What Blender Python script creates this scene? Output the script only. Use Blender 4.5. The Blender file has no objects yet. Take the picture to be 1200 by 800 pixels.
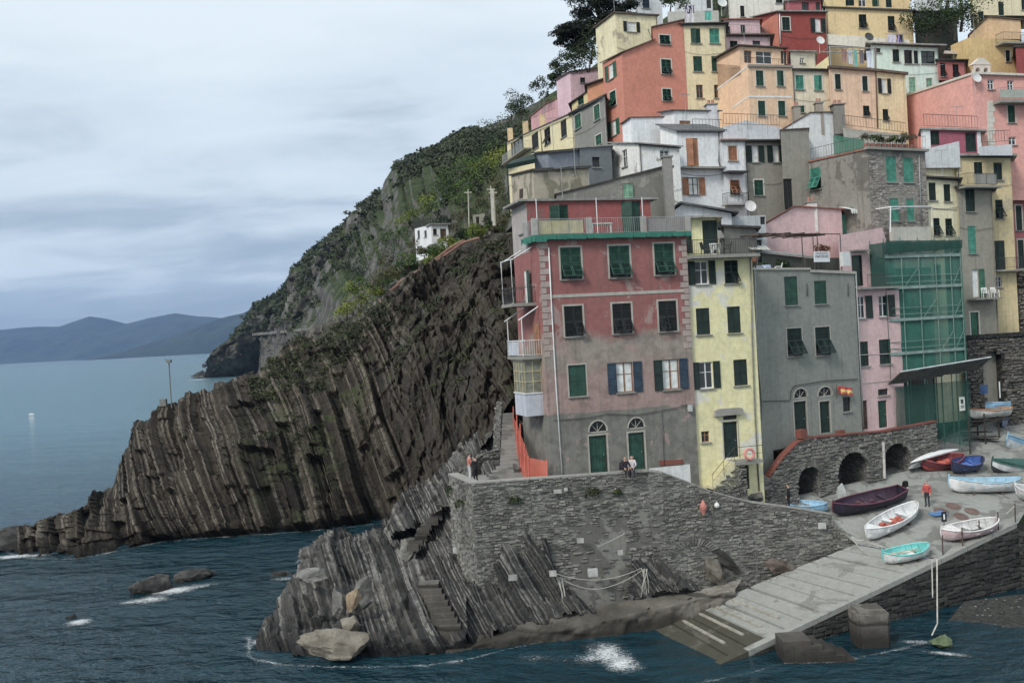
import bpy, bmesh, math, random
import numpy as np
from mathutils import Vector, Matrix
from mathutils.bvhtree import BVHTree

SC = bpy.context.scene
COL = SC.collection
random.seed(7)

# ------------------------------------------------------------------ camera
CAM_H = 18.5
FPX = 1100.0                       # focal length in pixels of the 1200 x 800 photograph
ROLL = math.radians(3.2)
PITCH = math.atan(9.5 / FPX)
Fv = Vector((0, math.cos(PITCH), -math.sin(PITCH)))
R0 = Vector((1, 0, 0))
U0 = R0.cross(Fv)
Rv = R0 * math.cos(ROLL) - U0 * math.sin(ROLL)
Uv = U0 * math.cos(ROLL) + R0 * math.sin(ROLL)
CAM = Vector((0, 0, CAM_H))
cam_data = bpy.data.cameras.new('camera')
cam_data.sensor_width = 36.0
cam_data.lens = FPX / 1200.0 * 36.0
cam_data.clip_start = 0.5
cam_data.clip_end = 60000
cam = bpy.data.objects.new('camera', cam_data)
m = Matrix(((Rv.x, Uv.x, -Fv.x, CAM.x), (Rv.y, Uv.y, -Fv.y, CAM.y), (Rv.z, Uv.z, -Fv.z, CAM.z), (0, 0, 0, 1)))
cam.matrix_world = m
COL.objects.link(cam)
SC.camera = cam

# ------------------------------------------------------------------ world (overcast sky) and sun
SUN_TO = Vector((-0.50, -0.58, 0.64)).normalized()
SUN_EL = math.asin(SUN_TO.z)
SUN_AZ = math.atan2(SUN_TO.x, SUN_TO.y)
world = bpy.data.worlds.new('World')
SC.world = world
world.use_nodes = True
wt = world.node_tree
wt.nodes.clear()
WN = wt.nodes.new
wl = wt.links.new
out = WN('ShaderNodeOutputWorld')
bg = WN('ShaderNodeBackground')
bg.inputs['Strength'].default_value = 0.1
wl(bg.outputs[0], out.inputs[0])
sky = WN('ShaderNodeTexSky')
sky.sky_type = 'NISHITA'
sky.sun_disc = False
sky.sun_elevation = SUN_EL
sky.sun_rotation = SUN_AZ
tc = WN('ShaderNodeTexCoord')
sep = WN('ShaderNodeSeparateXYZ')
wl(tc.outputs['Generated'], sep.inputs[0])
def wmath(op, a, b=None, c=None):
    n = WN('ShaderNodeMath'); n.operation = op
    for i, v in enumerate((a, b, c)):
        if v is None: continue
        if isinstance(v, (int, float)): n.inputs[i].default_value = v
        else: wl(v, n.inputs[i])
    return n.outputs[0]
zc = wmath('MAXIMUM', sep.outputs[2], 0.0)
den = wmath('ADD', zc, 0.16)
cx = wmath('DIVIDE', sep.outputs[0], den)
cy = wmath('DIVIDE', sep.outputs[1], den)
comb = WN('ShaderNodeCombineXYZ')
wl(cx, comb.inputs[0]); wl(cy, comb.inputs[1])
def wnoise(scale, detail, rough, off, dist=0.0):
    mp = WN('ShaderNodeMapping'); mp.inputs['Location'].default_value = off
    mp.inputs['Scale'].default_value = (0.8, 1.25, 1.0)
    wl(comb.outputs[0], mp.inputs[0])
    n = WN('ShaderNodeTexNoise'); n.inputs['Scale'].default_value = scale
    n.inputs['Detail'].default_value = detail; n.inputs['Roughness'].default_value = rough
    n.inputs['Distortion'].default_value = dist
    wl(mp.outputs[0], n.inputs['Vector'])
    return n.outputs['Fac']
n_big = wnoise(0.55, 3, 0.45, (1.7, 4.1, 0), 0.2)
n_mid = wnoise(1.7, 7, 0.58, (5.2, 0.4, 0), 0.4)
el = wmath('MULTIPLY', zc, 2.9)
s1 = wmath('MULTIPLY_ADD', n_big, 2.3, wmath('SUBTRACT', el, 1.08))
s2 = wmath('MULTIPLY_ADD', n_mid, 1.15, wmath('SUBTRACT', s1, 0.47))
# the thin brighter strip of sky under the cloud bank near the horizon
low = wmath('MULTIPLY', wmath('POWER', wmath('SUBTRACT', 1.0, wmath('MINIMUM', wmath('MULTIPLY', zc, 9.0), 1.0)), 2.0), 0.22)
s3 = wmath('ADD', s2, low)
ramp = WN('ShaderNodeValToRGB')
cr = ramp.color_ramp
cr.elements[0].position = 0.05; cr.elements[0].color = (0.25, 0.305, 0.36, 1)
cr.elements[1].position = 0.95; cr.elements[1].color = (0.62, 0.685, 0.72, 1)
e = cr.elements.new(0.36); e.color = (0.35, 0.41, 0.465, 1)
e = cr.elements.new(0.62); e.color = (0.53, 0.595, 0.64, 1)
wl(s3, ramp.inputs[0])
mul = WN('ShaderNodeVectorMath'); mul.operation = 'SCALE'; mul.inputs['Scale'].default_value = 8.4
wl(ramp.outputs[0], mul.inputs[0])
mix = WN('ShaderNodeMix'); mix.data_type = 'RGBA'; mix.inputs[0].default_value = 0.93
wl(sky.outputs[0], mix.inputs[6]); wl(mul.outputs[0], mix.inputs[7])
wl(mix.outputs[2], bg.inputs[0])

sun_data = bpy.data.lights.new('sun', 'SUN')
sun_data.energy = 1.5
sun_data.angle = math.radians(16)
sun_data.color = (1.0, 0.96, 0.9)
sun = bpy.data.objects.new('sun', sun_data)
sun.rotation_euler = SUN_TO.to_track_quat('Z', 'Y').to_euler()
sun.location = (0, 0, 120)
COL.objects.link(sun)

SC.view_settings.view_transform = 'Standard'
SC.view_settings.look = 'None'
SC.view_settings.exposure = 0.78
SC.view_settings.gamma = 1.0
SC.view_settings.use_curve_mapping = False
SC.cycles.max_bounces = 6
SC.cycles.transparent_max_bounces = 12
SC.cycles.volume_bounces = 1

# ------------------------------------------------------------------ projection helpers
def ray(px, py):
    return Fv + Rv * ((px - 600.0) / FPX) + Uv * ((400.0 - py) / FPX)
def W(px, py, d):
    r = ray(px, py); return CAM + r * (d / r.y)
def U(px, py, z=0.0):
    r = ray(px, py); return CAM + r * ((z - CAM_H) / r.z)
def proj(p):
    q = Vector(p) - CAM; d = q.dot(Fv)
    return (600 + FPX * q.dot(Rv) / d, 400 - FPX * q.dot(Uv) / d)

# ------------------------------------------------------------------ numpy noise
def _h(ix, iy, iz, seed=0):
    n = (ix.astype(np.int64) * 374761393 + iy.astype(np.int64) * 668265263 + iz.astype(np.int64) * 2147483647 + seed * 974711) & 0xffffffff
    n = ((n ^ (n >> 13)) * 1274126177) & 0xffffffff
    n = ((n ^ (n >> 16)) * 2246822519) & 0xffffffff
    return ((n ^ (n >> 15)) & 0xffffff) / float(0xffffff)
def vnoise(P, seed=0):
    i = np.floor(P); f = P - i; f = f * f * (3 - 2 * f)
    x, y, z = i[..., 0], i[..., 1], i[..., 2]
    r = 0
    for dx in (0, 1):
        for dy in (0, 1):
            for dz in (0, 1):
                w = (f[..., 0] if dx else 1 - f[..., 0]) * (f[..., 1] if dy else 1 - f[..., 1]) * (f[..., 2] if dz else 1 - f[..., 2])
                r = r + w * _h(x + dx, y + dy, z + dz, seed)
    return r
def fbm(P, oct=4, seed=0, gain=0.5):
    a, t, n = 1.0, 0, 0
    for o in range(oct):
        t = t + a * (vnoise(P * 2 ** o + 17.3 * o, seed + o) - 0.5); n += a; a *= gain
    return t / n * 2            # about -1 .. 1
def rnd1(i, seed=0):
    z = np.zeros_like(i); return _h(i, z, z, seed)

# ------------------------------------------------------------------ objects
def put(o, parent=None):
    COL.objects.link(o)
    if parent is not None:
        o.parent = parent
        mw = Matrix.Identity(4); p = parent
        chain = []
        while p is not None:
            chain.append(p); p = p.parent
        o.matrix_parent_inverse = world_of(parent).inverted()
    return o
_world = {}
def world_of(o):
    return _world.get(o.name, Matrix.Identity(4))
def tag(o, label=None, cat=None, group=None, kind=None):
    if label: o['label'] = label
    if cat: o['category'] = cat
    if group: o['group'] = group
    if kind: o['kind'] = kind
    return o
def thing(name, label, cat, loc, group=None):
    o = bpy.data.objects.new(name, None)
    o.empty_display_size = 0.3
    o.location = loc
    COL.objects.link(o)
    _world[o.name] = Matrix.Translation(Vector(loc))
    return tag(o, label, cat, group)
def shared(name, mesh, mat4, parent):
    """another object on existing mesh data, placed by a world matrix"""
    o = bpy.data.objects.new(name, mesh)
    put(o, parent)
    o.matrix_basis = mat4
    _world[o.name] = mat4
    return o

class MB:
    def __init__(s): s.v = []; s.f = []; s.mi = []
    def quad(s, a, b, c, d, mi=0):
        n = len(s.v); s.v += [tuple(a), tuple(b), tuple(c), tuple(d)]; s.f.append((n, n + 1, n + 2, n + 3)); s.mi.append(mi)
    def poly(s, pts, mi=0):
        n = len(s.v); s.v += [tuple(p) for p in pts]; s.f.append(tuple(range(n, n + len(pts)))); s.mi.append(mi)
    def box8(s, p, mi=0):
        """p: 8 points, bottom ring 0-3 then top ring 4-7"""
        n = len(s.v); s.v += [tuple(q) for q in p]
        for f in ((0, 3, 2, 1), (4, 5, 6, 7), (0, 1, 5, 4), (1, 2, 6, 5), (2, 3, 7, 6), (3, 0, 4, 7)):
            s.f.append(tuple(n + i for i in f)); s.mi.append(mi)
    def obox(s, c, ax, ay, az, mi=0):
        """oriented box: centre and three half-axis vectors"""
        c = Vector(c); ax = Vector(ax); ay = Vector(ay); az = Vector(az)
        s.box8([c - ax - ay - az, c + ax - ay - az, c + ax + ay - az, c - ax + ay - az,
                c - ax - ay + az, c + ax - ay + az, c + ax + ay + az, c - ax + ay + az], mi)
    def box(s, x0, x1, y0, y1, z0, z1, mi=0):
        s.box8([(x0, y0, z0), (x1, y0, z0), (x1, y1, z0), (x0, y1, z0), (x0, y0, z1), (x1, y0, z1), (x1, y1, z1), (x0, y1, z1)], mi)
    def tube(s, pts, r, n=6, mi=0, r2=None, caps=True):
        pts = [Vector(p) for p in pts]
        base = len(s.v); k = len(pts)
        ref = Vector((0, 0, 1))
        for i, p in enumerate(pts):
            t = (pts[min(i + 1, k - 1)] - pts[max(i - 1, 0)])
            if t.length < 1e-9: t = Vector((0, 0, 1))
            t.normalize()
            a = t.cross(ref)
            if a.length < 0.05: a = t.cross(Vector((1, 0, 0)))
            a.normalize(); b = t.cross(a)
            rr = r if r2 is None else r + (r2 - r) * i / max(k - 1, 1)
            for j in range(n):
                th = 2 * math.pi * j / n
                s.v.append(tuple(p + a * math.cos(th) * rr + b * math.sin(th) * rr))
        for i in range(k - 1):
            for j in range(n):
                j2 = (j + 1) % n
                s.f.append((base + i * n + j, base + i * n + j2, base + (i + 1) * n + j2, base + (i + 1) * n + j)); s.mi.append(mi)
        if caps:
            s.f.append(tuple(base + j for j in range(n))[::-1]); s.mi.append(mi)
            s.f.append(tuple(base + (k - 1) * n + j for j in range(n))); s.mi.append(mi)
    def prism(s, pts, dz, mi=0):
        """closed polygon raised by vector dz, capped"""
        dz = Vector(dz); a = [Vector(p) for p in pts]; b = [p + dz for p in a]
        n = len(s.v); k = len(a); s.v += [tuple(p) for p in a + b]
        s.f.append(tuple(range(n + k - 1, n - 1, -1))); s.mi.append(mi)
        s.f.append(tuple(range(n + k, n + 2 * k))); s.mi.append(mi)
        for i in range(k):
            j = (i + 1) % k
            s.f.append((n + i, n + j, n + k + j, n + k + i)); s.mi.append(mi)
    def mesh(s, name, mats, smooth=False):
        me = bpy.data.meshes.new(name)
        me.from_pydata(s.v, [], s.f)
        if not isinstance(mats, (list, tuple)): mats = [mats]
        for q in mats: me.materials.append(q)
        if len(mats) > 1: me.polygons.foreach_set('material_index', s.mi)
        if smooth: me.polygons.foreach_set('use_smooth', [True] * len(s.f))
        me.update()
        return me
    def build(s, name, mats, parent=None, smooth=False, fix=True):
        me = s.mesh(name, mats, smooth)
        if fix:
            bm = bmesh.new(); bm.from_mesh(me); bmesh.ops.recalc_face_normals(bm, faces=bm.faces); bm.to_mesh(me); bm.free()
        o = bpy.data.objects.new(name, me)
        put(o, parent)
        return o
    def thing(s, name, label, cat, mats, group=None, smooth=False):
        """a top-level thing that is one mesh, its origin at its base"""
        a = np.array(s.v); loc = Vector((a[:, 0].mean(), a[:, 1].mean(), a[:, 2].min()))
        s.v = [tuple(Vector(p) - loc) for p in s.v]
        o = s.build(name, mats, None, smooth)
        o.location = loc; _world[o.name] = Matrix.Translation(loc)
        return tag(o, label, cat, group)

def grid_obj(name, P, mat, parent=None, smooth=True, kind=None, flip=False, q_attr=None):
    nu, nv = P.shape[:2]
    me = bpy.data.meshes.new(name)
    idx = np.arange(nu * nv).reshape(nu, nv)
    q = np.stack([idx[:-1, :-1], idx[1:, :-1], idx[1:, 1:], idx[:-1, 1:]], -1).reshape(-1, 4)
    if flip: q = q[:, ::-1]
    fast_mesh(me, P.reshape(-1, 3), q)
    me.materials.append(mat)
    if smooth: me.polygons.foreach_set('use_smooth', np.ones(len(q), dtype=bool))
    if q_attr is not None:
        at = me.attributes.new('q', 'FLOAT', 'POINT'); at.data.foreach_set('value', np.ascontiguousarray(q_attr, dtype=np.float32).ravel())
    o = bpy.data.objects.new(name, me)
    put(o, parent)
    if kind: o['kind'] = kind
    return o
def fast_mesh(me, V, Q):
    V = np.ascontiguousarray(V, dtype=np.float32); Q = np.ascontiguousarray(Q, dtype=np.int32)
    me.vertices.add(len(V)); me.vertices.foreach_set('co', V.ravel())
    k = Q.shape[1]
    me.loops.add(Q.size); me.loops.foreach_set('vertex_index', Q.ravel())
    me.polygons.add(len(Q)); me.polygons.foreach_set('loop_start', np.arange(0, Q.size, k, dtype=np.int32))
    me.update(calc_edges=True); me.validate()

# ------------------------------------------------------------------ materials
def lin(c):
    return tuple(((v / 255.0) / 12.92 if v / 255.0 <= 0.04045 else ((v / 255.0 + 0.055) / 1.055) ** 2.4) for v in c)
class NT:
    def __init__(s, name):
        s.m = bpy.data.materials.new(name); s.m.use_nodes = True
        s.t = s.m.node_tree; s.t.nodes.clear()
        s.out = s.n('ShaderNodeOutputMaterial'); s.b = s.n('ShaderNodeBsdfPrincipled')
        s.l(s.b.outputs[0], s.out.inputs[0]); s._pos = None
    def n(s, t): return s.t.nodes.new(t)
    def l(s, a, b): s.t.links.new(a, b)
    def inp(s, sock, v):
        if v is None: return
        if isinstance(v, (int, float)):
            sock.default_value = v
        elif isinstance(v, (tuple, list)):
            sock.default_value = (tuple(v) + (1,)) if len(v) == 3 and sock.type == 'RGBA' else tuple(v)
        else: s.l(v, sock)
    def pos(s):
        if s._pos is None: s._pos = s.n('ShaderNodeNewGeometry')
        return s._pos.outputs['Position']
    def geo(s, k):
        s.pos(); return s._pos.outputs[k]
    def map(s, scale=(1, 1, 1), rot=(0, 0, 0), loc=(0, 0, 0), vec=None):
        m = s.n('ShaderNodeMapping'); s.l(vec or s.pos(), m.inputs[0])
        m.inputs['Scale'].default_value = scale; m.inputs['Rotation'].default_value = rot; m.inputs['Location'].default_value = loc
        return m.outputs[0]
    def noise(s, scale, detail=4, rough=0.55, vec=None, dist=0.0):
        n = s.n('ShaderNodeTexNoise'); s.l(vec or s.pos(), n.inputs['Vector'])
        n.inputs['Scale'].default_value = scale; n.inputs['Detail'].default_value = detail
        n.inputs['Roughness'].default_value = rough; n.inputs['Distortion'].default_value = dist
        return n.outputs['Fac']
    def math(s, op, a, b=None, c=None, clamp=False):
        n = s.n('ShaderNodeMath'); n.operation = op; n.use_clamp = clamp
        for i, v in enumerate((a, b, c)): s.inp(n.inputs[i], v)
        return n.outputs[0]
    def step(s, x, a, b):
        n = s.n('ShaderNodeMapRange'); n.interpolation_type = 'SMOOTHSTEP'
        s.inp(n.inputs['Value'], x); s.inp(n.inputs['From Min'], a); s.inp(n.inputs['From Max'], b)
        return n.outputs[0]
    def mix(s, f, a, b, mode='MIX'):
        n = s.n('ShaderNodeMix'); n.data_type = 'RGBA'; n.blend_type = mode
        s.inp(n.inputs[0], f); s.inp(n.inputs[6], a); s.inp(n.inputs[7], b)
        return n.outputs[2]
    def bump(s, h, strength=0.3, dist=0.05):
        n = s.n('ShaderNodeBump'); s.inp(n.inputs['Strength'], strength); n.inputs['Distance'].default_value = dist
        s.l(h, n.inputs['Height']); s.l(n.outputs[0], s.b.inputs['Normal'])
    def sepz(s, v=None):
        n = s.n('ShaderNodeSeparateXYZ'); s.l(v or s.pos(), n.inputs[0]); return n.outputs
    def done(s, color, rough=0.8, spec=0.3, metal=0.0, emit=None):
        s.inp(s.b.inputs['Base Color'], color); s.inp(s.b.inputs['Roughness'], rough)
        s.inp(s.b.inputs['Specular IOR Level'], spec); s.inp(s.b.inputs['Metallic'], metal)
        return s.m
KALB = 1.12
SAT = 0.68
def alb(c, k=None):
    l = lin(c); g = 0.25 * l[0] + 0.6 * l[1] + 0.15 * l[2]
    return tuple(max(0.003, min(0.82, (g + (v - g) * SAT) * (KALB if k is None else k))) for v in l)
_mc = {}
def plain(c, rough=0.6, name='paint', var=0.25, metal=0.0, spec=0.35, k=None):
    """painted or moulded surface with slight wear"""
    key = ('plain', c, rough, var, metal, k)
    if key in _mc: return _mc[key]
    t = NT(name); a = alb(c, k)
    n = t.noise(2.3, 4); n2 = t.noise(14, 3)
    f = t.math('MULTIPLY_ADD', n, 0.7, t.math('MULTIPLY', n2, 0.3))
    dark = tuple(v * (1 - 1.3 * var) for v in a); lite = tuple(min(0.85, v * (1 + 0.8 * var)) for v in a)
    col = t.mix(t.step(f, 0.3, 0.7), dark, lite)
    t.bump(n2, 0.12, 0.01)
    _mc[key] = t.done(col, rough, spec, metal)
    return _mc[key]
def plaster(c, seed=0, dirt=0.35, patch=None, patch_amt=0.0, streak=0.35, rough=0.9, grain=0.25, zones=None, k=None, dirtcol=(92, 88, 80)):
    """old wall plaster: base colour, broad stains, rain streaks, patches of bare render"""
    t = NT('plaster'); a = alb(c, k); o = (seed * 7.31 % 50, seed * 3.17 % 50, seed * 1.73 % 50)
    v = t.map(loc=o)
    big = t.noise(0.33, 6, 0.62, v, 0.3); med = t.noise(1.3, 6, 0.65, v, 0.2); fine = t.noise(9, 4, 0.6, v)
    strk = t.noise(1.0, 5, 0.6, t.map((4.5, 4.5, 0.13), loc=o))
    col = t.mix(t.math('MULTIPLY', t.step(fine, 0.25, 0.75), 0.25), a, tuple(q * 0.78 for q in a))
    col = t.mix(t.step(big, 0.35, 0.75), col, tuple(min(0.82, q * 1.06) for q in a))
    if zones:
        zz = t.sepz()[2]
        for (zc, w, c2, jag) in zones:
            b = alb(c2, k)
            edge = t.math('MULTIPLY_ADD', t.math('SUBTRACT', t.noise(0.45, 7, 0.6, v, 0.4), 0.5), jag, zz)
            c2n = t.mix(t.step(med, 0.3, 0.7), tuple(q * 0.82 for q in b), tuple(min(.8, q * 1.12) for q in b))
            col = t.mix(t.step(edge, zc + w, zc - w), col, c2n)
    if patch:
        p = alb(patch, k)
        col = t.mix(t.math('MULTIPLY', t.step(t.noise(0.55, 8, 0.62, t.map(loc=(o[1], o[2], o[0])), 0.5), 0.62 - patch_amt, 0.66 - patch_amt), 0.85), col, p)
    d = alb(dirtcol, k)
    col = t.mix(t.math('MULTIPLY', t.step(strk, 0.48, 0.8), streak), col, d)
    col = t.mix(t.math('MULTIPLY', t.step(med, 0.5, 0.85), dirt), col, d)
    mot = t.step(t.math('MULTIPLY_ADD', t.noise(3.2, 6, 0.7, v), 0.6, t.math('MULTIPLY', med, 0.4)), 0.36, 0.62)
    col = t.mix(1.0, col, t.mix(mot, (0.80, 0.80, 0.79), (1.0, 1.0, 1.0)), 'MULTIPLY')
    t.bump(t.math('ADD', fine, t.math('MULTIPLY', med, 1.5)), grain, 0.06)
    return t.done(col, rough, 0.2)
def rubble(c1, c2, c3, scale=3.2, bumpd=0.08, stretch=1.8, rough=0.92):
    """small rubble masonry too fine to pick apart; used behind and between built stones"""
    t = NT('rubble')
    v = t.map((1, 1, stretch))
    vo = t.n('ShaderNodeTexVoronoi'); t.l(v, vo.inputs['Vector']); vo.inputs['Scale'].default_value = scale
    vd = t.n('ShaderNodeTexVoronoi'); vd.feature = 'DISTANCE_TO_EDGE'; t.l(v, vd.inputs['Vector']); vd.inputs['Scale'].default_value = scale
    bw = t.n('ShaderNodeSeparateColor'); t.l(vo.outputs['Color'], bw.inputs[0])
    col = t.mix(t.step(bw.outputs[0], 0.1, 0.9), alb(c1), alb(c2))
    col = t.mix(t.math('MULTIPLY', t.step(t.noise(0.8, 5), 0.45, 0.75), 0.6), col, alb(c3))
    col = t.mix(t.step(vd.outputs['Distance'], 0.06, 0.0), col, tuple(q * 0.45 for q in alb(c3)))
    t.bump(t.math('MULTIPLY', t.step(vd.outputs['Distance'], 0.0, 0.12), 1.0), 0.8, bumpd)
    return t.done(col, rough, 0.2)
def stone_mat(c1, c2, c3, name='stone', moss=None):
    """single stones: colour differs stone by stone"""
    t = NT(name)
    r = t.geo('Random Per Island')
    n = t.noise(6, 4); nb = t.noise(0.5, 5)
    col = t.mix(r, alb(c1), alb(c2))
    col = t.mix(t.math('MULTIPLY', t.step(n, 0.4, 0.75), 0.5), col, alb(c3))
    col = t.mix(t.math('MULTIPLY', t.step(nb, 0.45, 0.7), 0.45), col, tuple(q * 0.55 for q in alb(c3)))
    if moss: col = t.mix(t.math('MULTIPLY', t.step(t.noise(0.9, 6), 0.58, 0.7), 0.5), col, alb(moss))
    t.bump(n, 0.5, 0.03)
    return t.done(col, 0.92, 0.2)
def glass_mat(c=(30, 38, 42)):
    key = ('glass', c)
    if key not in _mc:
        t = NT('window_glass'); n = t.noise(1.7, 2)
        t.bump(n, 0.05, 0.02)
        _mc[key] = t.done(alb(c), 0.08, 0.6)
    return _mc[key]
def net_mat(c, alpha, name='netting'):
    t = NT(name); tr = t.n('ShaderNodeBsdfTransparent'); mx = t.n('ShaderNodeMixShader')
    n = t.noise(1.4, 5, 0.6); n2 = t.noise(1.2, 4, 0.6, t.map((3, 3, 0.2)))
    f = t.math('MULTIPLY_ADD', n, 0.25, t.math('MULTIPLY_ADD', n2, 0.25, alpha - 0.25), clamp=True)
    t.done(t.mix(n, tuple(q * .7 for q in alb(c)), alb(c)), 0.8, 0.1)
    t.l(f, mx.inputs[0]); t.l(tr.outputs[0], mx.inputs[1]); t.l(t.b.outputs[0], mx.inputs[2]); t.l(mx.outputs[0], t.out.inputs[0])
    return t.m
def leaf_mat(dark, lite, name='foliage'):
    t = NT(name)
    r = t.geo('Random Per Island'); n = t.step(t.math('MULTIPLY_ADD', t.noise(0.05, 4), 0.5, t.math('MULTIPLY', t.noise(0.3, 3), 0.5)), 0.35, 0.65)
    col = t.mix(t.math('MULTIPLY', t.math('MULTIPLY_ADD', r, 0.7, 0.3), t.math('MULTIPLY_ADD', n, 0.8, 0.2)), dark, lite)
    return t.done(col, 0.75, 0.25)
METAL = plain((60, 62, 62), 0.5, 'dark_metal', 0.2)
WHITE = plain((205, 208, 208), 0.5, 'white_paint', 0.12)
GREYM = plain((140, 145, 145), 0.45, 'grey_metal', 0.15)
# ================================================================== SETTING
def strata_mat(name, c_dark, c_mid, c_lite, qdir=None, freq=1.6, green=0.0, wet=True, moss=None, lay=0.42, chaos=False):
    """layered rock; the bedding coordinate is the mesh attribute q (metres across the beds) or a direction"""
    t = NT(name)
    if qdir is None:
        at = t.n('ShaderNodeAttribute'); at.attribute_name = 'q'; qv = at.outputs['Fac']
    else:
        dot = t.n('ShaderNodeVectorMath'); dot.operation = 'DOT_PRODUCT'; t.l(t.pos(), dot.inputs[0]); dot.inputs[1].default_value = qdir
        qv = t.math('MULTIPLY_ADD', t.noise(0.3, 3), 0.8, dot.outputs['Value'])
    x, y, z = t.sepz()
    big = t.noise(0.16, 6, 0.6); fine = t.noise(3.2, 5, 0.65); brk = t.noise(0.7, 5, 0.6)
    def layer(th, seed):
        qq = t.math('DIVIDE', t.math('MULTIPLY_ADD', brk, 0.10, qv), th)
        w = t.n('ShaderNodeTexWhiteNoise'); w.noise_dimensions = '2D'; cb = t.n('ShaderNodeCombineXYZ')
        t.l(t.math('FLOOR', qq), cb.inputs[0]); cb.inputs[1].default_value = seed; t.l(cb.outputs[0], w.inputs['Vector'])
        return w.outputs['Value'], t.math('FRACT', qq)
    a, fa = layer(lay, 1.0); b, fb = layer(lay * 2.6, 2.0); c, fc = layer(lay * 0.37, 3.0)
    v = t.math('MULTIPLY_ADD', a, 0.4, t.math('MULTIPLY_ADD', b, 0.3, t.math('MULTIPLY', c, 0.3)))
    calm = t.step(t.math('MULTIPLY_ADD', brk, 8.0, x), -2.0, -14.0) if chaos else 1.0      # broken rock without clear beds to the right
    f1 = t.math('MULTIPLY_ADD', t.math('SUBTRACT', v, 0.5), t.math('MULTIPLY', calm, 0.9), t.math('MULTIPLY_ADD', t.math('SUBTRACT', big, 0.5), 1.2, 0.5))
    col = t.mix(t.step(f1, 0.15, 0.9), c_dark, c_mid)
    thin = t.math('MULTIPLY', t.step(c, 0.62, 0.9), t.step(t.math('MULTIPLY_ADD', fine, 0.6, t.math('MULTIPLY', brk, 0.5)), 0.42, 0.66))
    col = t.mix(t.math('MULTIPLY', thin, t.math('MULTIPLY_ADD', calm, 0.65, 0.15)), col, c_lite)
    col = t.mix(t.math('MULTIPLY', t.step(fine, 0.55, 0.8), 0.35), col, c_lite)
    col = t.mix(t.math('MULTIPLY', t.step(fa, 0.14, 0.02), t.math('MULTIPLY', calm, 0.7)), col, tuple(q * 0.5 for q in c_dark))
    if wet:
        zz = t.math('MULTIPLY_ADD', t.math('SUBTRACT', t.noise(0.5, 4), 0.5), 2.2, z)
        col = t.mix(t.math('MULTIPLY', t.step(zz, 1.5, 0.2), 0.85), col, tuple(q * 0.45 for q in c_dark))
    if green:
        nz = t.sepz(t.geo('Normal'))[2]
        g = t.math('MULTIPLY', t.math('MULTIPLY', t.step(nz, 0.35, 0.7), t.step(t.noise(0.22, 6, 0.6), 0.62 - green, 0.75 - green)), t.step(x, -34.0, -20.0))
        col = t.mix(g, col, moss or (0.045, 0.06, 0.022))
    t.bump(t.math('ADD', t.math('MULTIPLY', a, 0.8), t.math('ADD', fine, t.math('MULTIPLY', t.step(fa, 0.0, 0.15), 0.8))), 0.6, 0.12)
    return t.done(col, 0.85, 0.25)

def resample(pts, n):
    a = np.array([tuple(p) for p in pts], float)
    d = np.r_[0, np.cumsum(np.linalg.norm(np.diff(a, axis=0), axis=1))]
    t = np.linspace(0, d[-1], n)
    return np.stack([np.interp(t, d, a[:, i]) for i in range(3)], -1)
def match(pts, n):
    """control points spread evenly in parameter, smoothed linear"""
    a = np.array([tuple(p) for p in pts], float)
    t = np.linspace(0, len(a) - 1, n)
    r = np.stack([np.interp(t, np.arange(len(a)), a[:, i]) for i in range(3)], -1)
    return r
def smooth1(A, k):
    ker = np.ones(k) / k; pad = np.pad(A, ((k // 2, k // 2), (0, 0)), 'edge')
    return np.stack([np.convolve(pad[:, i], ker, 'valid') for i in range(3)], -1)[:len(A)]
def normals(P):
    du = np.gradient(P, axis=0); dv = np.gradient(P, axis=1)
    n = np.cross(du, dv); return n / (np.linalg.norm(n, axis=-1, keepdims=True) + 1e-9)
def bedq(P, qf, seed=0, warp=1.0):
    q = qf(P) + warp * fbm(P * 0.10, 2, seed); z = np.zeros_like(q)
    return q + 1.1 * vnoise(np.stack([q * 0.33, z, z], -1), 7) + 0.5 * vnoise(np.stack([q * 0.9, z, z], -1), 8)   # beds of uneven thickness
def strata(P, qf, thick, amp, seed=0, block=3.0, warp=1.0):
    q = bedq(P, qf, seed, warp)
    r = 0
    along = P[..., 2] * 0.8 + P[..., 1] * 0.6
    for k, (m, a) in enumerate(((1.0, 1.0), (2.6, 1.2), (0.37, 0.3))):
        i = np.floor(q / (thick * m))
        j = np.floor(along / (block * (1 + k)) + rnd1(i, seed + 5 + k) * 9)
        r = r + a * (0.45 * rnd1(i, seed + k) + 0.95 * _h(i, j, np.zeros_like(i), seed + 11 + k) - 0.68)
    return r * amp

def blocks(P, size, seed):
    """angular broken rock: cells of a skewed lattice, each with its own offset"""
    a = np.stack([P[..., 0] * .9 + P[..., 2] * .43, P[..., 1] * .8 - P[..., 2] * .5, P[..., 2] * .85 - P[..., 0] * .35 + P[..., 1] * .3], -1) / size
    a = a + 0.35 * (vnoise(a * 1.7, seed + 3)[..., None] - .5)
    f = np.floor(a); r = a - f
    return _h(f[..., 0], f[..., 1], f[..., 2], seed) + 0.35 * (r[..., 2] - r[..., 0])
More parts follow.
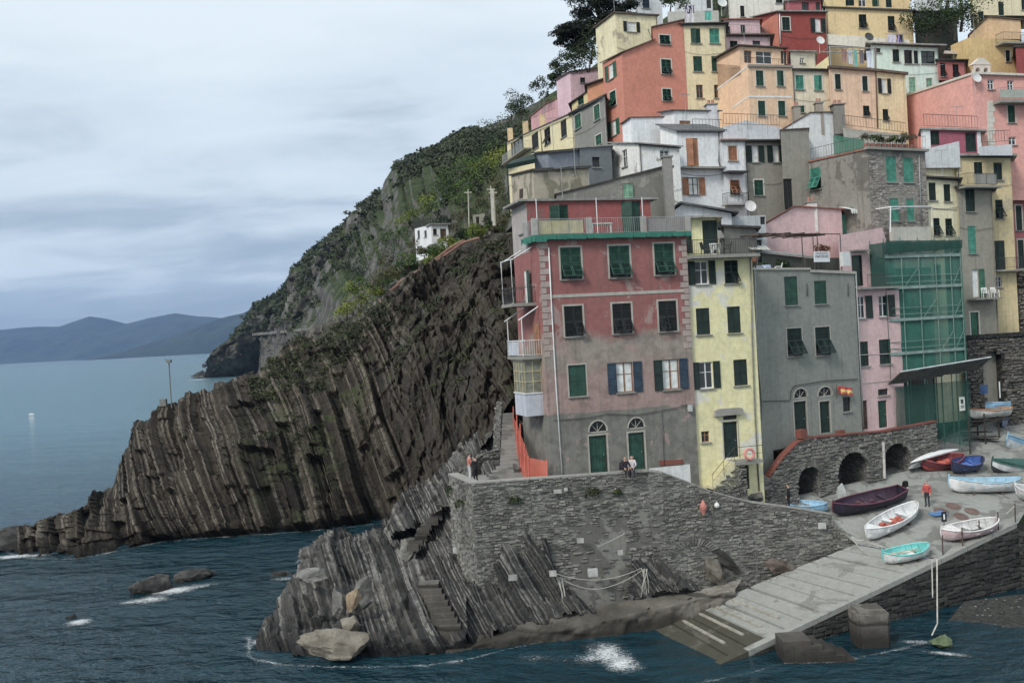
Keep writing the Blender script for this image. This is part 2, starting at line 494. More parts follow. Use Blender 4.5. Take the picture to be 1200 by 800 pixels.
# ---- sea
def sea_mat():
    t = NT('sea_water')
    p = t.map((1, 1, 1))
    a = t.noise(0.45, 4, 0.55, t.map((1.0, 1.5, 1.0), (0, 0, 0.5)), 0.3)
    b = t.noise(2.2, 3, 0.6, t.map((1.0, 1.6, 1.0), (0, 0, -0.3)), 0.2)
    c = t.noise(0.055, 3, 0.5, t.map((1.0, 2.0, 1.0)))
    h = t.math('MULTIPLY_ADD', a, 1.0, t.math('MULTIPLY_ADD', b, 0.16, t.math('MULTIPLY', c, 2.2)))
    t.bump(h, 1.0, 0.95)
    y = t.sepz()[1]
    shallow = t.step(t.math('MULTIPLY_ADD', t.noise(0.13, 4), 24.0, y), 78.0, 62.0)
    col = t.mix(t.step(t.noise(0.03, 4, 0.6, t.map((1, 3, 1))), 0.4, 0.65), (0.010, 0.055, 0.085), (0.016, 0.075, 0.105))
    col = t.mix(t.step(t.math('MULTIPLY_ADD', t.noise(0.02, 3), 90.0, y), 110.0, 330.0), (0.007, 0.032, 0.045), (0.10, 0.205, 0.245))  # paler with distance: turbid water, plus sky reflection put into the base colour
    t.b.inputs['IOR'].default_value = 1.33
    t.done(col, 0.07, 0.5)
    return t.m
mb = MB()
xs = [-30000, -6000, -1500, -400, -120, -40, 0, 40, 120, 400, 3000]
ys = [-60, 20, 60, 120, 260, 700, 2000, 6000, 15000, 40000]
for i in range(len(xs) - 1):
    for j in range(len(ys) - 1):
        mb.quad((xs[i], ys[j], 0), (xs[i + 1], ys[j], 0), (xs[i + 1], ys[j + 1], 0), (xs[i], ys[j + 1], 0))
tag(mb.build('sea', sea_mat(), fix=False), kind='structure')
mb = MB(); mb.quad((-30000, -60, -9), (3000, -60, -9), (3000, 40000, -9), (-30000, 40000, -9))
tag(mb.build('sea_bed', plain((60, 58, 50), 0.9, 'sea_bed')), kind='structure')

# ---- far mountains across the bay
def far_mountain(ridge, d, seed, mat, depth=2500, nu=220, label=None):
    R = match([W(x, y, d) for x, y in ridge], nu)
    B = R.copy(); B[:, 2] = -2; B[:, 1] -= depth * 0.55
    K = R.copy(); K[:, 2] = -2; K[:, 1] += depth
    rows = []
    for t in np.linspace(0, 1, 26):
        q = B * (1 - t) + R * t; q[:, 2] = -2 + (R[:, 2] + 2) * (t ** 0.85); rows.append(q)
    rows.append(K)
    P = np.stack(rows, 1)
    n = fbm(P * 0.0016, 5, seed); rid = fbm(P * np.array([0.0035, 0.001, 0.0]), 4, seed + 3)
    tt = np.r_[np.linspace(0, 1, 26), 0][None, :]
    P[..., 2] += n * 26 * np.sin(np.clip(tt, 0, 1) * math.pi * 0.55) * 1.0
    P[..., 1] += rid * 420 * (1 - tt) * tt * 4 * 0.6
    P[..., 2] = np.maximum(P[..., 2], -3)
    return grid_obj('mountain', P, mat, kind='structure')
def forest_far():
    t = NT('far_forest'); n = t.noise(0.004, 6, 0.65); n2 = t.noise(0.02, 4)
    return t.done(t.mix(t.step(t.math('MULTIPLY_ADD', n, 0.7, t.math('MULTIPLY', n2, 0.3)), 0.35, 0.65), (0.012, 0.018, 0.016), (0.035, 0.045, 0.030)), 0.95, 0.1)
FF = forest_far()
far_mountain([(-160, 395), (-60, 388), (0, 386), (40, 383), (70, 382), (105, 370.5), (125, 373), (148, 378), (175, 371), (205, 366), (235, 371), (262, 373), (300, 368), (420, 345), (520, 340)], 9500, 3, FF)
far_mountain([(150, 421), (190, 400), (225, 386), (262, 372), (285, 367), (305, 357), (330, 345), (400, 330), (480, 320)], 6500, 21, FF, 1800)
# the small white town on the far shore
rr = random.Random(5)
for i in range(16):
    px = rr.choice([rr.uniform(148, 172), rr.uniform(188, 200), rr.uniform(120, 215)])
    base = U(px, 411.6 - (px - 160) * 0.056 + rr.uniform(-.2, .4), 4)
    d = 6000; c = W(px, 413.0 - (px - 160) * 0.0557 + rr.uniform(-1.5, 0.6), d)
    mb = MB(); w = rr.uniform(7, 16); h = rr.uniform(10, 22)
    c.z = max(c.z, 4)
    mb.box(c.x - w, c.x + w, d - 8, d + 8, c.z - 30, c.z + h * .6)
    mb.prism([(c.x - w - 1, d - 9, c.z + h * .6), (c.x + w + 1, d - 9, c.z + h * .6), (c.x, d - 9, c.z + h * .6 + 4)], (0, 18, 0))
    mb.thing('far_house', 'pale house in the far shore village under the blue mountains', 'house', plain((225, 222, 215), 0.8, 'far_wall'), 'far shore houses')

# ---- the green headland
HB = [U(232, 444, 0), U(250, 442, 0), U(270, 441, 0), U(300, 439, 0), W(335, 418, 420), W(385, 384, 290), W(440, 352, 205), W(500, 322, 165), W(545, 293, 140), W(590, 272, 118), W(640, 225, 112), W(720, 160, 125), W(860, 60, 140)]
HR = [W(*p) for p in ((240, 441, 690), (262, 434, 690), (282, 389, 680), (306, 362, 650), (345, 330, 610), (352, 311, 600), (371, 291, 570), (397, 267, 540), (425, 246, 500), (447, 225, 470), (464, 195, 440), (499, 179.5, 410), (513, 178, 400), (520, 169, 380), (537, 157, 350), (558, 150, 320), (594, 137, 250), (632, 118, 210), (900, -60, 200))]
NU, NV = 420, 200
B = match(HB, NU); R = match(HR, NU)
t = np.linspace(0, 1, NV)[None, :, None]
hz = t ** 1.25
P = B[:, None, :] * (1 - hz) + R[:, None, :] * hz
P[..., 2] = (B[:, None, 2] * (1 - t[..., 0]) + R[:, None, 2] * t[..., 0])
# steeper rocky foot toward the sea
foot = np.clip(1 - np.linspace(0, 1, NU) * 2.6, 0, 1)[:, None]
tt = t[..., 0]
bulge = np.sin(np.clip(tt, 0, 1) * math.pi)
P[..., 1] -= bulge * foot * 40
sc = np.clip(P[..., 1:2] / 300, 0.35, 1.4)
n1 = fbm(P / sc * 0.035, 5, 31); n2 = fbm(P / sc * np.array([0.09, 0.05, 0.02]), 4, 35)
gul = np.abs(fbm(P / sc * np.array([0.028, 0.028, 0.006]), 4, 39))
amp = sc[..., 0] * np.sin(np.clip(tt * 0.94 + 0.06, 0, 1) * math.pi * 0.98) 
P[..., 1] -= (n1 * 14 + n2 * 5 - gul * 24) * amp
P[..., 2] += (n1 * 5.0 + n2 * 1.6) * sc[..., 0] * np.clip(tt * 6, 0, 1) * np.clip((1.02 - tt) * 8, 0.25, 1)
crag = (blocks(P / sc, 22, 91) - .55) * 13 + (blocks(P / sc, 9, 92) - .55) * 6 + (blocks(P / sc, 4, 93) - .55) * 2.5
P[..., 1] -= crag * amp; P[..., 2] += crag * .18 * amp
back = P[:, -1:, :].copy(); back[..., 1] += 120; back[..., 2] -= 70
P = np.concatenate([P, back], 1)
def headland_mat():
    t = NT('headland')
    nz = t.sepz(t.geo('Normal'))[2]
    n = t.noise(0.05, 7, 0.65); n2 = t.noise(0.3, 5, 0.7); st = t.noise(0.12, 5, 0.7, t.map((1.6, 1.0, 0.15)))
    rock = t.mix(t.step(st, 0.35, 0.7), (0.065, 0.064, 0.058), (0.17, 0.165, 0.15))
    veg = t.mix(t.step(n2, 0.35, 0.7), (0.020, 0.030, 0.014), (0.066, 0.082, 0.036))
    veg = t.mix(t.math('MULTIPLY', t.step(n, 0.5, 0.68), 0.5), veg, (0.10, 0.105, 0.055))
    f = t.math('MULTIPLY', t.step(t.math('MULTIPLY_ADD', t.math('SUBTRACT', n, 0.5), 1.3, nz), 0.42, 0.62), t.step(t.math('MULTIPLY_ADD', n, 20.0, t.sepz()[2]), 24.0, 40.0))
    t.bump(t.math('ADD', n2, st), 0.8, 1.2)
    return t.done(t.mix(f, rock, veg), 0.95, 0.1)
headland = grid_obj('headland', P, headland_mat(), kind='structure')
HEAD_P = P
# scrub covering the headland: nobody could count it
def leaf_cloud(name, C, Rad, per, size, mat, seed=1, kind='stuff', parent=None, up=0.25, squash=1.0):
    """leaf-sized quads spread through lumpy crowns around the centres C"""
    g = np.random.default_rng(seed)
    N = len(C); C = np.repeat(C, per, 0); Rr = np.repeat(Rad, per, 0)
    if Rr.ndim == 1: Rr = np.stack([Rr, Rr, Rr * squash], -1)
    d = g.normal(size=(N * per, 3)); d /= np.linalg.norm(d, axis=1, keepdims=True)
    d[:, 2] = np.where(d[:, 2] < -0.3, -d[:, 2], d[:, 2])
    rad = g.uniform(0.45, 1.08, size=(N * per, 1)) ** 0.7
    ctr = C + d * Rr * rad
    s = (np.repeat(size, per) if np.ndim(size) else np.full(N * per, size)) * g.uniform(0.55, 1.25, N * per)
    nn = d + g.normal(size=d.shape) * 0.75; nn[:, 2] += up; nn /= np.linalg.norm(nn, axis=1, keepdims=True)
    a = np.cross(nn, g.normal(size=d.shape)); a /= np.linalg.norm(a, axis=1, keepdims=True) + 1e-9
    b = np.cross(nn, a)
    a = a * s[:, None]; b = b * (s * g.uniform(0.5, 1.0, N * per))[:, None]
    V = np.stack([ctr - a, ctr + b * 0.8, ctr + a, ctr - b * 0.8], 1).reshape(-1, 3)
    Q = np.arange(len(V)).reshape(-1, 4)
    me = bpy.data.meshes.new(name); fast_mesh(me, V, Q); me.materials.append(mat)
    o = bpy.data.objects.new(name, me); put(o, parent)
    if kind: o['kind'] = kind
    return o
g = np.random.default_rng(3)
nn = normals(HEAD_P)
iu = g.integers(5, NU - 60, 8000); iv = (g.uniform(0, 1, 8000) ** 0.8 * (NV - 4)).astype(int) + 2
pp = HEAD_P[iu, iv]; nz = np.abs(nn[iu, iv][:, 2])
keep = (nz + 0.5 * fbm(pp * 0.03, 3, 77) * 1.7 > 0.72) & (pp[:, 2] > np.interp(pp[:, 1], [300, 450], [6, 27]) + 6 * fbm(pp * .05, 2, 3))
pp = pp[keep]
rad = np.clip(pp[:, 1] / 300, 0.5, 2.0) * g.uniform(0.7, 1.9, len(pp))
LEAF_SCRUB = leaf_mat((0.020, 0.028, 0.014), (0.085, 0.098, 0.055), 'scrub_leaves')
leaf_cloud('scrub', pp, np.stack([rad * 1.25, rad * 1.25, rad * 0.8], -1), 26, rad * 0.36, LEAF_SCRUB, 4)

# footpath cut along the headland above the sea
BV = BVHTree.FromPolygons([tuple(v) for v in HEAD_P.reshape(-1, 3)], [(i * HEAD_P.shape[1] + j, (i + 1) * HEAD_P.shape[1] + j, (i + 1) * HEAD_P.shape[1] + j + 1, i * HEAD_P.shape[1] + j + 1) for i in range(HEAD_P.shape[0] - 1) for j in range(HEAD_P.shape[1] - 1)])
mb = MB(); pr = []
for k in range(40):
    f = k / 39; h = BV.ray_cast(CAM, ray(294 + 92 * f, 391.5 - 8.5 * f).normalized())
    if h[0] is not None: pr.append(h[0])
pr = smooth1(np.array([tuple(p) for p in pr]), 9)
for i in range(len(pr) - 1):
    a, b = Vector(pr[i]), Vector(pr[i + 1]); k = a.y / 450
    o1, o2, u = Vector((0, -2 * k, 0)), Vector((0, 4, 0)), Vector((0, 0, .45 * k))
    mb.box8([a + o1 - u * 2, b + o1 - u * 2, b + o2 - u * 2, a + o2 - u * 2, a + o1 + u, b + o1 + u, b + o2 + u, a + o2 + u])
tag(mb.build('footpath', rubble((110, 106, 98), (135, 130, 120), (90, 86, 80), 0.5, 0.2)), kind='structure')

# ---- the striated sea cliff (promontory)
CB = [U(-30, 640), U(0, 641), U(40, 652), U(95, 652), U(150, 640), U(190, 632), U(250, 627), U(330, 622), U(390, 617), U(440, 611), W(486, 596, 90), W(520, 570, 80), W(548, 545, 72), W(578, 505, 68.5), W(597, 470, 67.5), W(625, 440, 72)]
CR = [W(-30, 632, 97), W(0, 629, 96), W(40, 613, 94), W(95, 598, 96), W(134, 566, 102), W(160, 494, 106), W(190, 477, 108), W(246, 456, 111), W(298, 438, 116), W(338, 404, 122), W(386, 384, 126), W(420, 372, 128), W(455, 346, 126), W(505, 313, 120), W(550, 287, 112), W(640, 262, 105)]
NU, NV = 1000, 300
B = match(CB, NU); R = match(CR, NU)
# ease the corner points
B = smooth1(B, 21); R = smooth1(R, 15)
B[:, 2] = np.minimum(B[:, 2], np.interp(np.arange(NU), [0, 0.62 * NU, NU], [-1.0, -1.0, 99]))
t = np.linspace(0, 1, NV)[None, :]
P = np.empty((NU, NV, 3))
hor = 0.55 * t + 0.45 * t ** 3
for k in (0, 1): P[..., k] = B[:, None, k] * (1 - hor) + R[:, None, k] * hor
P[..., 2] = B[:, None, 2] * (1 - t) + R[:, None, 2] * t
def qcliff(P):
    gx = np.interp(P[..., 0], [-60, -35, -22, -10, 0], [0.62, 0.52, 0.34, 0.26, 0.35])
    return P[..., 0] + gx * P[..., 2] + 0.15 * P[..., 1]
env = np.clip(t * 14, 0.15, 1) * np.clip((1.01 - t) * 16, 0.15, 1)
right = np.clip((np.linspace(0, 1, NU)[:, None] - 0.62) * 5, 0, 1)
N0 = normals(P)
QC = bedq(P, qcliff, 3, .6)
st_ = strata(P, qcliff, 0.95, 1.45, 3, 6.0, .6)
bigd = fbm(P * np.array([0.085, 0.085, 0.05]), 3, 51) * 2.8
rough_r = blocks(P, 4.2, 61) * 2.2 + blocks(P, 1.7, 62) * 1.2 + blocks(P, .8, 63) * .6 - 1.6
D = st_ * (1 - 0.25 * right) + bigd + rough_r * (0.22 + .45 * right)
P[..., 1] -= D * env * 1.25
P[..., 2] += (D * 0.45) * env + strata(P, qcliff, 0.95, 0.6, 3, 4.0, .6) * np.clip(t * 5 - 3.9, 0, 1)
bk = P[:, -1:, :].copy()
back = [bk + np.array([-1.0, 6, -1.5]), bk + np.array([-3.0, 14, -9]), bk * np.array([1, 1, 0]) + np.array([-4.0, 22, -3])]
lim = np.linspace(0, 1, NU)[:, None] > 0.62       # behind the right half the slope goes on up instead of down to the sea
for q, up in zip(back, (0.6, 1.0, -1.0)):
    q[..., 2] = np.where(lim, bk[..., 2] + up, q[..., 2])
P = np.concatenate([P] + back, 1)
CLIFF = strata_mat('cliff_rock', (0.013, 0.011, 0.009), (0.064, 0.053, 0.041), (0.20, 0.178, 0.145), green=0.13, moss=(0.04, 0.05, 0.02), lay=0.475, chaos=True)
QC = np.concatenate([QC] + [QC[:, -1:]] * 3, 1)
grid_obj('cliff', P, CLIFF, kind='structure', smooth=False, q_attr=QC)
CLIFF_P = P
# scrub clinging to the cliff top on the right
nn = normals(CLIFF_P[:, :300])
iu = g.integers(int(NU * 0.5), NU - 30, 1500); iv = (NV - 2 - np.abs(g.normal(0, 80, 1500))).clip(40, NV - 2).astype(int)
pp = CLIFF_P[iu, iv]; keep = fbm(pp * 0.15, 3, 5) > 0.02; pp = pp[keep]
rad = g.uniform(0.25, 0.7, len(pp))
leaf_cloud('cliff_scrub', pp, np.stack([rad * 1.3, rad * 1.3, rad * .8], -1), 26, rad * 0.32, leaf_mat((0.018, 0.024, 0.012), (0.07, 0.085, 0.035), 'cliff_scrub_leaves'), 8)

# ---- the village hill under the houses
def terr(x, y):
    yy = y - np.maximum(0, x - 25) * 0.8
    z = np.interp(yy, [58, 70, 74, 78, 84, 91, 99, 107, 118, 150, 200], [0, 1.5, 6, 14, 24, 33, 41, 48, 54, 64, 72])
    z = z - np.clip((22 - x) / 20, 0, 1) * 18 * np.clip((y - 86) / 14, 0, 1)
    return z
XX, YY = np.meshgrid(np.linspace(3.0, 110, 120), np.linspace(71, 190, 140), indexing='ij')
ZZ = terr(XX, YY)
w = np.clip((-XX - 0.0) / 6, 0, 1) * np.clip((YY - 60) / 30, 0, 1)
P = np.stack([XX, YY, ZZ], -1)
P[..., 2] += fbm(P * 0.15, 4, 91) * 1.0 - 0.5
P[:2, :, 2] -= np.array([30, 1])[:, None]; P[0, :, 0] += .6
grid_obj('hill', P, strata_mat('hill_ground', (0.04, 0.036, 0.03), (0.09, 0.08, 0.065), (0.16, 0.15, 0.12), (0.5, 0.3, 0.8), 1.2, 0.35, False), kind='structure')
# ---- foreground strata outcrop below the retaining wall
def qout(P):
    gx = np.interp(P[..., 0], [-16, -9, -4, 0, 6, 14], [0.42, 0.36, 0.46, 0.66, 0.82, 0.9])
    return P[..., 0] + gx * P[..., 2] + 0.22 * P[..., 1]
ROCK = strata_mat('outcrop_rock', (0.030, 0.030, 0.030), (0.118, 0.113, 0.104), (0.27, 0.26, 0.24), lay=0.31)
def outcrop(rows, nu, nv, thick, amp, seed, name='rock_outcrop', block=1.6, big=0.35, clampz=None):
    """rows: lists of equally many world points from the water line at the front to the back"""
    A = np.stack([match(r, nu) for r in rows], 0)
    ts = np.linspace(0, len(rows) - 1, nv)
    P = np.empty((nu, nv, 3))
    for k, tv in enumerate(ts):
        i = min(int(tv), len(rows) - 2); f = tv - i
        P[:, k] = A[i] * (1 - f) + A[i + 1] * f
    Q = bedq(P, qout, 5, .25)
    d = strata(P, qout, 0.62, amp * 1.75, 5, block * 1.5, .25) + fbm(P * 0.4, 3, seed + 40) * big + (blocks(P, 1.8, seed + 2) - .5) * .8 + (blocks(P, .8, seed) - .5) * .3 + (blocks(P, .38, seed + 1) - .5) * .08
    e = np.clip(np.linspace(0, 1, nu) * 12, 0, 1) * np.clip((1 - np.linspace(0, 1, nu)) * 12, 0, 1)
    P[..., 2] += d * 0.9 * (0.3 + 0.7 * e[:, None]); P[..., 1] -= d * 0.5; P[..., 0] -= d * 0.15
    o = grid_obj(name, P, ROCK, kind='structure', smooth=False, q_attr=Q)
    return o
# main seaward mass, left of the wall corner
outcrop([
    [U(296, 772, -.6), U(330, 777, -.6), U(385, 779, -.6), U(440, 779, -.6), U(500, 777, -.6), U(545, 771, -.6)],
    [U(300, 745, 0.5), U(330, 745, .7), U(385, 752, .5), U(440, 760, .5), U(500, 752, 0.8), U(545, 748, .8)],
    [U(322, 705, 1.4), U(345, 700, 1.6), U(392, 735, 0.8), U(440, 722, 1.6), U(495, 705, 2.3), U(548, 710, 2.4)],
    [U(350, 668, 2.2), U(375, 664, 2.5), U(418, 690, 1.7), U(455, 680, 2.5), U(505, 660, 3.6), U(552, 672, 3.5)],
    [U(352, 645, 2.4), U(400, 645, 2.9), U(440, 652, 2.4), U(470, 655, 2.9), U(512, 632, 4.6), U(548, 640, 4.6)],
    [U(365, 637, 1.9), U(410, 634, 2.3), U(450, 629, 2.7), U(475, 625, 3.2), U(512, 605, 5.0), U(542, 610, 5.5)],
    [U(372, 628, -.8), U(410, 624, -.8), U(450, 618, -.5), U(482, 606, 1.5), U(515, 585, 5.0), U(540, 575, 6.5)],
], 330, 230, 0.42, 0.36, 5, block=1.3)
# shattered rock between the wall's left face and the cliff inlet
outcrop([
    [W(448, 636, 71), W(474, 628, 69), W(502, 612, 66), W(530, 640, 63)],
    [W(455, 612, 75), W(478, 600, 72), W(505, 585, 68), W(530, 600, 64)],
    [W(482, 578, 76), W(500, 568, 73), W(520, 556, 69), W(536, 560, 65)],
    [W(520, 555, 76), W(532, 545, 74), W(545, 532, 71), W(556, 540, 66.5)],
    [W(540, 530, 76), W(552, 515, 74), W(565, 503, 71), W(578, 500, 67.5)],
], 150, 150, 0.35, 0.4, 15, block=1.0)
# rock standing against the foot of the wall (two wedges of steep layers)
outcrop([
    [W(536, 755, 55.6), W(580, 752, 55.9), W(622, 738, 56.6), W(662, 726, 57.0), W(698, 716, 57.4)],
    [W(540, 722, 56.2), W(585, 715, 56.6), W(622, 700, 57.0), W(655, 700, 57.2), W(690, 708, 57.6)],
    [W(542, 695, 56.7), W(588, 672, 57.0), W(622, 645, 57.3), W(645, 655, 57.5), W(672, 695, 58.1)],
    [W(548, 688, 57.6), W(590, 660, 57.9), W(614, 614, 58.2), W(634, 622, 58.4), W(662, 690, 58.7)],
], 190, 130, 0.33, 0.30, 25, block=1.2)
outcrop([
    [W(735, 705, 58.2), W(765, 700, 58.6), W(800, 697, 59.0), W(826, 694, 59.6)],
    [W(738, 690, 58.5), W(762, 680, 58.9), W(792, 684, 59.2), W(822, 690, 59.8)],
    [W(740, 640, 59.2), W(752, 648, 59.5), W(785, 672, 60.0), W(818, 688, 60.3)],
], 110, 80, 0.33, 0.26, 33, block=1.2)
# rock bank under and beside the stairs of the red house
outcrop([[W(500, 600, 64), W(545, 572, 62.5), W(590, 566, 61.5), W(640, 562, 61)], [W(515, 560, 69), W(555, 536, 66.5), W(592, 532, 65), W(640, 532, 65)], [W(540, 515, 74), W(572, 500, 71.5), W(592, 497, 69), W(640, 500, 68)], [W(560, 470, 80), W(585, 462, 78), W(600, 462, 76), W(650, 465, 76)], [W(560, 420, 88), W(585, 418, 86), W(610, 418, 85), W(660, 420, 85)]], 130, 130, .4, .3, 45, block=1.0)
# low concrete and rock ledge along the water
def ledge(top_front, top_back, drop, name, mat, seed):
    n = 160
    F = match(top_front, n); Bk = match(top_back, n)
    rows = []
    lo = F.copy(); lo[:, 2] = -1.2; lo[:, 1] -= 0.25
    m1 = F.copy(); m1[:, 2] -= drop * 0.5; m1[:, 1] -= 0.12
    for f in np.linspace(0, 1, 7): rows.append(lo * (1 - f) + m1 * f)
    for f in np.linspace(0.2, 1, 5): rows.append(m1 * (1 - f) + F * f)
    for f in np.linspace(0.12, 1, 8): rows.append(F * (1 - f) + Bk * f)
    P = np.stack(rows, 1)
    dd = fbm(P * 0.9, 4, seed) * 0.28 + (blocks(P, .9, seed) - .5) * .3 + (blocks(P, .35, seed + 1) - .5) * .12
    P[..., 1] -= dd; P[..., 2] += dd * 0.35
    return grid_obj(name, P, mat, kind='structure', smooth=False)
LEDGE = strata_mat('ledge_stone', (0.06, 0.055, 0.045), (0.20, 0.185, 0.16), (0.34, 0.32, 0.28), (0.1, 0.1, 1.0), 1.2, 0, True, lay=2.2)
ledge([W(492, 768, 54.9), W(540, 760, 55.1), W(600, 746, 55.6), W(660, 738, 56.0), W(730, 722, 56.6), W(800, 706, 57.6), W(862, 690, 58.6)],
      [W(520, 750, 56.2), W(560, 742, 56.4), W(615, 724, 57.0), W(670, 718, 57.4), W(740, 702, 58.3), W(815, 692, 59.4), W(870, 678, 60.4)], 1.0, 'ledge', LEDGE, 3)

# ---- boulders and rocks
def boulder(label, px, py, d, size, seed, col=((0.16, .15, .13), (0.30, .28, .24)), rot=(0, 0, 0), name='boulder', cat='boulder', group=None, lump=0.28, cuts=6, sub=4, facet=0.0):
    rg = random.Random(seed)
    bm = bmesh.new(); bmesh.ops.create_icosphere(bm, subdivisions=sub, radius=1.0)
    V = np.array([v.co for v in bm.verts])
    for _ in range(cuts * 3):                                # flatten against random planes: broken faces
        n = np.array([rg.gauss(0, 1), rg.gauss(0, 1), rg.gauss(0, 1)]); n /= np.linalg.norm(n)
        h = rg.uniform(0.5, 0.85); s = V @ n
        V = V - np.outer(np.maximum(s - h, 0) * (1 - facet * .3), n)
    V = V * (1 + lump * fbm(V * 1.4 + seed * 3.1, 4, seed)[:, None] * 0.6 + 0.13 * (blocks(V * 1.0 + seed, .45, seed) - .5)[:, None] + 0.05 * fbm(V * 5 + seed, 3, seed + 2)[:, None])
    V = V * np.array(size)
    for v, c in zip(bm.verts, V): v.co = c
    me = bpy.data.meshes.new(name); bm.to_mesh(me); bm.free()
    t = NT('boulder_stone')
    a = t.noise(0.9, 6, 0.65); b = t.noise(7, 4, 0.6)
    c = t.mix(t.step(a, 0.35, 0.68), col[0], col[1]); c = t.mix(t.math('MULTIPLY', t.step(b, 0.5, 0.75), 0.4), c, tuple(q * 0.5 for q in col[0]))
    z = t.sepz()[2]
    c = t.mix(t.math('MULTIPLY', t.step(t.math('MULTIPLY_ADD', a, 0.8, z), 0.8, 0.3), 0.8), c, tuple(q * 0.3 for q in col[0]))
    t.bump(t.math('ADD', a, t.math('MULTIPLY', b, 0.4)), 0.6, 0.12)
    me.materials.append(t.done(c, 0.85, 0.25))
    o = bpy.data.objects.new(name, me); COL.objects.link(o)
    o.location = W(px, py, d); o.rotation_euler = rot
    _world[o.name] = Matrix.Translation(o.location)
    return tag(o, label, cat, group)
TAN = ((0.12, .105, .085), (0.25, .225, .185)); GRY = ((0.10, .098, .09), (0.235, .228, .21)); DRK = ((0.028, .028, .026), (0.085, .083, .078))
boulder('long flat tan boulder lying at the water edge of the rock outcrop', 396, 752, 54.6, (2.75, 1.2, 1.05), 11, TAN, (0.0, 0.16, 0.05), lump=.2)
boulder('upright pointed pale boulder wedged below the grey slab', 424, 700, 57.6, (0.95, 0.9, 1.35), 12, GRY, (0, 0.5, 0), lump=.2)
boulder('rounded grey boulder standing beside the upright pale one', 397, 708, 57.3, (0.65, 0.6, 1.05), 13, GRY, (0, -0.15, 0), lump=.2)
boulder('orange brown boulder leaning under the pointed pale one', 414, 702, 57.0, (0.55, 0.5, 1.1), 14, ((.2, .15, .1), (.36, .28, .2)), (0, 0.35, 0), lump=.2)
boulder('small tan block resting on top of the long flat boulder', 412, 731, 55.8, (0.75, 0.65, 0.68), 15, TAN, (0, 0.1, .3), lump=.2)
boulder('square topped pale block on the ridge of the outcrop', 478, 643, 64.5, (1.0, 0.9, 0.9), 16, GRY, (0, 0, .2), lump=.12, cuts=6)
boulder('flat grey slab lying on the low western shelf of the outcrop', 366, 674, 61.8, (1.35, 1.1, 0.6), 17, GRY, (0, -0.1, .2), lump=.15)
boulder('domed dark rock in the surf', 175, 690, 73.5, (1.75, 1.5, 1.6), 21, DRK, (0, .3, 0), 'sea_rock', 'rock')
boulder('cracked dark rock beside the domed rock in the surf', 229, 676, 76.5, (1.6, 1.3, 1.15), 22, DRK, (0, 0, .4), 'sea_rock', 'rock', cuts=7)
boulder('tiny rock barely breaking the surface amid foam', 84, 727, 66.8, (0.62, 0.5, 0.6), 23, DRK, (0, .4, 0), 'sea_rock', 'rock')
boulder('low wet rock awash near the outcrop', 327, 676, 76.0, (1.3, 1.0, 0.45), 24, DRK, (0, 0, 0), 'sea_rock', 'rock')
boulder('low dark reef off the foot of the headland', 235, 440, 690, (8.5, 6, 5.0), 25, DRK, (0, 0, 0), 'sea_rock', 'rock')
boulder('second reef hump between the reef and the headland foot', 254, 438, 690, (6.5, 6, 5.5), 27, DRK, (0, 0, .5), 'sea_rock', 'rock')
boulder('lone rock far out beyond the reef', 240, 428, 1050, (5.5, 4, 3.4), 26, DRK, (0, 0, 0), 'sea_rock', 'rock')
boulder('rough dark rock ending the cliff point', 22, 634, 93, (3.6, 2.5, 1.6), 28, DRK, (0, 0, .5), 'sea_rock', 'rock')
boulder('mossy green rock in the shallows at the foot of the mooring rope', 1103, 752, 51.3, (0.75, 0.6, 0.5), 29, ((.05, .075, .04), (.16, .2, .11)), (0, .1, 0))
boulder('dark brown rock bulging from the foot of the long wall', 912, 664, 60.6, (1.0, 0.6, 0.75), 31, ((.07, .055, .045), (.17, .14, .12)), (0, .2, 0))
boulder('rounded brown rock below the wall arch', 838, 670, 60.0, (1.0, 0.6, 1.05), 32, ((.06, .055, .045), (.16, .145, .12)), (0, -.3, 0))
boulder('dark slanted slab of rock set in the wall above the ledge', 850, 655, 60.6, (1.35, 0.35, 0.5), 34, ((.03, .028, .026), (.09, .085, .08)), (0, .75, 0.15))
boulder('grey rock stacked against the foot of the gray house', 893, 572, 64.0, (0.8, 0.5, 0.55), 35, GRY, (0, .1, .4))
boulder('small grey rock perched on the stacked rocks by the brick coping', 897, 562, 64.1, (0.42, 0.35, 0.42), 36, GRY, (0, .1, .4))
boulder('flat grey rock at the bottom of the stacked rocks', 885, 583, 63.4, (0.95, 0.5, 0.4), 37, GRY, (0, .1, .1))

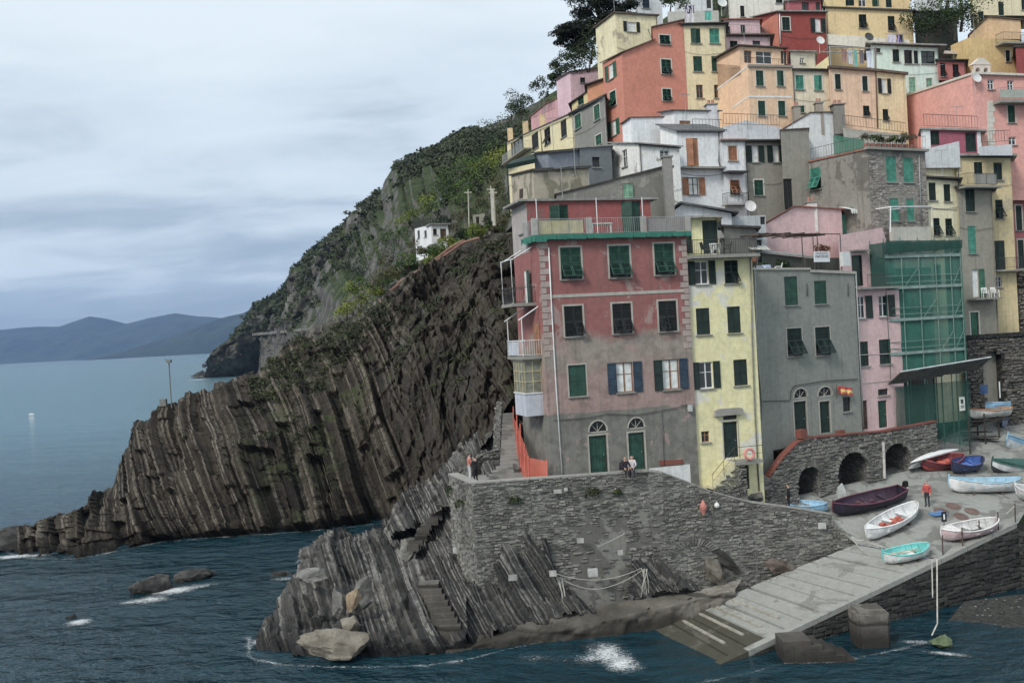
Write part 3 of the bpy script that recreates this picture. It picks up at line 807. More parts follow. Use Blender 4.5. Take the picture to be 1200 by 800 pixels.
# ---- foam around rocks
def foam_mat():
    t = NT('sea_foam'); tr = t.n('ShaderNodeBsdfTransparent'); mx = t.n('ShaderNodeMixShader')
    at = t.n('ShaderNodeAttribute'); at.attribute_name = 'edge'
    n = t.noise(3.0, 9, 0.8, t.map((1, 1.3, 1)), 2.2); n2 = t.noise(0.5, 3)
    f = t.math('SUBTRACT', t.math('ADD', n, t.math('MULTIPLY', n2, 0.3)), at.outputs['Fac'])
    t.done((0.80, 0.83, 0.84), 0.7, 0.2)
    t.l(t.math('MULTIPLY', t.step(f, 0.10, 0.42), 0.92), mx.inputs[0]); t.l(tr.outputs[0], mx.inputs[1]); t.l(t.b.outputs[0], mx.inputs[2]); t.l(mx.outputs[0], t.out.inputs[0])
    return t.m
FOAM = foam_mat()
def foam(px, py, rx, ry, rot=0.0, dens=0.0):
    c = U(px, py, 0.06); nr, na = 9, 40
    V, Q, E = [], [], []
    for i in range(nr):
        for j in range(na):
            a = 2 * math.pi * j / na; r = i / (nr - 1)
            x, y = rx * r * math.cos(a), ry * r * math.sin(a)
            V.append((c.x + x * math.cos(rot) - y * math.sin(rot), c.y + x * math.sin(rot) + y * math.cos(rot), 0.06 + 0.03 * (1 - r)))
            E.append(0.40 - dens + 0.40 * r ** 1.5)
    for i in range(nr - 1):
        for j in range(na):
            Q.append((i * na + j, i * na + (j + 1) % na, (i + 1) * na + (j + 1) % na, (i + 1) * na + j))
    me = bpy.data.meshes.new('foam'); me.from_pydata(V, [], Q); me.materials.append(FOAM)
    at = me.attributes.new('edge', 'FLOAT', 'POINT'); at.data.foreach_set('value', E)
    o = bpy.data.objects.new('foam', me); COL.objects.link(o); o['kind'] = 'stuff'
def foam_strip(pts, w, dens=0.0):
    """thin broken foam along a rock's water line"""
    p = smooth1(resample(pts, 90), 5); p[:, 2] = .07; d = np.gradient(p, axis=0); n = np.stack([d[:, 1], -d[:, 0], d[:, 0] * 0], -1); n /= np.linalg.norm(n, axis=1, keepdims=True) + 1e-9
    V, E, Q = [], [], []
    for i in range(90):
        wd = w * (.5 + 1.2 * abs(math.sin(i * .37 + pts[0][0])))
        for k in range(6): V.append(tuple(p[i] + n[i] * wd * (k / 5 - .35))); E.append(.50 - dens + .40 * abs(k / 5 - .4) ** .8)
    for i in range(89):
        for k in range(5): Q.append((i * 6 + k, i * 6 + k + 1, i * 6 + k + 7, i * 6 + k + 6))
    me = bpy.data.meshes.new('foam'); me.from_pydata(V, [], Q); me.materials.append(FOAM); me.attributes.new('edge', 'FLOAT', 'POINT').data.foreach_set('value', E)
    o = bpy.data.objects.new('foam', me); COL.objects.link(o); o['kind'] = 'stuff'
foam_strip([U(292, 745), U(294, 772), U(330, 779), U(385, 782), U(440, 782), U(500, 780), U(545, 774)], .9, .02)
foam_strip([U(545, 774), U(600, 760), U(660, 748), U(730, 733), U(800, 716)], .6, .0)
foam_strip([U(0, 645), U(40, 655), U(95, 655), U(150, 643), U(190, 635), U(250, 630), U(330, 625), U(390, 620), U(440, 614)], 1.6, .0)
foam_strip([U(345, 662), U(372, 634), U(410, 628), U(450, 622)], .9, .0)
foam_strip([U(800, 804), U(875, 790), U(915, 778), U(980, 776), U(1050, 762), U(1090, 752)], .8, .0)
for a in [(176, 702, 2.8, 2.0, .2, .02), (204, 692, 2.6, 1.8, .5, .08), (238, 686, 2.6, 1.4, .2, 0), (92, 729, 1.6, 1.5, .4, .02), (150, 706, 1.8, 1.6, .2, -.05), (20, 652, 5, 1.6, 0, .05), (95, 606, 9, 3, .2, -.05),
          (712, 765, 2.1, 4.0, .2, .02), (728, 777, 1.5, 2.2, .3, .10), (690, 772, 2.2, 2.2, .3, -.04), (335, 678, 2.5, 1.2, 0, -.05), (300, 752, 1.0, 1.5, 0, -.05), (1112, 766, 2.2, .6, -.5, .02), (1075, 752, 2.0, .7, -.2, -.02),
          (232, 444.5, 14, 12, 0, .05), (285, 442, 30, 10, 0, 0), (180, 447, 6, 12, 0, -.05), (50, 640, 3, 2, 0, 0), (640, 770, 5, 2.5, 0, -.12)]:
    foam(*a)

# ---- masonry helpers
def stones(mb, at, s0, s1, zb, zt, inside=None, h=(0.12, 0.24), l=(0.2, 0.6), proud=(0.02, 0.09), seed=1, gap=0.018, mi=0):
    """coursed rubble: each stone a tapered block standing proud of the wall"""
    rg = random.Random(seed)
    zmin = min(zb(s0), zb((s0 + s1) / 2), zb(s1)); zmax = max(zt(s0), zt((s0 + s1) / 2), zt(s1))
    z = zmin
    n = 0
    while z < zmax:
        hh = rg.uniform(*h); s = s0 - rg.uniform(0, l[1])
        while s < s1:
            ll = rg.uniform(*l)
            a, b = max(s, s0), min(s + ll, s1)
            s += ll
            if b - a < 0.08: continue
            mid = (a + b) / 2; zm = z + hh / 2
            if zm < zb(mid) or z + hh > zt(mid) + 0.05: continue
            if rg.random() < .05 or (inside and not inside(mid, zm)): continue
            p = rg.uniform(*proud); j = lambda k: rg.uniform(-k, k)
            dz = j(0.06); k = gap * rg.uniform(.4, 1.6)
            q = [(a + k, z + k + dz + j(.035)), (b - k, z + k + dz + j(.035)), (b - k + j(.04), z + hh - k + dz + j(.04)), (a + k + j(.04), z + hh - k + dz + j(.04))]
            ins = 0.16 * hh
            cxs, czs = mid, zm + dz
            f = [(cxs + (x - cxs) * (1 - ins / max(ll, .2) * 1.2), czs + (y - czs) * 0.78) for x, y in q]
            vb = [at(x, y, -0.06) for x, y in q]; vf = [at(x, y, p + j(.012)) for x, y in f]
            base = len(mb.v); mb.v += [tuple(v) for v in vb + vf]
            for fc in ((4, 5, 6, 7), (0, 1, 5, 4), (1, 2, 6, 5), (2, 3, 7, 6), (3, 0, 4, 7)):
                mb.f.append(tuple(base + i for i in fc)); mb.mi.append(mi)
            n += 1
        z += hh
    return n
class Plane:
    """a vertical facade plane through two plan points; s runs left to right, n points out to the viewer"""
    def __init__(s, a, b):
        s.o = Vector((a[0], a[1], 0)); d = Vector((b[0] - a[0], b[1] - a[1], 0)); s.L = d.length; s.s = d.normalized()
        s.n = Vector((s.s.y, -s.s.x, 0))
    def hit(s, px, py):
        r = ray(px, py); t = (s.o - CAM).dot(s.n) / r.dot(s.n); p = CAM + r * t
        return ((p - s.o).dot(s.s), p.z)
    def at(s, u, z, out=0.0):
        p = s.o + s.s * u + s.n * out; return Vector((p.x, p.y, z))
    def rect(s, x0, y0, x1, y1):
        xm, ym = (x0 + x1) / 2, (y0 + y1) / 2
        return (s.hit(x0, ym)[0], s.hit(x1, ym)[0], s.hit(xm, y1)[1], s.hit(xm, y0)[1])
def interp(pts):
    xs = [p[0] for p in pts]; ys = [p[1] for p in pts]
    return lambda x: float(np.interp(x, xs, ys))
BRICK = stone_mat((150, 78, 62), (120, 60, 50), (100, 70, 60), 'red_brick')
WALLSTONE = stone_mat((84, 83, 77), (148, 145, 135), (76, 75, 71), 'wall_stone', (70, 78, 58))
DARKSTONE = stone_mat((48, 48, 46), (74, 74, 70), (42, 42, 40), 'harbour_stone', (50, 58, 45))
RUB = rubble((92, 90, 86), (120, 118, 112), (84, 82, 78), 4)
DARKRUB = rubble((48, 48, 46), (66, 66, 62), (40, 40, 38), 3.2)
MORTAR = plaster((128, 126, 118), 41, 0.55, (96, 94, 88), 0.12, 0.4)

# ---- the retaining wall of the terrace
rw = thing('retaining_wall', 'tall grey rubble stone retaining wall under the red house terrace', 'wall', W(680, 700, 58))
TOP = [(552.5, 567, 57.0), (621, 562, 57.8), (759, 552.5, 59.5), (776, 554, 59.7), (800, 563, 60.1), (832, 576, 60.6), (880, 589, 61.3), (940, 597, 62.0), (974, 603, 62.4), (979, 616, 62.4), (1008, 632, 62.3)]
tops = [W(*p) for p in TOP]
BOT = [W(547, 690, 57.0).z - .6, 1.0, 0.6, 0.6, 0.6, 0.8, 0.9, 1.2, 1.4, 1.4, 2.4]
mbk, mst, mco = MB(), MB(), MB()
for i in range(len(tops) - 1):
    a, b = tops[i], tops[i + 1]
    pl = Plane(a, b); L = pl.L
    mbk.quad(pl.at(0, BOT[i]), pl.at(L, BOT[i + 1]), pl.at(L, b.z), pl.at(0, a.z))
    mbk.quad(pl.at(0, a.z), pl.at(L, b.z), pl.at(L, b.z, -.55), pl.at(0, a.z, -.55))
    mbk.quad(pl.at(0, BOT[i], -.55), pl.at(L, BOT[i + 1], -.55), pl.at(L, b.z, -.55), pl.at(0, a.z, -.55))
    zb = interp([(0, BOT[i]), (L, BOT[i + 1])]); zt = interp([(0, a.z), (L, b.z)])
    def ins(s, z, pl=pl):
        x, y = proj(pl.at(s, z))
        if 672 + math.sin(y * .2) * 7 < x < 738 + math.sin(y * .17) * 6 and 606 + math.sin(x * .3) * 10 < y < 715 and math.sin(x * .37) * math.sin(y * .29) < .62: return False
        if 745 <= x < 775 and 590 < y < 640 and math.sin(y * .3 + x) > -0.2: return False
        return True
    stones(mst, pl.at, 0, L, zb, zt, ins, seed=100 + i, h=(0.07, 0.20), l=(0.14, 0.55), proud=(.01, .11))
    if i < 8:   # coping stones along the top
        n = max(1, int(L / 0.9))
        for k in range(n):
            s0, s1 = L * k / n + .012, L * (k + 1) / n - .012
            hh = 0.09
            mco.box8([pl.at(s0, zt(s0), .06), pl.at(s1, zt(s1), .06), pl.at(s1, zt(s1), -.6), pl.at(s0, zt(s0), -.6),
                      pl.at(s0, zt(s0) + hh, .06), pl.at(s1, zt(s1) + hh, .06), pl.at(s1, zt(s1) + hh, -.6), pl.at(s0, zt(s0) + hh, -.6)])
# left return face
aL = W(526, 556, 61.5); bL = tops[0]
pl = Plane(aL, bL); L = pl.L
zl0, zl1 = W(524, 640, 61.5).z - 1.5, BOT[0]
mbk.quad(pl.at(0, zl0), pl.at(L, zl1), pl.at(L, bL.z), pl.at(0, aL.z))
mbk.quad(pl.at(0, aL.z), pl.at(L, bL.z), pl.at(L, bL.z, -.5), pl.at(0, aL.z, -.5))
stones(mst, pl.at, 0, L, interp([(0, zl0), (L, zl1)]), interp([(0, aL.z), (L, bL.z)]), seed=99, mi=0)
mco.box8([pl.at(0, aL.z, .06), pl.at(L, bL.z, .06), pl.at(L, bL.z, -.6), pl.at(0, aL.z, -.6), pl.at(0, aL.z + .09, .06), pl.at(L, bL.z + .09, .06), pl.at(L, bL.z + .09, -.6), pl.at(0, aL.z + .09, -.6)])
mbk.build('wall_core', MORTAR, rw, fix=False)
tag(mst.build('stonework', WALLSTONE, rw, fix=False), kind='stuff')
mco.build('coping', plaster((150, 147, 140), 12, 0.4), rw)
RW_TOP = tops
# relieving arch of upright stones in the wall
ma = MB(); pl = Plane(tops[4], tops[7])
c = pl.hit(812, 652)
for k in range(17):
    th = math.pi * (0.12 + 0.76 * k / 16); r0, r1 = 1.0, 1.45; w = .045
    def pt(r, t, o): return pl.at(c[0] + r * 1.25 * math.cos(t), c[1] + r * 0.8 * math.sin(t), o)
    ma.box8([pt(r0, th - w, .0), pt(r0, th + w, .0), pt(r1, th + w, .0), pt(r1, th - w, .0), pt(r0, th - w, .12), pt(r0, th + w, .12), pt(r1, th + w, .12), pt(r1, th - w, .12)])
tag(ma.build('arch_stones', WALLSTONE, rw), kind='stuff')
# ivy and weeds on the wall
WEED = leaf_mat((0.02, 0.032, 0.012), (0.075, 0.10, 0.035), 'weed_leaves')
for (px, py, d, r, lab) in [(695, 580, 58.5, .55, 'green weed clump rooted below the middle of the wall coping'), (604, 588, 57.4, .45, 'dark weed clump on the wall beside the orange fence'),
                            (540, 592, 58.6, .5, 'weeds hanging on the left return of the wall'), (724, 578, 58.9, .3, 'small weed tuft beside the larger green weed clump'), (529, 575, 60.9, .4, 'weeds at the wall end beside the steps')]:
    cpos = W(px, py, d); mcl = leaf_cloud('weed_clump', np.array([tuple(cpos)]), np.array([[r, .18, r * .9]]), 110, .09, WEED, int(px), None)
    tag(mcl, lab, 'weed')

# ---- terrace pavement behind the wall
mb = MB()
TZ = W(640, 560, 59).z
tp = [aL + Vector((0.4, .3, -.6)), tops[0] + Vector((.3, .35, -.35)), tops[2] + Vector((0, .4, -.3)), tops[3] + Vector((0, .4, -.45)), tops[5] + Vector((0, .4, -.5)), tops[6] + Vector((0, .4, -.5))]
tb = [W(560, 545, 69), W(600, 545, 68), W(760, 540, 64), W(806, 545, 64.5), W(840, 565, 64.5), W(880, 575, 65)]
for i in range(5):
    a, b = tp[i], tp[i + 1]; c, d = tb[i + 1].copy(), tb[i].copy(); c.z = b.z; d.z = a.z
    mb.quad(a, b, c, d)
PAVE = plaster((135, 133, 128), 55, 0.4, (110, 108, 104), 0.1, 0.0)
tag(mb.build('terrace', PAVE, fix=False), kind='structure')

# ---- slipway (ramp) and quay
def bil(a, b, c, d, u, v):
    return a * ((1 - u) * (1 - v)) + b * (u * (1 - v)) + d * ((1 - u) * v) + c * (u * v)
RBL, RBR, QTR, RTL = U(722, 751, -.5), U(788, 806, -.6), W(1192, 613, 61.5), W(1003, 637, 61.8)
RTR = next(p for p in (RBR.lerp(QTR, k / 200) for k in range(201)) if proj(p)[0] > 1102)
QROWS = [[RTL, RTR, QTR + Vector((.05, 0, 0))],
         [W(972, 612, 63.2), W(1087, 592, 65), W(1212, 582, 66.5)],
         [W(890, 590, 65.5), W(1040, 572, 68.8), W(1212, 555, 71)],
         [W(1000, 569, 70.5), W(1110, 541, 73.5), W(1212, 513, 77)],
         [W(1045, 540, 76), W(1150, 497, 79), W(1212, 480, 83)],
         [W(1060, 500, 84), W(1160, 482, 86), W(1230, 470, 90)]]
surf_v, surf_f = [], []
def surf_quad(a, b, c, d):
    n = len(surf_v); surf_v.extend([a, b, c, d]); surf_f.extend([(n, n + 1, n + 2), (n, n + 2, n + 3)])
CONC = plaster((146, 147, 140), 61, 0.5, (124, 124, 116), 0.05, 0.0, dirtcol=(80, 80, 70))
CONCW = plaster((92, 89, 76), 62, 0.7, (70, 68, 54), 0.2, 0.0, dirtcol=(52, 52, 40))
mb = MB()
NSL = 15
slip = thing('slipway', 'stepped concrete slipway', 'slipway', RBL); del slip['category']; del slip['label']; slip['kind'] = 'structure'
TH = Vector((0, 0, -0.16))
for k in range(NSL):
    u0, u1 = k / NSL, (k + 1) / NSL
    u0 += 0.0042; u1 -= 0.0042
    lift = Vector((0, 0, random.uniform(-.02, .02)))
    sh = random.uniform(-.004, .004)
    c = [bil(RBL, RTL, RTR, RBR, u0 + sh, 0) + lift, bil(RBL, RTL, RTR, RBR, u1 + sh, 0) + lift, bil(RBL, RTL, RTR, RBR, u1, .925) + lift, bil(RBL, RTL, RTR, RBR, u0, .925) + lift]
    s = MB(); s.box8([p + TH for p in c] + c)
    s.build('slab', CONCW if k < 5 else CONC, slip)
    surf_quad(*c)
# the kerb strip along the seaward side, in lengths
for k in range(8):
    u0, u1 = k / 8 + .001, (k + 1) / 8 - .001
    c = [bil(RBL, RTL, RTR, RBR, u0, .93), bil(RBL, RTL, RTR, RBR, u1, .93), bil(RBL, RTL, RTR, RBR, u1, 1.0), bil(RBL, RTL, RTR, RBR, u0, 1.0)]
    up = Vector((0, 0, .05))
    s = MB(); s.box8([p + TH * 2 for p in c] + [p + up for p in c]); s.build('kerb', CONCW if k < 2 else CONC, slip)
    surf_quad(*[p + up for p in c])
mb.quad(RBL + Vector((0, 0, -.12)), RTL + Vector((0, 0, -.12)), RTR + Vector((0, 0, -.12)), RBR + Vector((0, 0, -.12)))
mb.build('slipway_bed', plain((26, 26, 24), .95, 'slipway_bed'), slip, fix=False)
# wooden runners let into the lower slabs
for k in (3, 4, 5, 6):
    u = (k + .5) / NSL
    a, b = bil(RBL, RTL, RTR, RBR, u, .12), bil(RBL, RTL, RTR, RBR, u, .74)
    s = MB(); d = (b - a).normalized(); n = d.cross(Vector((0, 0, 1)))
    s.obox((a + b) / 2 + Vector((0, 0, .03)), (b - a) / 2, n * .09, (0, 0, .05))
    s.build('runner', plain((70, 66, 58) if k > 6 else (150, 145, 130), 0.9, 'old_wood', .3), slip)
# masonry face of the slipway down to the water
ku = (QTR - RTR).normalized(); kn = Vector((-ku.y, ku.x, 0)) * .7
for k in range(3):
    a, b = RTR.lerp(QTR, k / 3 + .004), RTR.lerp(QTR, (k + 1) / 3 - .004); s = MB(); c = [a + kn, b + kn, b, a]
    s.box8([p + TH * 2 for p in c] + [p + Vector((0, 0, .05)) for p in c]); s.build('kerb', CONC, slip)
RTR = QTR
pl = Plane(RBR, RTR); mbk, mst = MB(), MB()
mbk.quad(pl.at(0, -4), pl.at(pl.L + 0, -4), pl.at(pl.L, RTR.z - .25), pl.at(0, RBR.z - .25))
mbk.build('face_core', DARKRUB, slip, fix=False)
stones(mst, pl.at, 0, pl.L, lambda s: -.6, interp([(0, RBR.z - .3), (pl.L, RTR.z - .3)]), seed=210, h=(0.2, 0.42), l=(0.35, 0.95), proud=(.03, .13))
tag(mst.build('stonework', DARKSTONE, slip, fix=False), kind='stuff')
# quay surface
mb = MB()
for i in range(len(QROWS) - 1):
    for j in range(2):
        a, b, c, d = QROWS[i][j], QROWS[i][j + 1], QROWS[i + 1][j + 1], QROWS[i + 1][j]
        mb.quad(a, b, c, d); surf_quad(a, b, c, d)
quay = tag(mb.build('quay', plaster((140, 142, 136), 63, 0.45, (112, 112, 106), 0.12, 0.0, dirtcol=(90, 90, 84), grain=.5), fix=False), kind='structure')
SURF = BVHTree.FromPolygons(surf_v, surf_f)
def ground(px, py):
    h = SURF.ray_cast(CAM, ray(px, py).normalized())
    return (h[0], h[1]) if h[0] is not None else (U(px, py, 5), Vector((0, 0, 1)))
# dark harbour wall at the right end of the quay, down to the pebble beach
pl = Plane(RTR, RTR + Vector((6, -1.5, 0))); mbk, mst = MB(), MB()
mbk.quad(pl.at(0, -2), pl.at(6, -2), pl.at(6, RTR.z), pl.at(0, RTR.z))
hw = thing('harbour_wall', 'dark wet stone harbour wall above the pebble beach', 'wall', pl.at(3, 0))
mbk.build('wall_core', DARKRUB, hw, fix=False)
stones(mst, pl.at, 0, 6, lambda s: -.2, lambda s: RTR.z - .1, seed=214, h=(0.2, 0.42), l=(0.35, 0.95), proud=(.03, .13))
tag(mst.build('stonework', DARKSTONE, hw, fix=False), kind='stuff')
# pebble beach
bx = np.linspace(0, 1, 70)[:, None]; by = np.linspace(0, 1, 60)[None, :]
c4 = [np.array(tuple(v)) for v in (U(1080, 748, -.05), U(1215, 810, -.05), W(1240, 700, 59), W(1130, 715, 57.5))]
P = (c4[0] * ((1 - bx) * (1 - by))[..., None] + c4[1] * (bx * (1 - by))[..., None] + c4[2] * (bx * by)[..., None] + c4[3] * ((1 - bx) * by)[..., None])
P[..., 2] = -.75 + 1.25 * by * np.ones_like(bx) + fbm(P * .7, 3, 7) * .1
t = NT('pebbles'); vo = t.n('ShaderNodeTexVoronoi'); t.l(t.pos(), vo.inputs['Vector']); vo.inputs['Scale'].default_value = 7
sp = t.n('ShaderNodeSeparateColor'); t.l(vo.outputs['Color'], sp.inputs[0])
cc = t.mix(t.step(sp.outputs[0], 0, .8), (.016, .017, .015), (.045, .044, .038)); cc = t.mix(t.step(sp.outputs[1], .975, .985), cc, (.2, .2, .19))
t.bump(vo.outputs['Distance'], .8, -.08)
tag(grid_obj('pebble_beach', P, t.done(cc, .7, .4)), kind='structure')
# square block and broken steps at the foot of the slipway
def block(label, px0, px1, py0, py1, d, depth, mat, seed, name='stone_block', cat='block'):
    a, b = W(px0, py1, d), W(px1, py1, d); zt = W((px0 + px1) / 2, py0, d).z
    bm = bmesh.new(); bmesh.ops.create_cube(bm, size=2); bmesh.ops.bevel(bm, geom=bm.edges[:], offset=.16, segments=2, affect='EDGES'); bmesh.ops.subdivide_edges(bm, edges=bm.edges[:], cuts=3, use_grid_fill=True)
    V = np.array([v.co for v in bm.verts]); V = V * (1 + .09 * fbm(V * 1.6 + seed, 4, seed)[:, None])
    z0 = min(a.z, b.z) - .4
    V = V * np.array([(b.x - a.x) / 2, depth / 2, (zt - z0) / 2])
    for v, c in zip(bm.verts, V): v.co = c
    me = bpy.data.meshes.new(name); bm.to_mesh(me); bm.free(); me.materials.append(mat)
    o = bpy.data.objects.new(name, me); COL.objects.link(o); o.location = ((a.x + b.x) / 2, d + depth / 2, (zt + z0) / 2)
    _world[o.name] = Matrix.Translation(o.location); return tag(o, label, cat)
ROCKY = strata_mat('block_stone', (0.05, 0.046, 0.04), (0.13, 0.12, 0.105), (0.24, 0.225, 0.2), (0.1, 0.1, 1), 1.5, 0, True, lay=2.2)
block('large square rock block at the foot of the slipway wall', 1007, 1045, 716, 758, 51.8, 1.7, ROCKY, 4)
st = thing('broken_steps', 'broken stone steps going into the water from the slipway', 'steps', U(950, 775, 0))
for k in range(5):
    a = W(918 + 12 * k, 752 + 4.5 * k, 50.2 + .1 * k); s = MB(); s.box(a.x, a.x + 1.5, a.y - .17 * k, a.y + 1.6 - .013 * k, -1.0 - .02 * k, a.z)
    s.build('step', ROCKY, st)
# flight of steps cut in the outcrop
st = thing('rock_steps', 'flight of worn steps cut down the layered rock', 'steps', W(510, 745, 56))
for k in range(8):
    a = W(490 + 3.6 * k, 690 + 7.0 * k, 57.3 - .3 * k); s = MB(); s.box(a.x, a.x + 1.25, a.y - .05, a.y + .9, a.z - .7, a.z + .28)
    s.build('step', ROCKY, st)
st = thing('rock_stairway', 'rough stone steps climbing from the outcrop to the terrace wall', 'steps', W(500, 640, 64))
for k in range(11):
    a = W(478 + 4.6 * k, 640 - 6.0 * k, 63.0 + .25 * k); s = MB(); rg = random.Random(k)
    s.box(a.x - .15 + rg.uniform(-.1, .1), a.x + .5 + rg.uniform(0, .3), a.y - .1 + rg.uniform(-.1, .1), a.y + .7, a.z - .32, a.z + rg.uniform(.05, .15))
    s.build('step', ROCKY, st)
# ================================================================== HOUSES
SHC = {'green': (22, 74, 58), 'teal': (22, 140, 116), 'dark': (24, 48, 42), 'black': (30, 34, 34), 'orange': (168, 104, 58), 'blue': (36, 62, 84), 'mint': (110, 170, 135), 'mid': (30, 105, 78), 'brown': (90, 62, 44), 'olive': (50, 70, 52)}
def shutter_mesh(c):
    key = ('shm', c)
    if key in _mc: return _mc[key]
    m = MB(); t = .022
    w = .10; hw = .055
    m.box(0, w, -t, t, 0, 1); m.box(1 - w, 1, -t, t, 0, 1)
    m.box(w, 1 - w, -t, t, 0, hw); m.box(w, 1 - w, -t, t, 1 - hw, 1); m.box(w, 1 - w, -t, t, .47, .53)
    n = 22
    for i in range(n):
        z = hw + (1 - 2 * hw) * i / n; dz = (1 - 2 * hw) / n
        m.quad((w, -t * .7, z), (1 - w, -t * .7, z), (1 - w, t * .6, z + dz * 1.02), (w, t * .6, z + dz * 1.02))
    _mc[key] = m.mesh('shutter', plain(SHC[c], 0.55, 'shutter_paint', 0.3))
    return _mc[key]
def place(pl, s0, z0, w, h, out, tilt=0.0, swing=0.0):
    """matrix for a unit leaf: x along the wall, y into the wall (-n), z up; tilt swings its lower edge out from the top hinge"""
    X = pl.s * w; Y = -pl.n; Z = Vector((0, 0, h))
    o = pl.at(s0, z0, out)
    if tilt:
        Z = (Vector((0, 0, 1)) * math.cos(tilt) - pl.n * math.sin(tilt)) * h
        o = pl.at(s0, z0 + h, out) - Z
        Y = -(pl.n * math.cos(tilt) + Vector((0, 0, 1)) * math.sin(tilt))
    if swing:
        X = (pl.s * math.cos(swing) + pl.n * math.sin(swing)) * w; Y = -(pl.n * math.cos(swing) - pl.s * math.sin(swing))
    return Matrix(((X.x, Y.x, Z.x, o.x), (X.y, Y.y, Z.y, o.y), (X.z, Y.z, Z.z, o.z), (0, 0, 0, 1)))
SURR = plaster((200, 196, 182), 81, 0.25, grain=.1)
SURRG = plaster((168, 164, 152), 82, 0.35, grain=.1)
SILL = plaster((140, 138, 130), 83, 0.35, grain=.1)
CURT = plain((205, 208, 204), 0.9, 'curtain', 0.2)
FRAMEC = {'white': WHITE, 'brown': plain((140, 96, 62), 0.55, 'brown_wood', 0.2), 'dark': plain((48, 46, 42), 0.6, 'dark_wood', .2)}
def arch_fill(mb, pl, s0, s1, zs, z1, out, n=10):
    """wall left of and right of a round head between spring line zs and z1"""
    c = (s0 + s1) / 2; r = (s1 - s0) / 2; h = z1 - zs
    for i in range(n):
        a0, a1 = math.pi * i / n, math.pi * (i + 1) / n
        x0, x1 = c - r * math.cos(a0), c - r * math.cos(a1)
        mb.quad(pl.at(x0, zs + h * math.sin(a0), out), pl.at(x1, zs + h * math.sin(a1), out), pl.at(x1, z1, out), pl.at(x0, z1, out))
        mb.quad(pl.at(x0, zs + h * math.sin(a0), out), pl.at(x1, zs + h * math.sin(a1), out), pl.at(x1, zs + h * math.sin(a1), out - .25), pl.at(x0, zs + h * math.sin(a0), out - .25))
def wall_grid(mb, pl, L, zb, ztf, holes, reveal=0.16):
    ss = sorted({0.0, L} | {max(0, min(L, h[0])) for h in holes} | {max(0, min(L, h[1])) for h in holes})
    zz = sorted({zb, 1e3} | {max(zb, h[2]) for h in holes} | {h[3] for h in holes})
    for i in range(len(ss) - 1):
        for j in range(len(zz) - 1):
            a, b, c, d = ss[i], ss[i + 1], zz[j], zz[j + 1]
            if b - a < 1e-4: continue
            sm, zm = (a + b) / 2, (c + min(d, c + .02)) / 2
            if any(h[0] < sm < h[1] and h[2] < zm < h[3] for h in holes): continue
            ta, tb = ztf(a), ztf(b)
            if c >= ta and c >= tb: continue
            mb.quad(pl.at(a, min(c, ta)), pl.at(b, min(c, tb)), pl.at(b, min(d, tb)), pl.at(a, min(d, ta)))
    for h in holes:
        r = -(h[4] if len(h) > 4 and h[4] else reveal)
        p = [pl.at(h[0], h[2]), pl.at(h[1], h[2]), pl.at(h[1], h[3]), pl.at(h[0], h[3])]
        q = [pl.at(h[0], h[2], r), pl.at(h[1], h[2], r), pl.at(h[1], h[3], r), pl.at(h[0], h[3], r)]
        for k in range(4):
            mb.quad(p[k], p[(k + 1) % 4], q[(k + 1) % 4], q[k])
def bars(mb, pl, s0, s1, z0, z1, out, w, t, mi=0):
    """flat bar between two corners in the facade plane"""
    mb.box8([pl.at(s0, z0, out - t), pl.at(s1, z0, out - t), pl.at(s1, z0, out), pl.at(s0, z0, out), pl.at(s0, z1, out - t), pl.at(s1, z1, out - t), pl.at(s1, z1, out), pl.at(s0, z1, out)], mi)
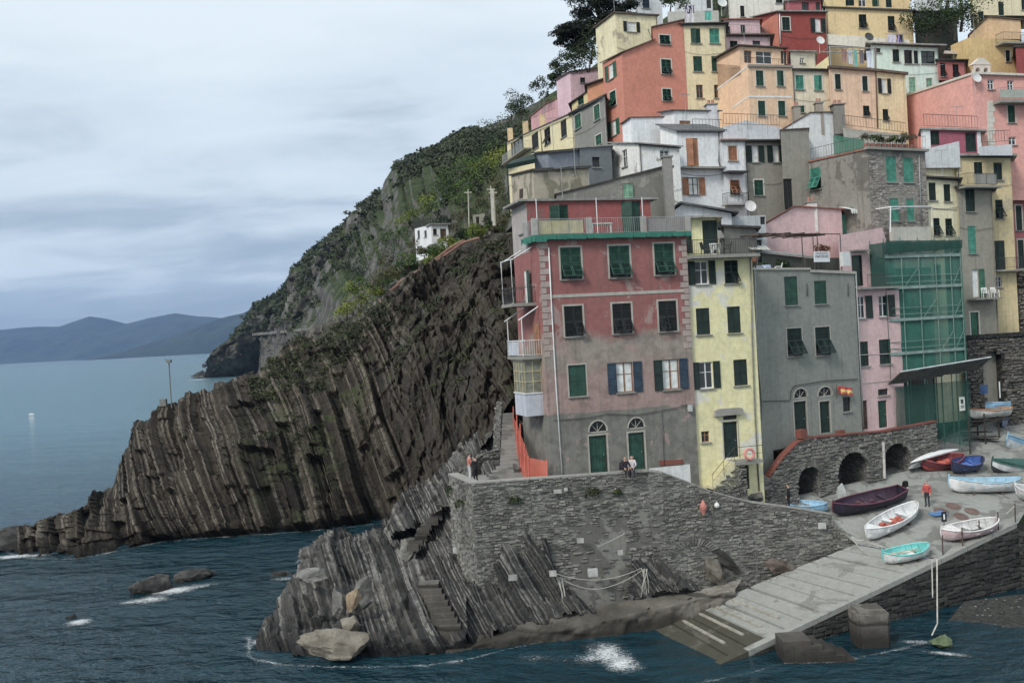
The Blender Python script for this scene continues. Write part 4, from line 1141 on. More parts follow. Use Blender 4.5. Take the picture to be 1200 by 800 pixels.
def make_window(root, pl, r, style, c, o):
    s0, s1, z0, z1 = r; w, h = s1 - s0, z1 - z0
    fm = FRAMEC[o.get('frame', 'white' if style in ('open', 'pane', 'curtain', 'ajar') else 'dark')]
    isdoor = style in ('door', 'garage')
    f = MB(); fw = min(.06, w * .12); dp = -.10
    bars(f, pl, s0, s0 + fw, z0, z1, dp, 0, .05); bars(f, pl, s1 - fw, s1, z0, z1, dp, 0, .05)
    bars(f, pl, s0 + fw, s1 - fw, z1 - fw, z1, dp, 0, .05)
    if not isdoor:
        bars(f, pl, s0 + fw, s1 - fw, z0, z0 + fw, dp, 0, .05)
        bars(f, pl, (s0 + s1) / 2 - fw * .6, (s0 + s1) / 2 + fw * .6, z0 + fw, z1 - fw, dp, 0, .05)
        if style in ('open', 'pane', 'curtain'): bars(f, pl, s0 + fw, (s0 + s1) / 2 - fw * .6, z0 + h * .6, z0 + h * .6 + .04, dp, 0, .04); bars(f, pl, (s0 + s1) / 2 + fw * .6, s1 - fw, z0 + h * .6, z0 + h * .6 + .04, dp, 0, .04)
    win = f.build('door' if isdoor else 'window', fm, root)
    if isdoor:
        d = MB(); n = max(2, int(w / .22))
        for k in range(n):
            a, b = s0 + fw + (w - 2 * fw) * k / n + .006, s0 + fw + (w - 2 * fw) * (k + 1) / n - .006
            bars(d, pl, a, b, z0 + .01, z1 - fw, -.11 + .004 * (k % 2), 0, .05)
        bars(d, pl, s0 + fw, s1 - fw, z0 + h * .46, z0 + h * .5, -.095, 0, .02)
        d.build('leaf', plain(SHC[c], .6, 'door_paint', .35), win)
        k = MB(); k.tube([pl.at(s1 - fw - w * .12, z0 + h * .47, -.09), pl.at(s1 - fw - w * .12, z0 + h * .47, -.02)], .025); k.build('handle', GREYM, win)
    else:
        p = MB(); p.quad(pl.at(s0 + .01, z0 + .01, -.135), pl.at(s1 - .01, z0 + .01, -.135), pl.at(s1 - .01, z1 - .01, -.135), pl.at(s0 + .01, z1 - .01, -.135))
        p.build('pane', glass_mat(), win, fix=False)
        if style in ('curtain', 'open') and o.get('curtain', True):
            q = MB(); n = 10
            for sd in (0, 1):
                a = s0 + fw if sd == 0 else s1 - w * .46; b = a + w * .40
                for i in range(n):
                    x0, x1 = a + (b - a) * i / n, a + (b - a) * (i + 1) / n
                    q.quad(pl.at(x0, z0 + fw, -.131 + .006 * (i % 2)), pl.at(x1, z0 + fw, -.131 + .006 * ((i + 1) % 2)), pl.at(x1, z1 - fw, -.131 + .006 * ((i + 1) % 2)), pl.at(x0, z1 - fw, -.131 + .006 * (i % 2)))
            q.build('curtain', CURT, win, fix=False)
    if style == 'closed':
        sm = shutter_mesh(c)
        sw_ = (int(s0 * 97 + z0 * 31) % 5 == 0) * .45
        for k in (0, 1): shared('shutter', sm, place(pl, s0 + .015 + k * (w / 2 - .01), z0 + .02, w / 2 - .02, h - .04, -.065 if k or not sw_ else -.01, 0, 0 if k else sw_), win)
    elif style == 'half':
        sm = shutter_mesh(c); tl = o.get('tilt', .55)
        for k in (0, 1):
            sx = s0 + .015 + k * (w / 2 - .01)
            shared('shutter', sm, place(pl, sx, z0 + h * .48, w / 2 - .02, h * .52 - .02, -.03), win)
            if o.get('flaps', 3) & (1 << k): shared('shutter_flap', sm, place(pl, sx + .02, z0 + .03, w / 2 - .05, h * .45 - .03, .0, tl), win)
            else: shared('shutter_flap', sm, place(pl, sx, z0 + .02, w / 2 - .02, h * .46 - .02, -.03), win)
    elif style == 'prop':            # whole leaves pushed out from the top
        sm = shutter_mesh(c)
        shared('shutter', sm, place(pl, s0 + .015, z0 + h * .55, w - .03, h * .45 - .02, -.03), win)
        for k in (0, 1): shared('shutter_flap', sm, place(pl, s0 + .02 + k * (w / 2), z0 + .0, w / 2 - .04, h * .56, .01, o.get('tilt', .5)), win)
    elif style == 'open':
        sm = shutter_mesh(c); sw = o.get('sw', w / 2 + .02)
        if o.get('left', 1): shared('shutter', sm, place(pl, s0 - sw - .02, z0 - .02, sw, h + .04, .05, 0, o.get('swl', 0)), win)
        if o.get('right', 1): shared('shutter', shutter_mesh(o.get('c2', c)), place(pl, s1 + .02, z0 - .02, sw, h + .04, .05), win)
    elif style == 'ajar':
        sm = shutter_mesh(c)
        shared('shutter', sm, place(pl, s1 - .02, z0, w * .62, h, .02, 0, .9), win)
    sr = o.get('surround')
    if sr:
        q = MB(); a = o.get('sw_w', .13)
        bars(q, pl, s0 - a, s0 - .004, z0 - a * .6, z1 + a, .028, 0, .10); bars(q, pl, s1 + .004, s1 + a, z0 - a * .6, z1 + a, .028, 0, .10)
        bars(q, pl, s0 - .004, s1 + .004, z1 + .004, z1 + a, .028, 0, .10)
        if not isdoor: bars(q, pl, s0 - .004, s1 + .004, z0 - a * .9, z0 - .004, .028, 0, .10)
        q.build('surround', sr if not isinstance(sr, bool) else SURR, win)
    if not isdoor and o.get('sill', True):
        q = MB(); bars(q, pl, s0 - .1, s1 + .1, z0 - .09, z0 - .01, .12, 0, .2); q.build('sill', SILL, win)
    return win
def railing(mb, pts, h=0.95, step=0.13, r=0.012, post=1.4):
    pts = [Vector(p) for p in pts]
    up = Vector((0, 0, h))
    mb.tube([p + up for p in pts], r * 1.8, 5); mb.tube([p + Vector((0, 0, .08)) for p in pts], r * 1.3, 4)
    for a, b in zip(pts[:-1], pts[1:]):
        L = (b - a).length; n = max(1, int(L / step))
        for k in range(n + 1):
            p = a.lerp(b, k / n); mb.tube([p + Vector((0, 0, .06)), p + up], r * (1.6 if k % 8 == 0 else .8), 4, caps=False)

def offp(pl, d):
    import copy
    q = copy.copy(pl); q.o = pl.o + pl.n * d; return q
class House:
    """a house with one or more visible facades; corners are given left to right as (px, py_top, distance)"""
    def __init__(s, label, corners, mat, side=None, back=6.0, base=None, wins=(), root=None, name='town_house', roof=None, over=0.25, thick=0.16, group=None, cat='house', wall='wall', roofmat=None, parapet=0.0, zt=None):
        cs = list(corners)
        pts = [None] * len(cs)
        for i, c in enumerate(cs):
            if isinstance(c, Vector): pts[i] = c
            elif c[2] is not None: pts[i] = W(*c)
        def perp(c, k, k2):
            e = (pts[k2] - pts[k]); e.z = 0; r = ray(c[0], c[1]); r2 = Vector((r.x, r.y, 0))
            b = Vector((pts[k].x, pts[k].y, 0)); t = b.dot(e) / r2.dot(e)
            return CAM + r * t
        if pts[0] is None: pts[0] = perp(cs[0], 1, 2)
        if pts[-1] is None: pts[-1] = perp(cs[-1], len(cs) - 2, len(cs) - 3)
        if zt is not None:
            for p in pts: p.z = zt
        s.p = pts
        if base is None:
            base = min(terr(p.x, p.y) for p in pts) - 3.0
            base = min(base, min(p.z for p in pts) - 3.5)
        base = min(base, min(p.z for p in pts) - .3); s.base = base
        ctr = sum(pts, Vector()) / len(pts)
        s.root = root or thing(name, label, cat, (ctr.x, ctr.y, base), group)
        s.pl = [Plane(pts[i], pts[i + 1]) for i in range(len(pts) - 1)]
        s.mat = mat
        holes = [[] for _ in s.pl]; todo = []; arches = []
        for wd in wins:
            wd = tuple(wd); opts = wd[-1] if isinstance(wd[-1], dict) else {}
            if isinstance(wd[-1], dict): wd = wd[:-1]
            fi, x0, y0, x1, y1, style, col = wd
            pl = s.pl[fi]; r = pl.rect(x0, y0, x1, y1)
            if style == 'arch':      # fanlight with round head above a door
                holes[fi].append(r); arches.append((pl, r, opts)); continue
            holes[fi].append(r); todo.append((pl, r, style, col, opts))
        m = MB()
        for i, pl in enumerate(s.pl):
            a, b = pts[i], pts[i + 1]
            wall_grid(m, pl, pl.L, base, (lambda u, a=a, b=b, L=pl.L: a.z + (b.z - a.z) * u / L), holes[i])
        for pl, r, o in arches: arch_fill(m, pl, r[0], r[1], r[2] + (r[3] - r[2]) * .08, r[3], 0)
        # back and far sides
        if side == 'L':
            q = pts[-1] + (pts[0] - pts[1]); q.z = pts[0].z + pts[-1].z - pts[1].z
            foot = pts + [q]
        elif side == 'R':
            q = pts[0] + (pts[-1] - pts[-2]); q.z = pts[0].z + pts[-1].z - pts[-2].z
            foot = pts + [q]
        else:
            c0 = pts[0] if pts[0].x > 0 else pts[-1]; bv = Vector((c0.x * 1.02, c0.y, 0)).normalized() * back   # side walls run back along the camera's view line, out of its sight
            foot = pts + [p + bv for p in reversed(pts)]
        s.foot = foot
        k = len(pts) - 1
        for i in range(k, len(foot)):
            a, b = foot[i], foot[(i + 1) % len(foot)]
            m.quad((a.x, a.y, base), (b.x, b.y, base), b, a)
        # roof deck
        dz = Vector((0, 0, -parapet - .002))
        if side: m.poly([p + dz for p in foot])
        else:
            n = len(pts)
            for i in range(n - 1): m.quad(pts[i] + dz, pts[i + 1] + dz, foot[2 * n - 2 - i] + dz, foot[2 * n - 1 - i] + dz)
        s.wall = m.build(wall, mat, s.root, fix=False)
        for pl, r, st, c, o in todo: make_window(s.root, pl, r, st, c, o)
        for pl, r, o in arches:
            f = MB(); c = (r[0] + r[1]) / 2; R = (r[1] - r[0]) / 2; zs = r[2] + (r[3] - r[2]) * .08; hh = r[3] - zs
            for a0 in range(8):
                t0, t1 = math.pi * a0 / 8, math.pi * (a0 + 1) / 8
                def P(t, k, o): return pl.at(c - R * k * math.cos(t), zs + hh * k * math.sin(t), o)
                f.box8([P(t0, 1.0, -.1), P(t1, 1.0, -.1), P(t1, 1.14, -.1), P(t0, 1.14, -.1), P(t0, 1.0, .03), P(t1, 1.0, .03), P(t1, 1.14, .03), P(t0, 1.14, .03)])
            for an in (.25, .5, .75):
                t0 = math.pi * an; f.tube([pl.at(c, zs, -.1), pl.at(c - R * .95 * math.cos(t0), zs + hh * .95 * math.sin(t0), -.1)], .02, 4)
            bars(f, pl, r[0], r[1], r[2], zs, -.06, 0, .08)
            fl = f.build('fanlight', SURRG, s.root)
            g_ = MB(); g_.quad(pl.at(r[0], zs, -.14), pl.at(r[1], zs, -.14), pl.at(r[1], r[3], -.14), pl.at(r[0], r[3], -.14)); g_.build('pane', glass_mat((22, 28, 30)), fl, fix=False)
        if roof:
            rm = roofmat or ROOFM[roof]
            cen = sum(foot, Vector()) / len(foot)
            R_ = MB(); lo, hi = [], []
            for p in foot:
                d = Vector((p.x - cen.x, p.y - cen.y, 0)); d.normalize()
                q = p + d * over * 1.9; lo.append(q + Vector((0, 0, .003))); hi.append(q + Vector((0, 0, thick)))
            if side:
                n = len(lo); base_i = len(R_.v); R_.v += [tuple(v) for v in lo + hi]
                R_.f.append(tuple(range(base_i + n - 1, base_i - 1, -1))); R_.f.append(tuple(range(base_i + n, base_i + 2 * n))); R_.mi += [0, 0]
                for i in range(n): j = (i + 1) % n; R_.f.append((base_i + i, base_i + j, base_i + n + j, base_i + n + i)); R_.mi.append(0)
            else:
                n = len(pts)
                for i in range(n - 1):
                    a, b, c, d = i, i + 1, 2 * n - 2 - i, 2 * n - 1 - i
                    R_.box8([lo[a], lo[b], lo[c], lo[d], hi[a], hi[b], hi[c], hi[d]])
            R_.build('roof', rm, s.root)
    def pipe(s, fi, pts, r=.045, col=None, name='drainpipe'):
        pl = s.pl[fi]; m = MB(); m.tube([pl.at(*pl.hit(x, y), .07) for x, y in pts], r, 6); return m.build(name, col or GREYM, s.root, smooth=True)
    def band(s, fi, x0, y0, x1, y1, th=.2, out=.04, mat=None, name='string_course', depth=.08):
        pl = s.pl[fi]; a, b = pl.hit(x0, y0), pl.hit(x1, y1); m = MB()
        m.box8([pl.at(a[0], a[1] - th / 2, -depth), pl.at(b[0], b[1] - th / 2, -depth), pl.at(b[0], b[1] - th / 2, out), pl.at(a[0], a[1] - th / 2, out),
                pl.at(a[0], a[1] + th / 2, -depth), pl.at(b[0], b[1] + th / 2, -depth), pl.at(b[0], b[1] + th / 2, out), pl.at(a[0], a[1] + th / 2, out)])
        return m.build(name, mat or SURRG, s.root)
    def slab(s, fi, x0, y0, x1, y1, out, th=.14, mat=None, name='balcony_slab', inn=.02):
        """balcony slab: its front face seen from (x0,y0) to (x1,y1) at the wall line, reaching out by `out`"""
        pl = s.pl[fi]; a, b = pl.hit(x0, y0), pl.hit(x1, y1); m = MB(); z = (a[1] + b[1]) / 2
        bars(m, pl, a[0], b[0], z - th, z, out, 0, out + inn)
        return m.build(name, mat or SILL, s.root), (a[0], b[0], z)
    def rail(s, fi, u0, u1, z, out, h=.95, mat=None, ends=True, step=.13):
        pl = s.pl[fi]; m = MB()
        pts = [pl.at(u0, z, out), pl.at(u1, z, out)]
        if ends: pts = [pl.at(u0, z, .02)] + pts + [pl.at(u1, z, .02)]
        railing(m, pts, h, step); return m.build('railing', mat or METAL, s.root)
ROOFM = {'slate': plain((92, 94, 96), 0.8, 'slate_roof', .3), 'dark': plain((70, 66, 62), 0.85, 'dark_eaves', .3), 'tile': plain((150, 88, 70), 0.85, 'tile_roof', .35), 'conc': plain((140, 138, 132), 0.9, 'concrete_roof', .3), 'brown': plain((104, 82, 70), 0.85, 'brown_eaves', .3)}

# ---------------------------------------------------------------- red house
RZ = W(804, 276, 62).z
zband = W(720, 402, 60.5).z; zlow = W(720, 480, 60.5).z
REDM = plaster((156, 90, 86), 1, 0.42, (164, 136, 128), 0.035, 0.5, zones=[(zband + 0.5, .6, (152, 138, 126), 3.2), (zband - 1.3, .7, (160, 130, 122), 3.0), (zlow, .05, (120, 118, 110), .35)], grain=.35)
sur = {'surround': SURRG, 'sw_w': .12}
RED = House('tall faded red house with grey lower storey on the sea terrace', [(600, 262, None), (630.5, 284, 59), (804, 276, 62)], REDM, 'L', base=7.0, zt=RZ, name='town_house', wins=[
    (1, 657, 290, 681, 327, 'half', 'green', dict(sur)), (1, 714, 288, 738, 325, 'half', 'green', dict(sur)), (1, 767, 285.5, 789.5, 322, 'half', 'green', dict(sur)),
    (1, 661.5, 358.5, 683, 394, 'half', 'black', dict(sur, flaps=2)), (1, 718, 355.5, 740, 390.5, 'half', 'black', dict(sur)), (1, 772, 352.5, 793, 388, 'half', 'black', dict(sur, flaps=1)),
    (1, 666.5, 427.5, 687, 464, 'closed', 'green', dict(surround=SURRG, sw_w=.09)), (1, 722.5, 424.5, 742, 459.5, 'open', 'blue', dict(frame='brown', sw=.6)), (1, 776.5, 421, 796, 456, 'open', 'dark', dict(frame='brown', sw=.6, c2='blue')),
    (1, 691, 510, 711.5, 554, 'door', 'green', dict(surround=SURRG, sw_w=.11)), (1, 690, 493, 711, 506.5, 'arch', ''), (1, 737, 506.5, 755.5, 550, 'door', 'green', dict(surround=SURRG, sw_w=.11)), (1, 736, 489.5, 755, 502, 'arch', ''),
    (1, 778, 546, 795, 562, 'door', 'dark')])
H = RED
H.pipe(1, [(642.5, 290), (646, 360), (651, 450), (658.5, 559)], .045, WHITE)
H.pipe(1, [(648, 492), (690, 489), (712, 484.5), (745, 486), (790, 478), (806, 474)], .022, METAL, 'cable')
H.pipe(1, [(775, 482), (778, 545)], .018, METAL, 'cable')
H.band(1, 645, 347.5, 802, 340.5, .2, .03)
H.band(1, 773, 542, 800, 541, .32, .06, BRICK, 'lintel')
# white render patch low on the right, quoins at both corners
pl = H.pl[1]
u0, u1, z0, z1 = pl.rect(761, 546, 809, 566); m = MB(); bars(m, pl, u0, u1, z0 - .5, z1, .015, 0, .01); m.build('render_patch', plaster((205, 208, 208), 90, .25), H.root)
QUO = plaster((170, 150, 142), 91, .4)
zq = RZ - .25; k = 0
while zq > zband - .4:
    for edge in (0, 1):
        w_ = .62 if (k + edge) % 2 == 0 else .38; hq = .36
        q = MB(); a = (.02, w_) if edge == 0 else (pl.L - w_, pl.L - .02)
        bars(q, pl, a[0], a[1], zq - hq, zq - .015, .03, 0, .06)
        q.build('quoin', QUO, H.root)
    zq -= .40; k += 1
# upper storey set back behind the roof terrace
bk = (H.p[0] - H.p[1]).normalized()
e = (H.p[2] - H.p[1]).normalized()
u1p = H.p[1] + bk * 1.9; u2p = H.p[2] + bk * 1.9 - e * 1.55
zu = W(619, 236, 60.8).z
pp = [H.p[0].copy(), u1p, u2p]
UP = House('', pp, plaster((158, 74, 72), 2, .3, (120, 100, 96), .04), 'L', base=RZ - .3, zt=zu, root=H.root, roof='conc', over=.3, thick=.14, wall='upper_wall', wins=[
    (1, 644, 240, 666, 259, 'closed', 'green'), (1, 729, 236, 751, 272, 'closed', 'green', {'sill': False}), (0, 608.5, 249, 613, 274, 'closed', 'mid')])
# grey render on the upper side wall
m = MB(); bars(m, UP.pl[0], .02, UP.pl[0].L - .02, RZ - .6, zu - .05, .012, 0, .008); m.build('render_patch', plaster((168, 160, 156), 93, .3), H.root)
# terrace slab wrapped in torn green netting, balustrade with posts
m = MB(); c = H.p; o_ = .42
n1 = H.pl[1].n * o_; n0 = H.pl[0].n * o_
ring = [c[1] + bk * 2.2 + n0, c[1] + n0 + n1, c[2] + n1 + e * .15, c[2] + bk * 1.9 + e * .15, c[1] + bk * 2.2]
m.prism([v + Vector((0, 0, .0)) for v in ring], (0, 0, .22)); m.build('terrace_slab', plain((28, 128, 108), .8, 'green_netting', .35), H.root)
rr = random.Random(3); m = MB()
edge = [ring[0], ring[1], ring[2]]
er = resample(edge, 60)
for i in range(59):
    a, b = Vector(er[i]), Vector(er[i + 1]); hd = .30 if i > 14 else .62
    za, zb2 = rr.uniform(.6, 1.0) * hd, rr.uniform(.6, 1.0) * hd; j = Vector((rr.uniform(-.04, .04), rr.uniform(-.06, -.02), 0))
    m.quad(a + j + Vector((0, 0, .02 - za * .4)), b + j + Vector((0, 0, .02 - zb2 * .4)), b + j + Vector((0, -.03, .24)), a + j + Vector((0, -.03, .24)))
m.build('netting', net_mat((26, 140, 118), 0.85, 'torn_netting'), H.root, fix=False)
tz = Vector((0, 0, .22)); m = MB()
r1, r2 = c[1] + n0 * .7 + n1 * .7 + tz, c[2] + n1 * .7 + tz
railing(m, [c[1] + bk * 2.0 + n0 * .7 + tz, r1, r2, c[2] + bk * 1.6 + tz], 1.0, .14); m.build('railing', GREYM, H.root)
for f in (0.0, .345, .70, 1.0):
    p = r1.lerp(r2, f); m = MB(); m.obox(p + Vector((0, 0, .53)), e * .17, H.pl[1].n * .12, (0, 0, .53)); m.build('railing_post', plaster((160, 158, 152), 94, .4), H.root)
for (f0, f1, col) in ((.02, .31, (190, 178, 128)), (.73, .99, (150, 142, 140))):
    a, b = r1.lerp(r2, f0), r1.lerp(r2, f1); m = MB()
    m.obox((a + b) / 2 + H.pl[1].n * -.05 + Vector((0, 0, .5)), (b - a) / 2, H.pl[1].n * .01, (0, 0, .42)); m.build('windbreak_panel', plaster(col, 95, .2), H.root)
for f in (.02, .40, .70): # thin poles and a wire for the awning
    p = r1.lerp(r2, f); m = MB(); m.tube([p, p + Vector((0, 0, 2.3))], .03, 5); m.build('awning_pole', WHITE, H.root)
m = MB(); m.tube([r1.lerp(r2, .02) + Vector((0, 0, 2.25)), r1.lerp(r2, .40) + Vector((0, 0, 2.2)), r1.lerp(r2, .70) + Vector((0, 0, 2.25))], .015, 4); m.build('awning_wire', METAL, H.root)
# side balconies facing the sea
PS = H.pl[0]
def sidept(px, py, out=0): u, z = PS.hit(px, py); return PS.at(u, z, out), u, z
# upper balcony
_, ua, za = sidept(603, 357); _, ub, _ = sidept(619, 352)
za = W(612, 356, 61.5).z
ua, ub = PS.L * .34, PS.L * .80
m = MB(); bars(m, PS, ua, ub, za - .2, za, 1.6, 0, 1.6); m.build('balcony_slab', SILL, H.root)
m = MB(); railing(m, [PS.at(ua, za, .02), PS.at(ua, za, 1.55), PS.at(ub, za, 1.55), PS.at(ub, za, .02)], 1.0, .15); m.build('railing', METAL, H.root)
for u in (ua + .1, ub - .1):
    m = MB(); m.tube([PS.at(u, za, 1.5), PS.at(u, za + 2.75, 1.5), PS.at(u, za + 3.55, .05)], .045, 6); m.build('awning_pole', WHITE, H.root)
m = MB(); m.tube([PS.at(ua, za + 2.8, 1.5), PS.at(ub, za + 2.8, 1.5)], .04, 6); m.build('awning_bar', WHITE, H.root)
make_window(H.root, offp(PS, .16), (ua + .5, ua + 1.4, za, za + 2.1), 'open', 'green', {'sill': False, 'left': 0})
# middle balcony with sheeted rail and slanted awning poles
zm = W(612, 417, 61).z
m = MB(); bars(m, PS, ua - .3, ub + .6, zm - .2, zm, 1.3, 0, 1.3); m.build('balcony_slab', SILL, H.root)
m = MB(); railing(m, [PS.at(ua - .3, zm, .02), PS.at(ua - .3, zm, 1.25), PS.at(ub + .6, zm, 1.25), PS.at(ub + .6, zm, .02)], 1.0, .15); m.build('railing', WHITE, H.root)
m = MB(); bars(m, PS, ua - .25, ub - .4, zm + .1, zm + .92, 1.21, 0, .02); m.build('windbreak_panel', plain((165, 175, 192), .7, 'pale_sheet'), H.root)
m = MB(); bars(m, PS, ub - .35, ub + .35, zm + .1, zm + .9, 1.2, 0, .03); m.build('reed_panel', plain((175, 110, 80), .8, 'reed'), H.root)
for u in (ua - .2, ub + .5):
    m = MB(); m.tube([PS.at(u, zm + 2.3, 1.4), PS.at(u, zm + 3.1, .05)], .045, 6); m.tube([PS.at(u, zm, 1.2), PS.at(u, zm + 2.4, 1.2)], .035, 6); m.build('awning_pole', WHITE, H.root)
make_window(H.root, offp(PS, .16), (ub - .6, ub + .5, zm, zm + 2.1), 'door', 'orange', {'frame': 'brown'})
# glazed bay below
zg0, zg1 = W(620, 486, 60.5).z, W(620, 422, 60.5).z
ga, gb, go = PS.L * .42, PS.L * .86, 1.15
zs_ = zg0 + (zg1 - zg0) * .40
m = MB(); bars(m, PS, ga, gb, zg0, zs_, go, 0, go); m.build('bay_base', plaster((178, 182, 196), 97, .3), H.root)
m = MB(); bars(m, PS, ga - .05, gb + .05, zs_, zs_ + .07, go + .06, 0, go + .06); m.build('bay_sill', WHITE, H.root)
bay = MB()
for (A, B_) in ((PS.at(ga, 0, go), PS.at(gb, 0, go)), (PS.at(gb, 0, go), PS.at(gb, 0, 0.02)), (PS.at(ga, 0, 0.02), PS.at(ga, 0, go))):
    q = Plane(A, B_); nn_ = 4 if q.L > 2 else 2
    for k in range(nn_ + 1): u = q.L * k / nn_; bars(bay, q, max(0, u - .035), min(q.L, u + .035), zs_ + .07, zg1, .0, 0, .07)
    for f in (.36, .68, 1.0): z = zs_ + .07 + (zg1 - zs_ - .07) * f; bars(bay, q, 0, q.L, z - .06, z, .004, 0, .06)
by = bay.build('glazed_bay', plain((172, 160, 112), .6, 'cream_wood', .2), H.root)
m = MB()
for (A, B_) in ((PS.at(ga, 0, go - .03), PS.at(gb, 0, go - .03)), (PS.at(gb - .03, 0, go), PS.at(gb - .03, 0, 0))):
    q = Plane(A, B_); m.quad(q.at(0, zs_ + .07), q.at(q.L, zs_ + .07), q.at(q.L, zg1 - .02), q.at(0, zg1 - .02))
m.build('pane', plain((120, 122, 104), .25, 'dusty_glass', .3), by, fix=False)
m = MB(); bars(m, PS, ga - .1, gb + .1, zg1, zg1 + .12, go + .08, 0, go + .08); m.build('bay_roof', SILL, H.root)

# ---------------------------------------------------------------- yellow house
YELM = plaster((222, 212, 148), 5, .12, (205, 205, 196), .06, .12, grain=.12)
H = YEL = House('narrow pale yellow house beside the tall red one', [(805, 303, 62.2), (881, 301, 63.6)], YELM, back=5, base=5.5, wins=[
    (0, 814.5, 306, 830, 333, 'open', 'dark', {'sw': .5, 'curtain': False}), (0, 849, 305, 865, 332, 'half', 'dark', {'flaps': 2}), (0, 816, 361, 832, 392, 'closed', 'dark'), (0, 852.5, 359, 868, 390, 'closed', 'dark'),
    (0, 819.5, 424, 835.5, 455, 'open', 'dark', {'sw': .5, 'curtain': False}), (0, 860, 421, 876, 451.5, 'closed', 'dark'), (0, 848, 494, 865, 536, 'door', 'dark', {'surround': SURRG, 'sw_w': .08}), (0, 847.5, 486.5, 863.5, 491.5, 'pane', 'dark', {'frame': 'dark', 'sill': False}),
    (0, 822, 505, 831.5, 518, 'pane', 'dark', {'frame': 'brown'}), (0, 867.5, 545, 878, 573, 'door', 'dark')])
pl = H.pl[0]
u0, u1, z0, z1 = pl.rect(836, 478, 869, 486); m = MB()
m.prism([pl.at(u0, z0, .3), pl.at(u1, z0, .3), pl.at(u1 - .05, z1 - .1, .3), pl.at(u1 - .3, z1, .3), pl.at(u0 + .3, z1, .3), pl.at(u0 + .05, z1 - .1, .3)], pl.n * -.3); m.build('door_hood', plaster((150, 146, 138), 101, .4), H.root)
H.slab(0, 803, 300, 882, 298.5, .95, .22)
a, b = pl.hit(804, 300)[0], pl.hit(880, 299)[0]; zb_ = (pl.hit(804, 300)[1] + pl.hit(880, 299)[1]) / 2
H.rail(0, a + .05, b - .1, zb_, .9, 1.0)
q1, q2 = pl.at(0.0, 0, -1.3), pl.at(pl.hit(850, 270)[0], 0, -1.3)
q1.z = q2.z = W(826, 256, 64).z
YUP = House('', [q1, q2], plaster((222, 214, 150), 6, .1), back=3.4, base=zb_ - .3, root=H.root, roof='conc', over=.35, thick=.14, wall='upper_wall', wins=[(0, 823.5, 258, 841.5, 297, 'closed', 'dark', {'sill': False}), (0, 803.5, 259, 811, 297, 'closed', 'dark', {'sill': False})])
H.pipe(0, [(879, 302), (881, 400), (884, 480), (889, 575)], .05, plain((120, 120, 110), .6, 'pipe_paint'))
# outside stair to the door
m1 = pl.hit(827, 571); m2 = pl.hit(852, 539)
for k in range(8):
    f = k / 8; u = m1[0] + (m2[0] - m1[0]) * f; z = m1[1] + (m2[1] - m1[1]) * (k + 1) / 8; s = MB()
    bars(s, pl, u, m2[0] - .005, z - (m2[1] - m1[1]) / 8 + .002, z, 1.0, 0, 1.0); s.build('step', plaster((205, 198, 150), 102, .3), H.root)
s = MB(); ue = pl.hit(884, 540)[0]; bars(s, pl, m2[0] + .0, ue, m2[1] - .22, m2[1], 1.15, 0, 1.15); s.build('landing', SILL, H.root)
ms = MB(); zt_ = interp([(m1[0], m1[1] - .1), (m2[0], m2[1] - .25), (ue, m2[1] - .25)])
stones(ms, lambda u, z, o: pl.at(u, z, o + 1.02), m1[0], pl.hit(866, 560)[0], lambda u: m1[1] - 1.4, zt_, seed=301, h=(.1, .2), l=(.15, .4)); tag(ms.build('stair_stonework', WALLSTONE, H.root, fix=False), kind='stuff')
m = MB(); bars(m, pl, m1[0] - .2, pl.hit(866, 560)[0], m1[1] - 1.6, m1[1] - .1, 1.0, 0, 1.0); m.build('stair_base', RUB, H.root)
m = MB(); m.tube([pl.at(m1[0], m1[1], 1.0), pl.at(m1[0], m1[1] + 1.0, 1.0), pl.at(m2[0], m2[1] + .95, 1.05), pl.at(ue, m2[1] + .95, 1.1)], .022, 5); m.tube([pl.at(m1[0], m1[1] + .5, 1.0), pl.at(m2[0], m2[1] + .45, 1.05), pl.at(ue, m2[1] + .45, 1.1)], .014, 5)
for f in (.5, 1): p = pl.at(m1[0] + (m2[0] - m1[0]) * f, m1[1] + (m2[1] - m1[1]) * f, 1.02); m.tube([p, p + Vector((0, 0, .97))], .018, 5)
m.tube([pl.at(ue, m2[1], 1.1), pl.at(ue, m2[1] + .95, 1.1)], .018, 5); m.build('stair_rail', METAL, H.root)
# lifebuoy on the landing rail
bm = bmesh.new(); me = bpy.data.meshes.new('lifebuoy'); R1, R2 = .33, .09
V, Q = [], []
for i in range(28):
    for j in range(10):
        a, b = 2 * math.pi * i / 28, 2 * math.pi * j / 10
        V.append(((R1 + R2 * math.cos(b)) * math.cos(a), R2 * math.sin(b), (R1 + R2 * math.cos(b)) * math.sin(a))); Q.append((i * 10 + j, ((i + 1) % 28) * 10 + j, ((i + 1) % 28) * 10 + (j + 1) % 10, i * 10 + (j + 1) % 10))
me.from_pydata(V, [], Q); me.materials.append(plain((215, 120, 118), .5, 'faded_red', .15)); bm.free()
o = bpy.data.objects.new('lifebuoy', me); COL.objects.link(o); cl = pl.hit(867, 529.5); o.location = pl.at(cl[0], cl[1], 1.22); o.rotation_euler = (0, 0, math.atan2(pl.s.y, pl.s.x)); tag(o, 'faded pink lifebuoy ring hung on the yellow house landing rail', 'lifebuoy')

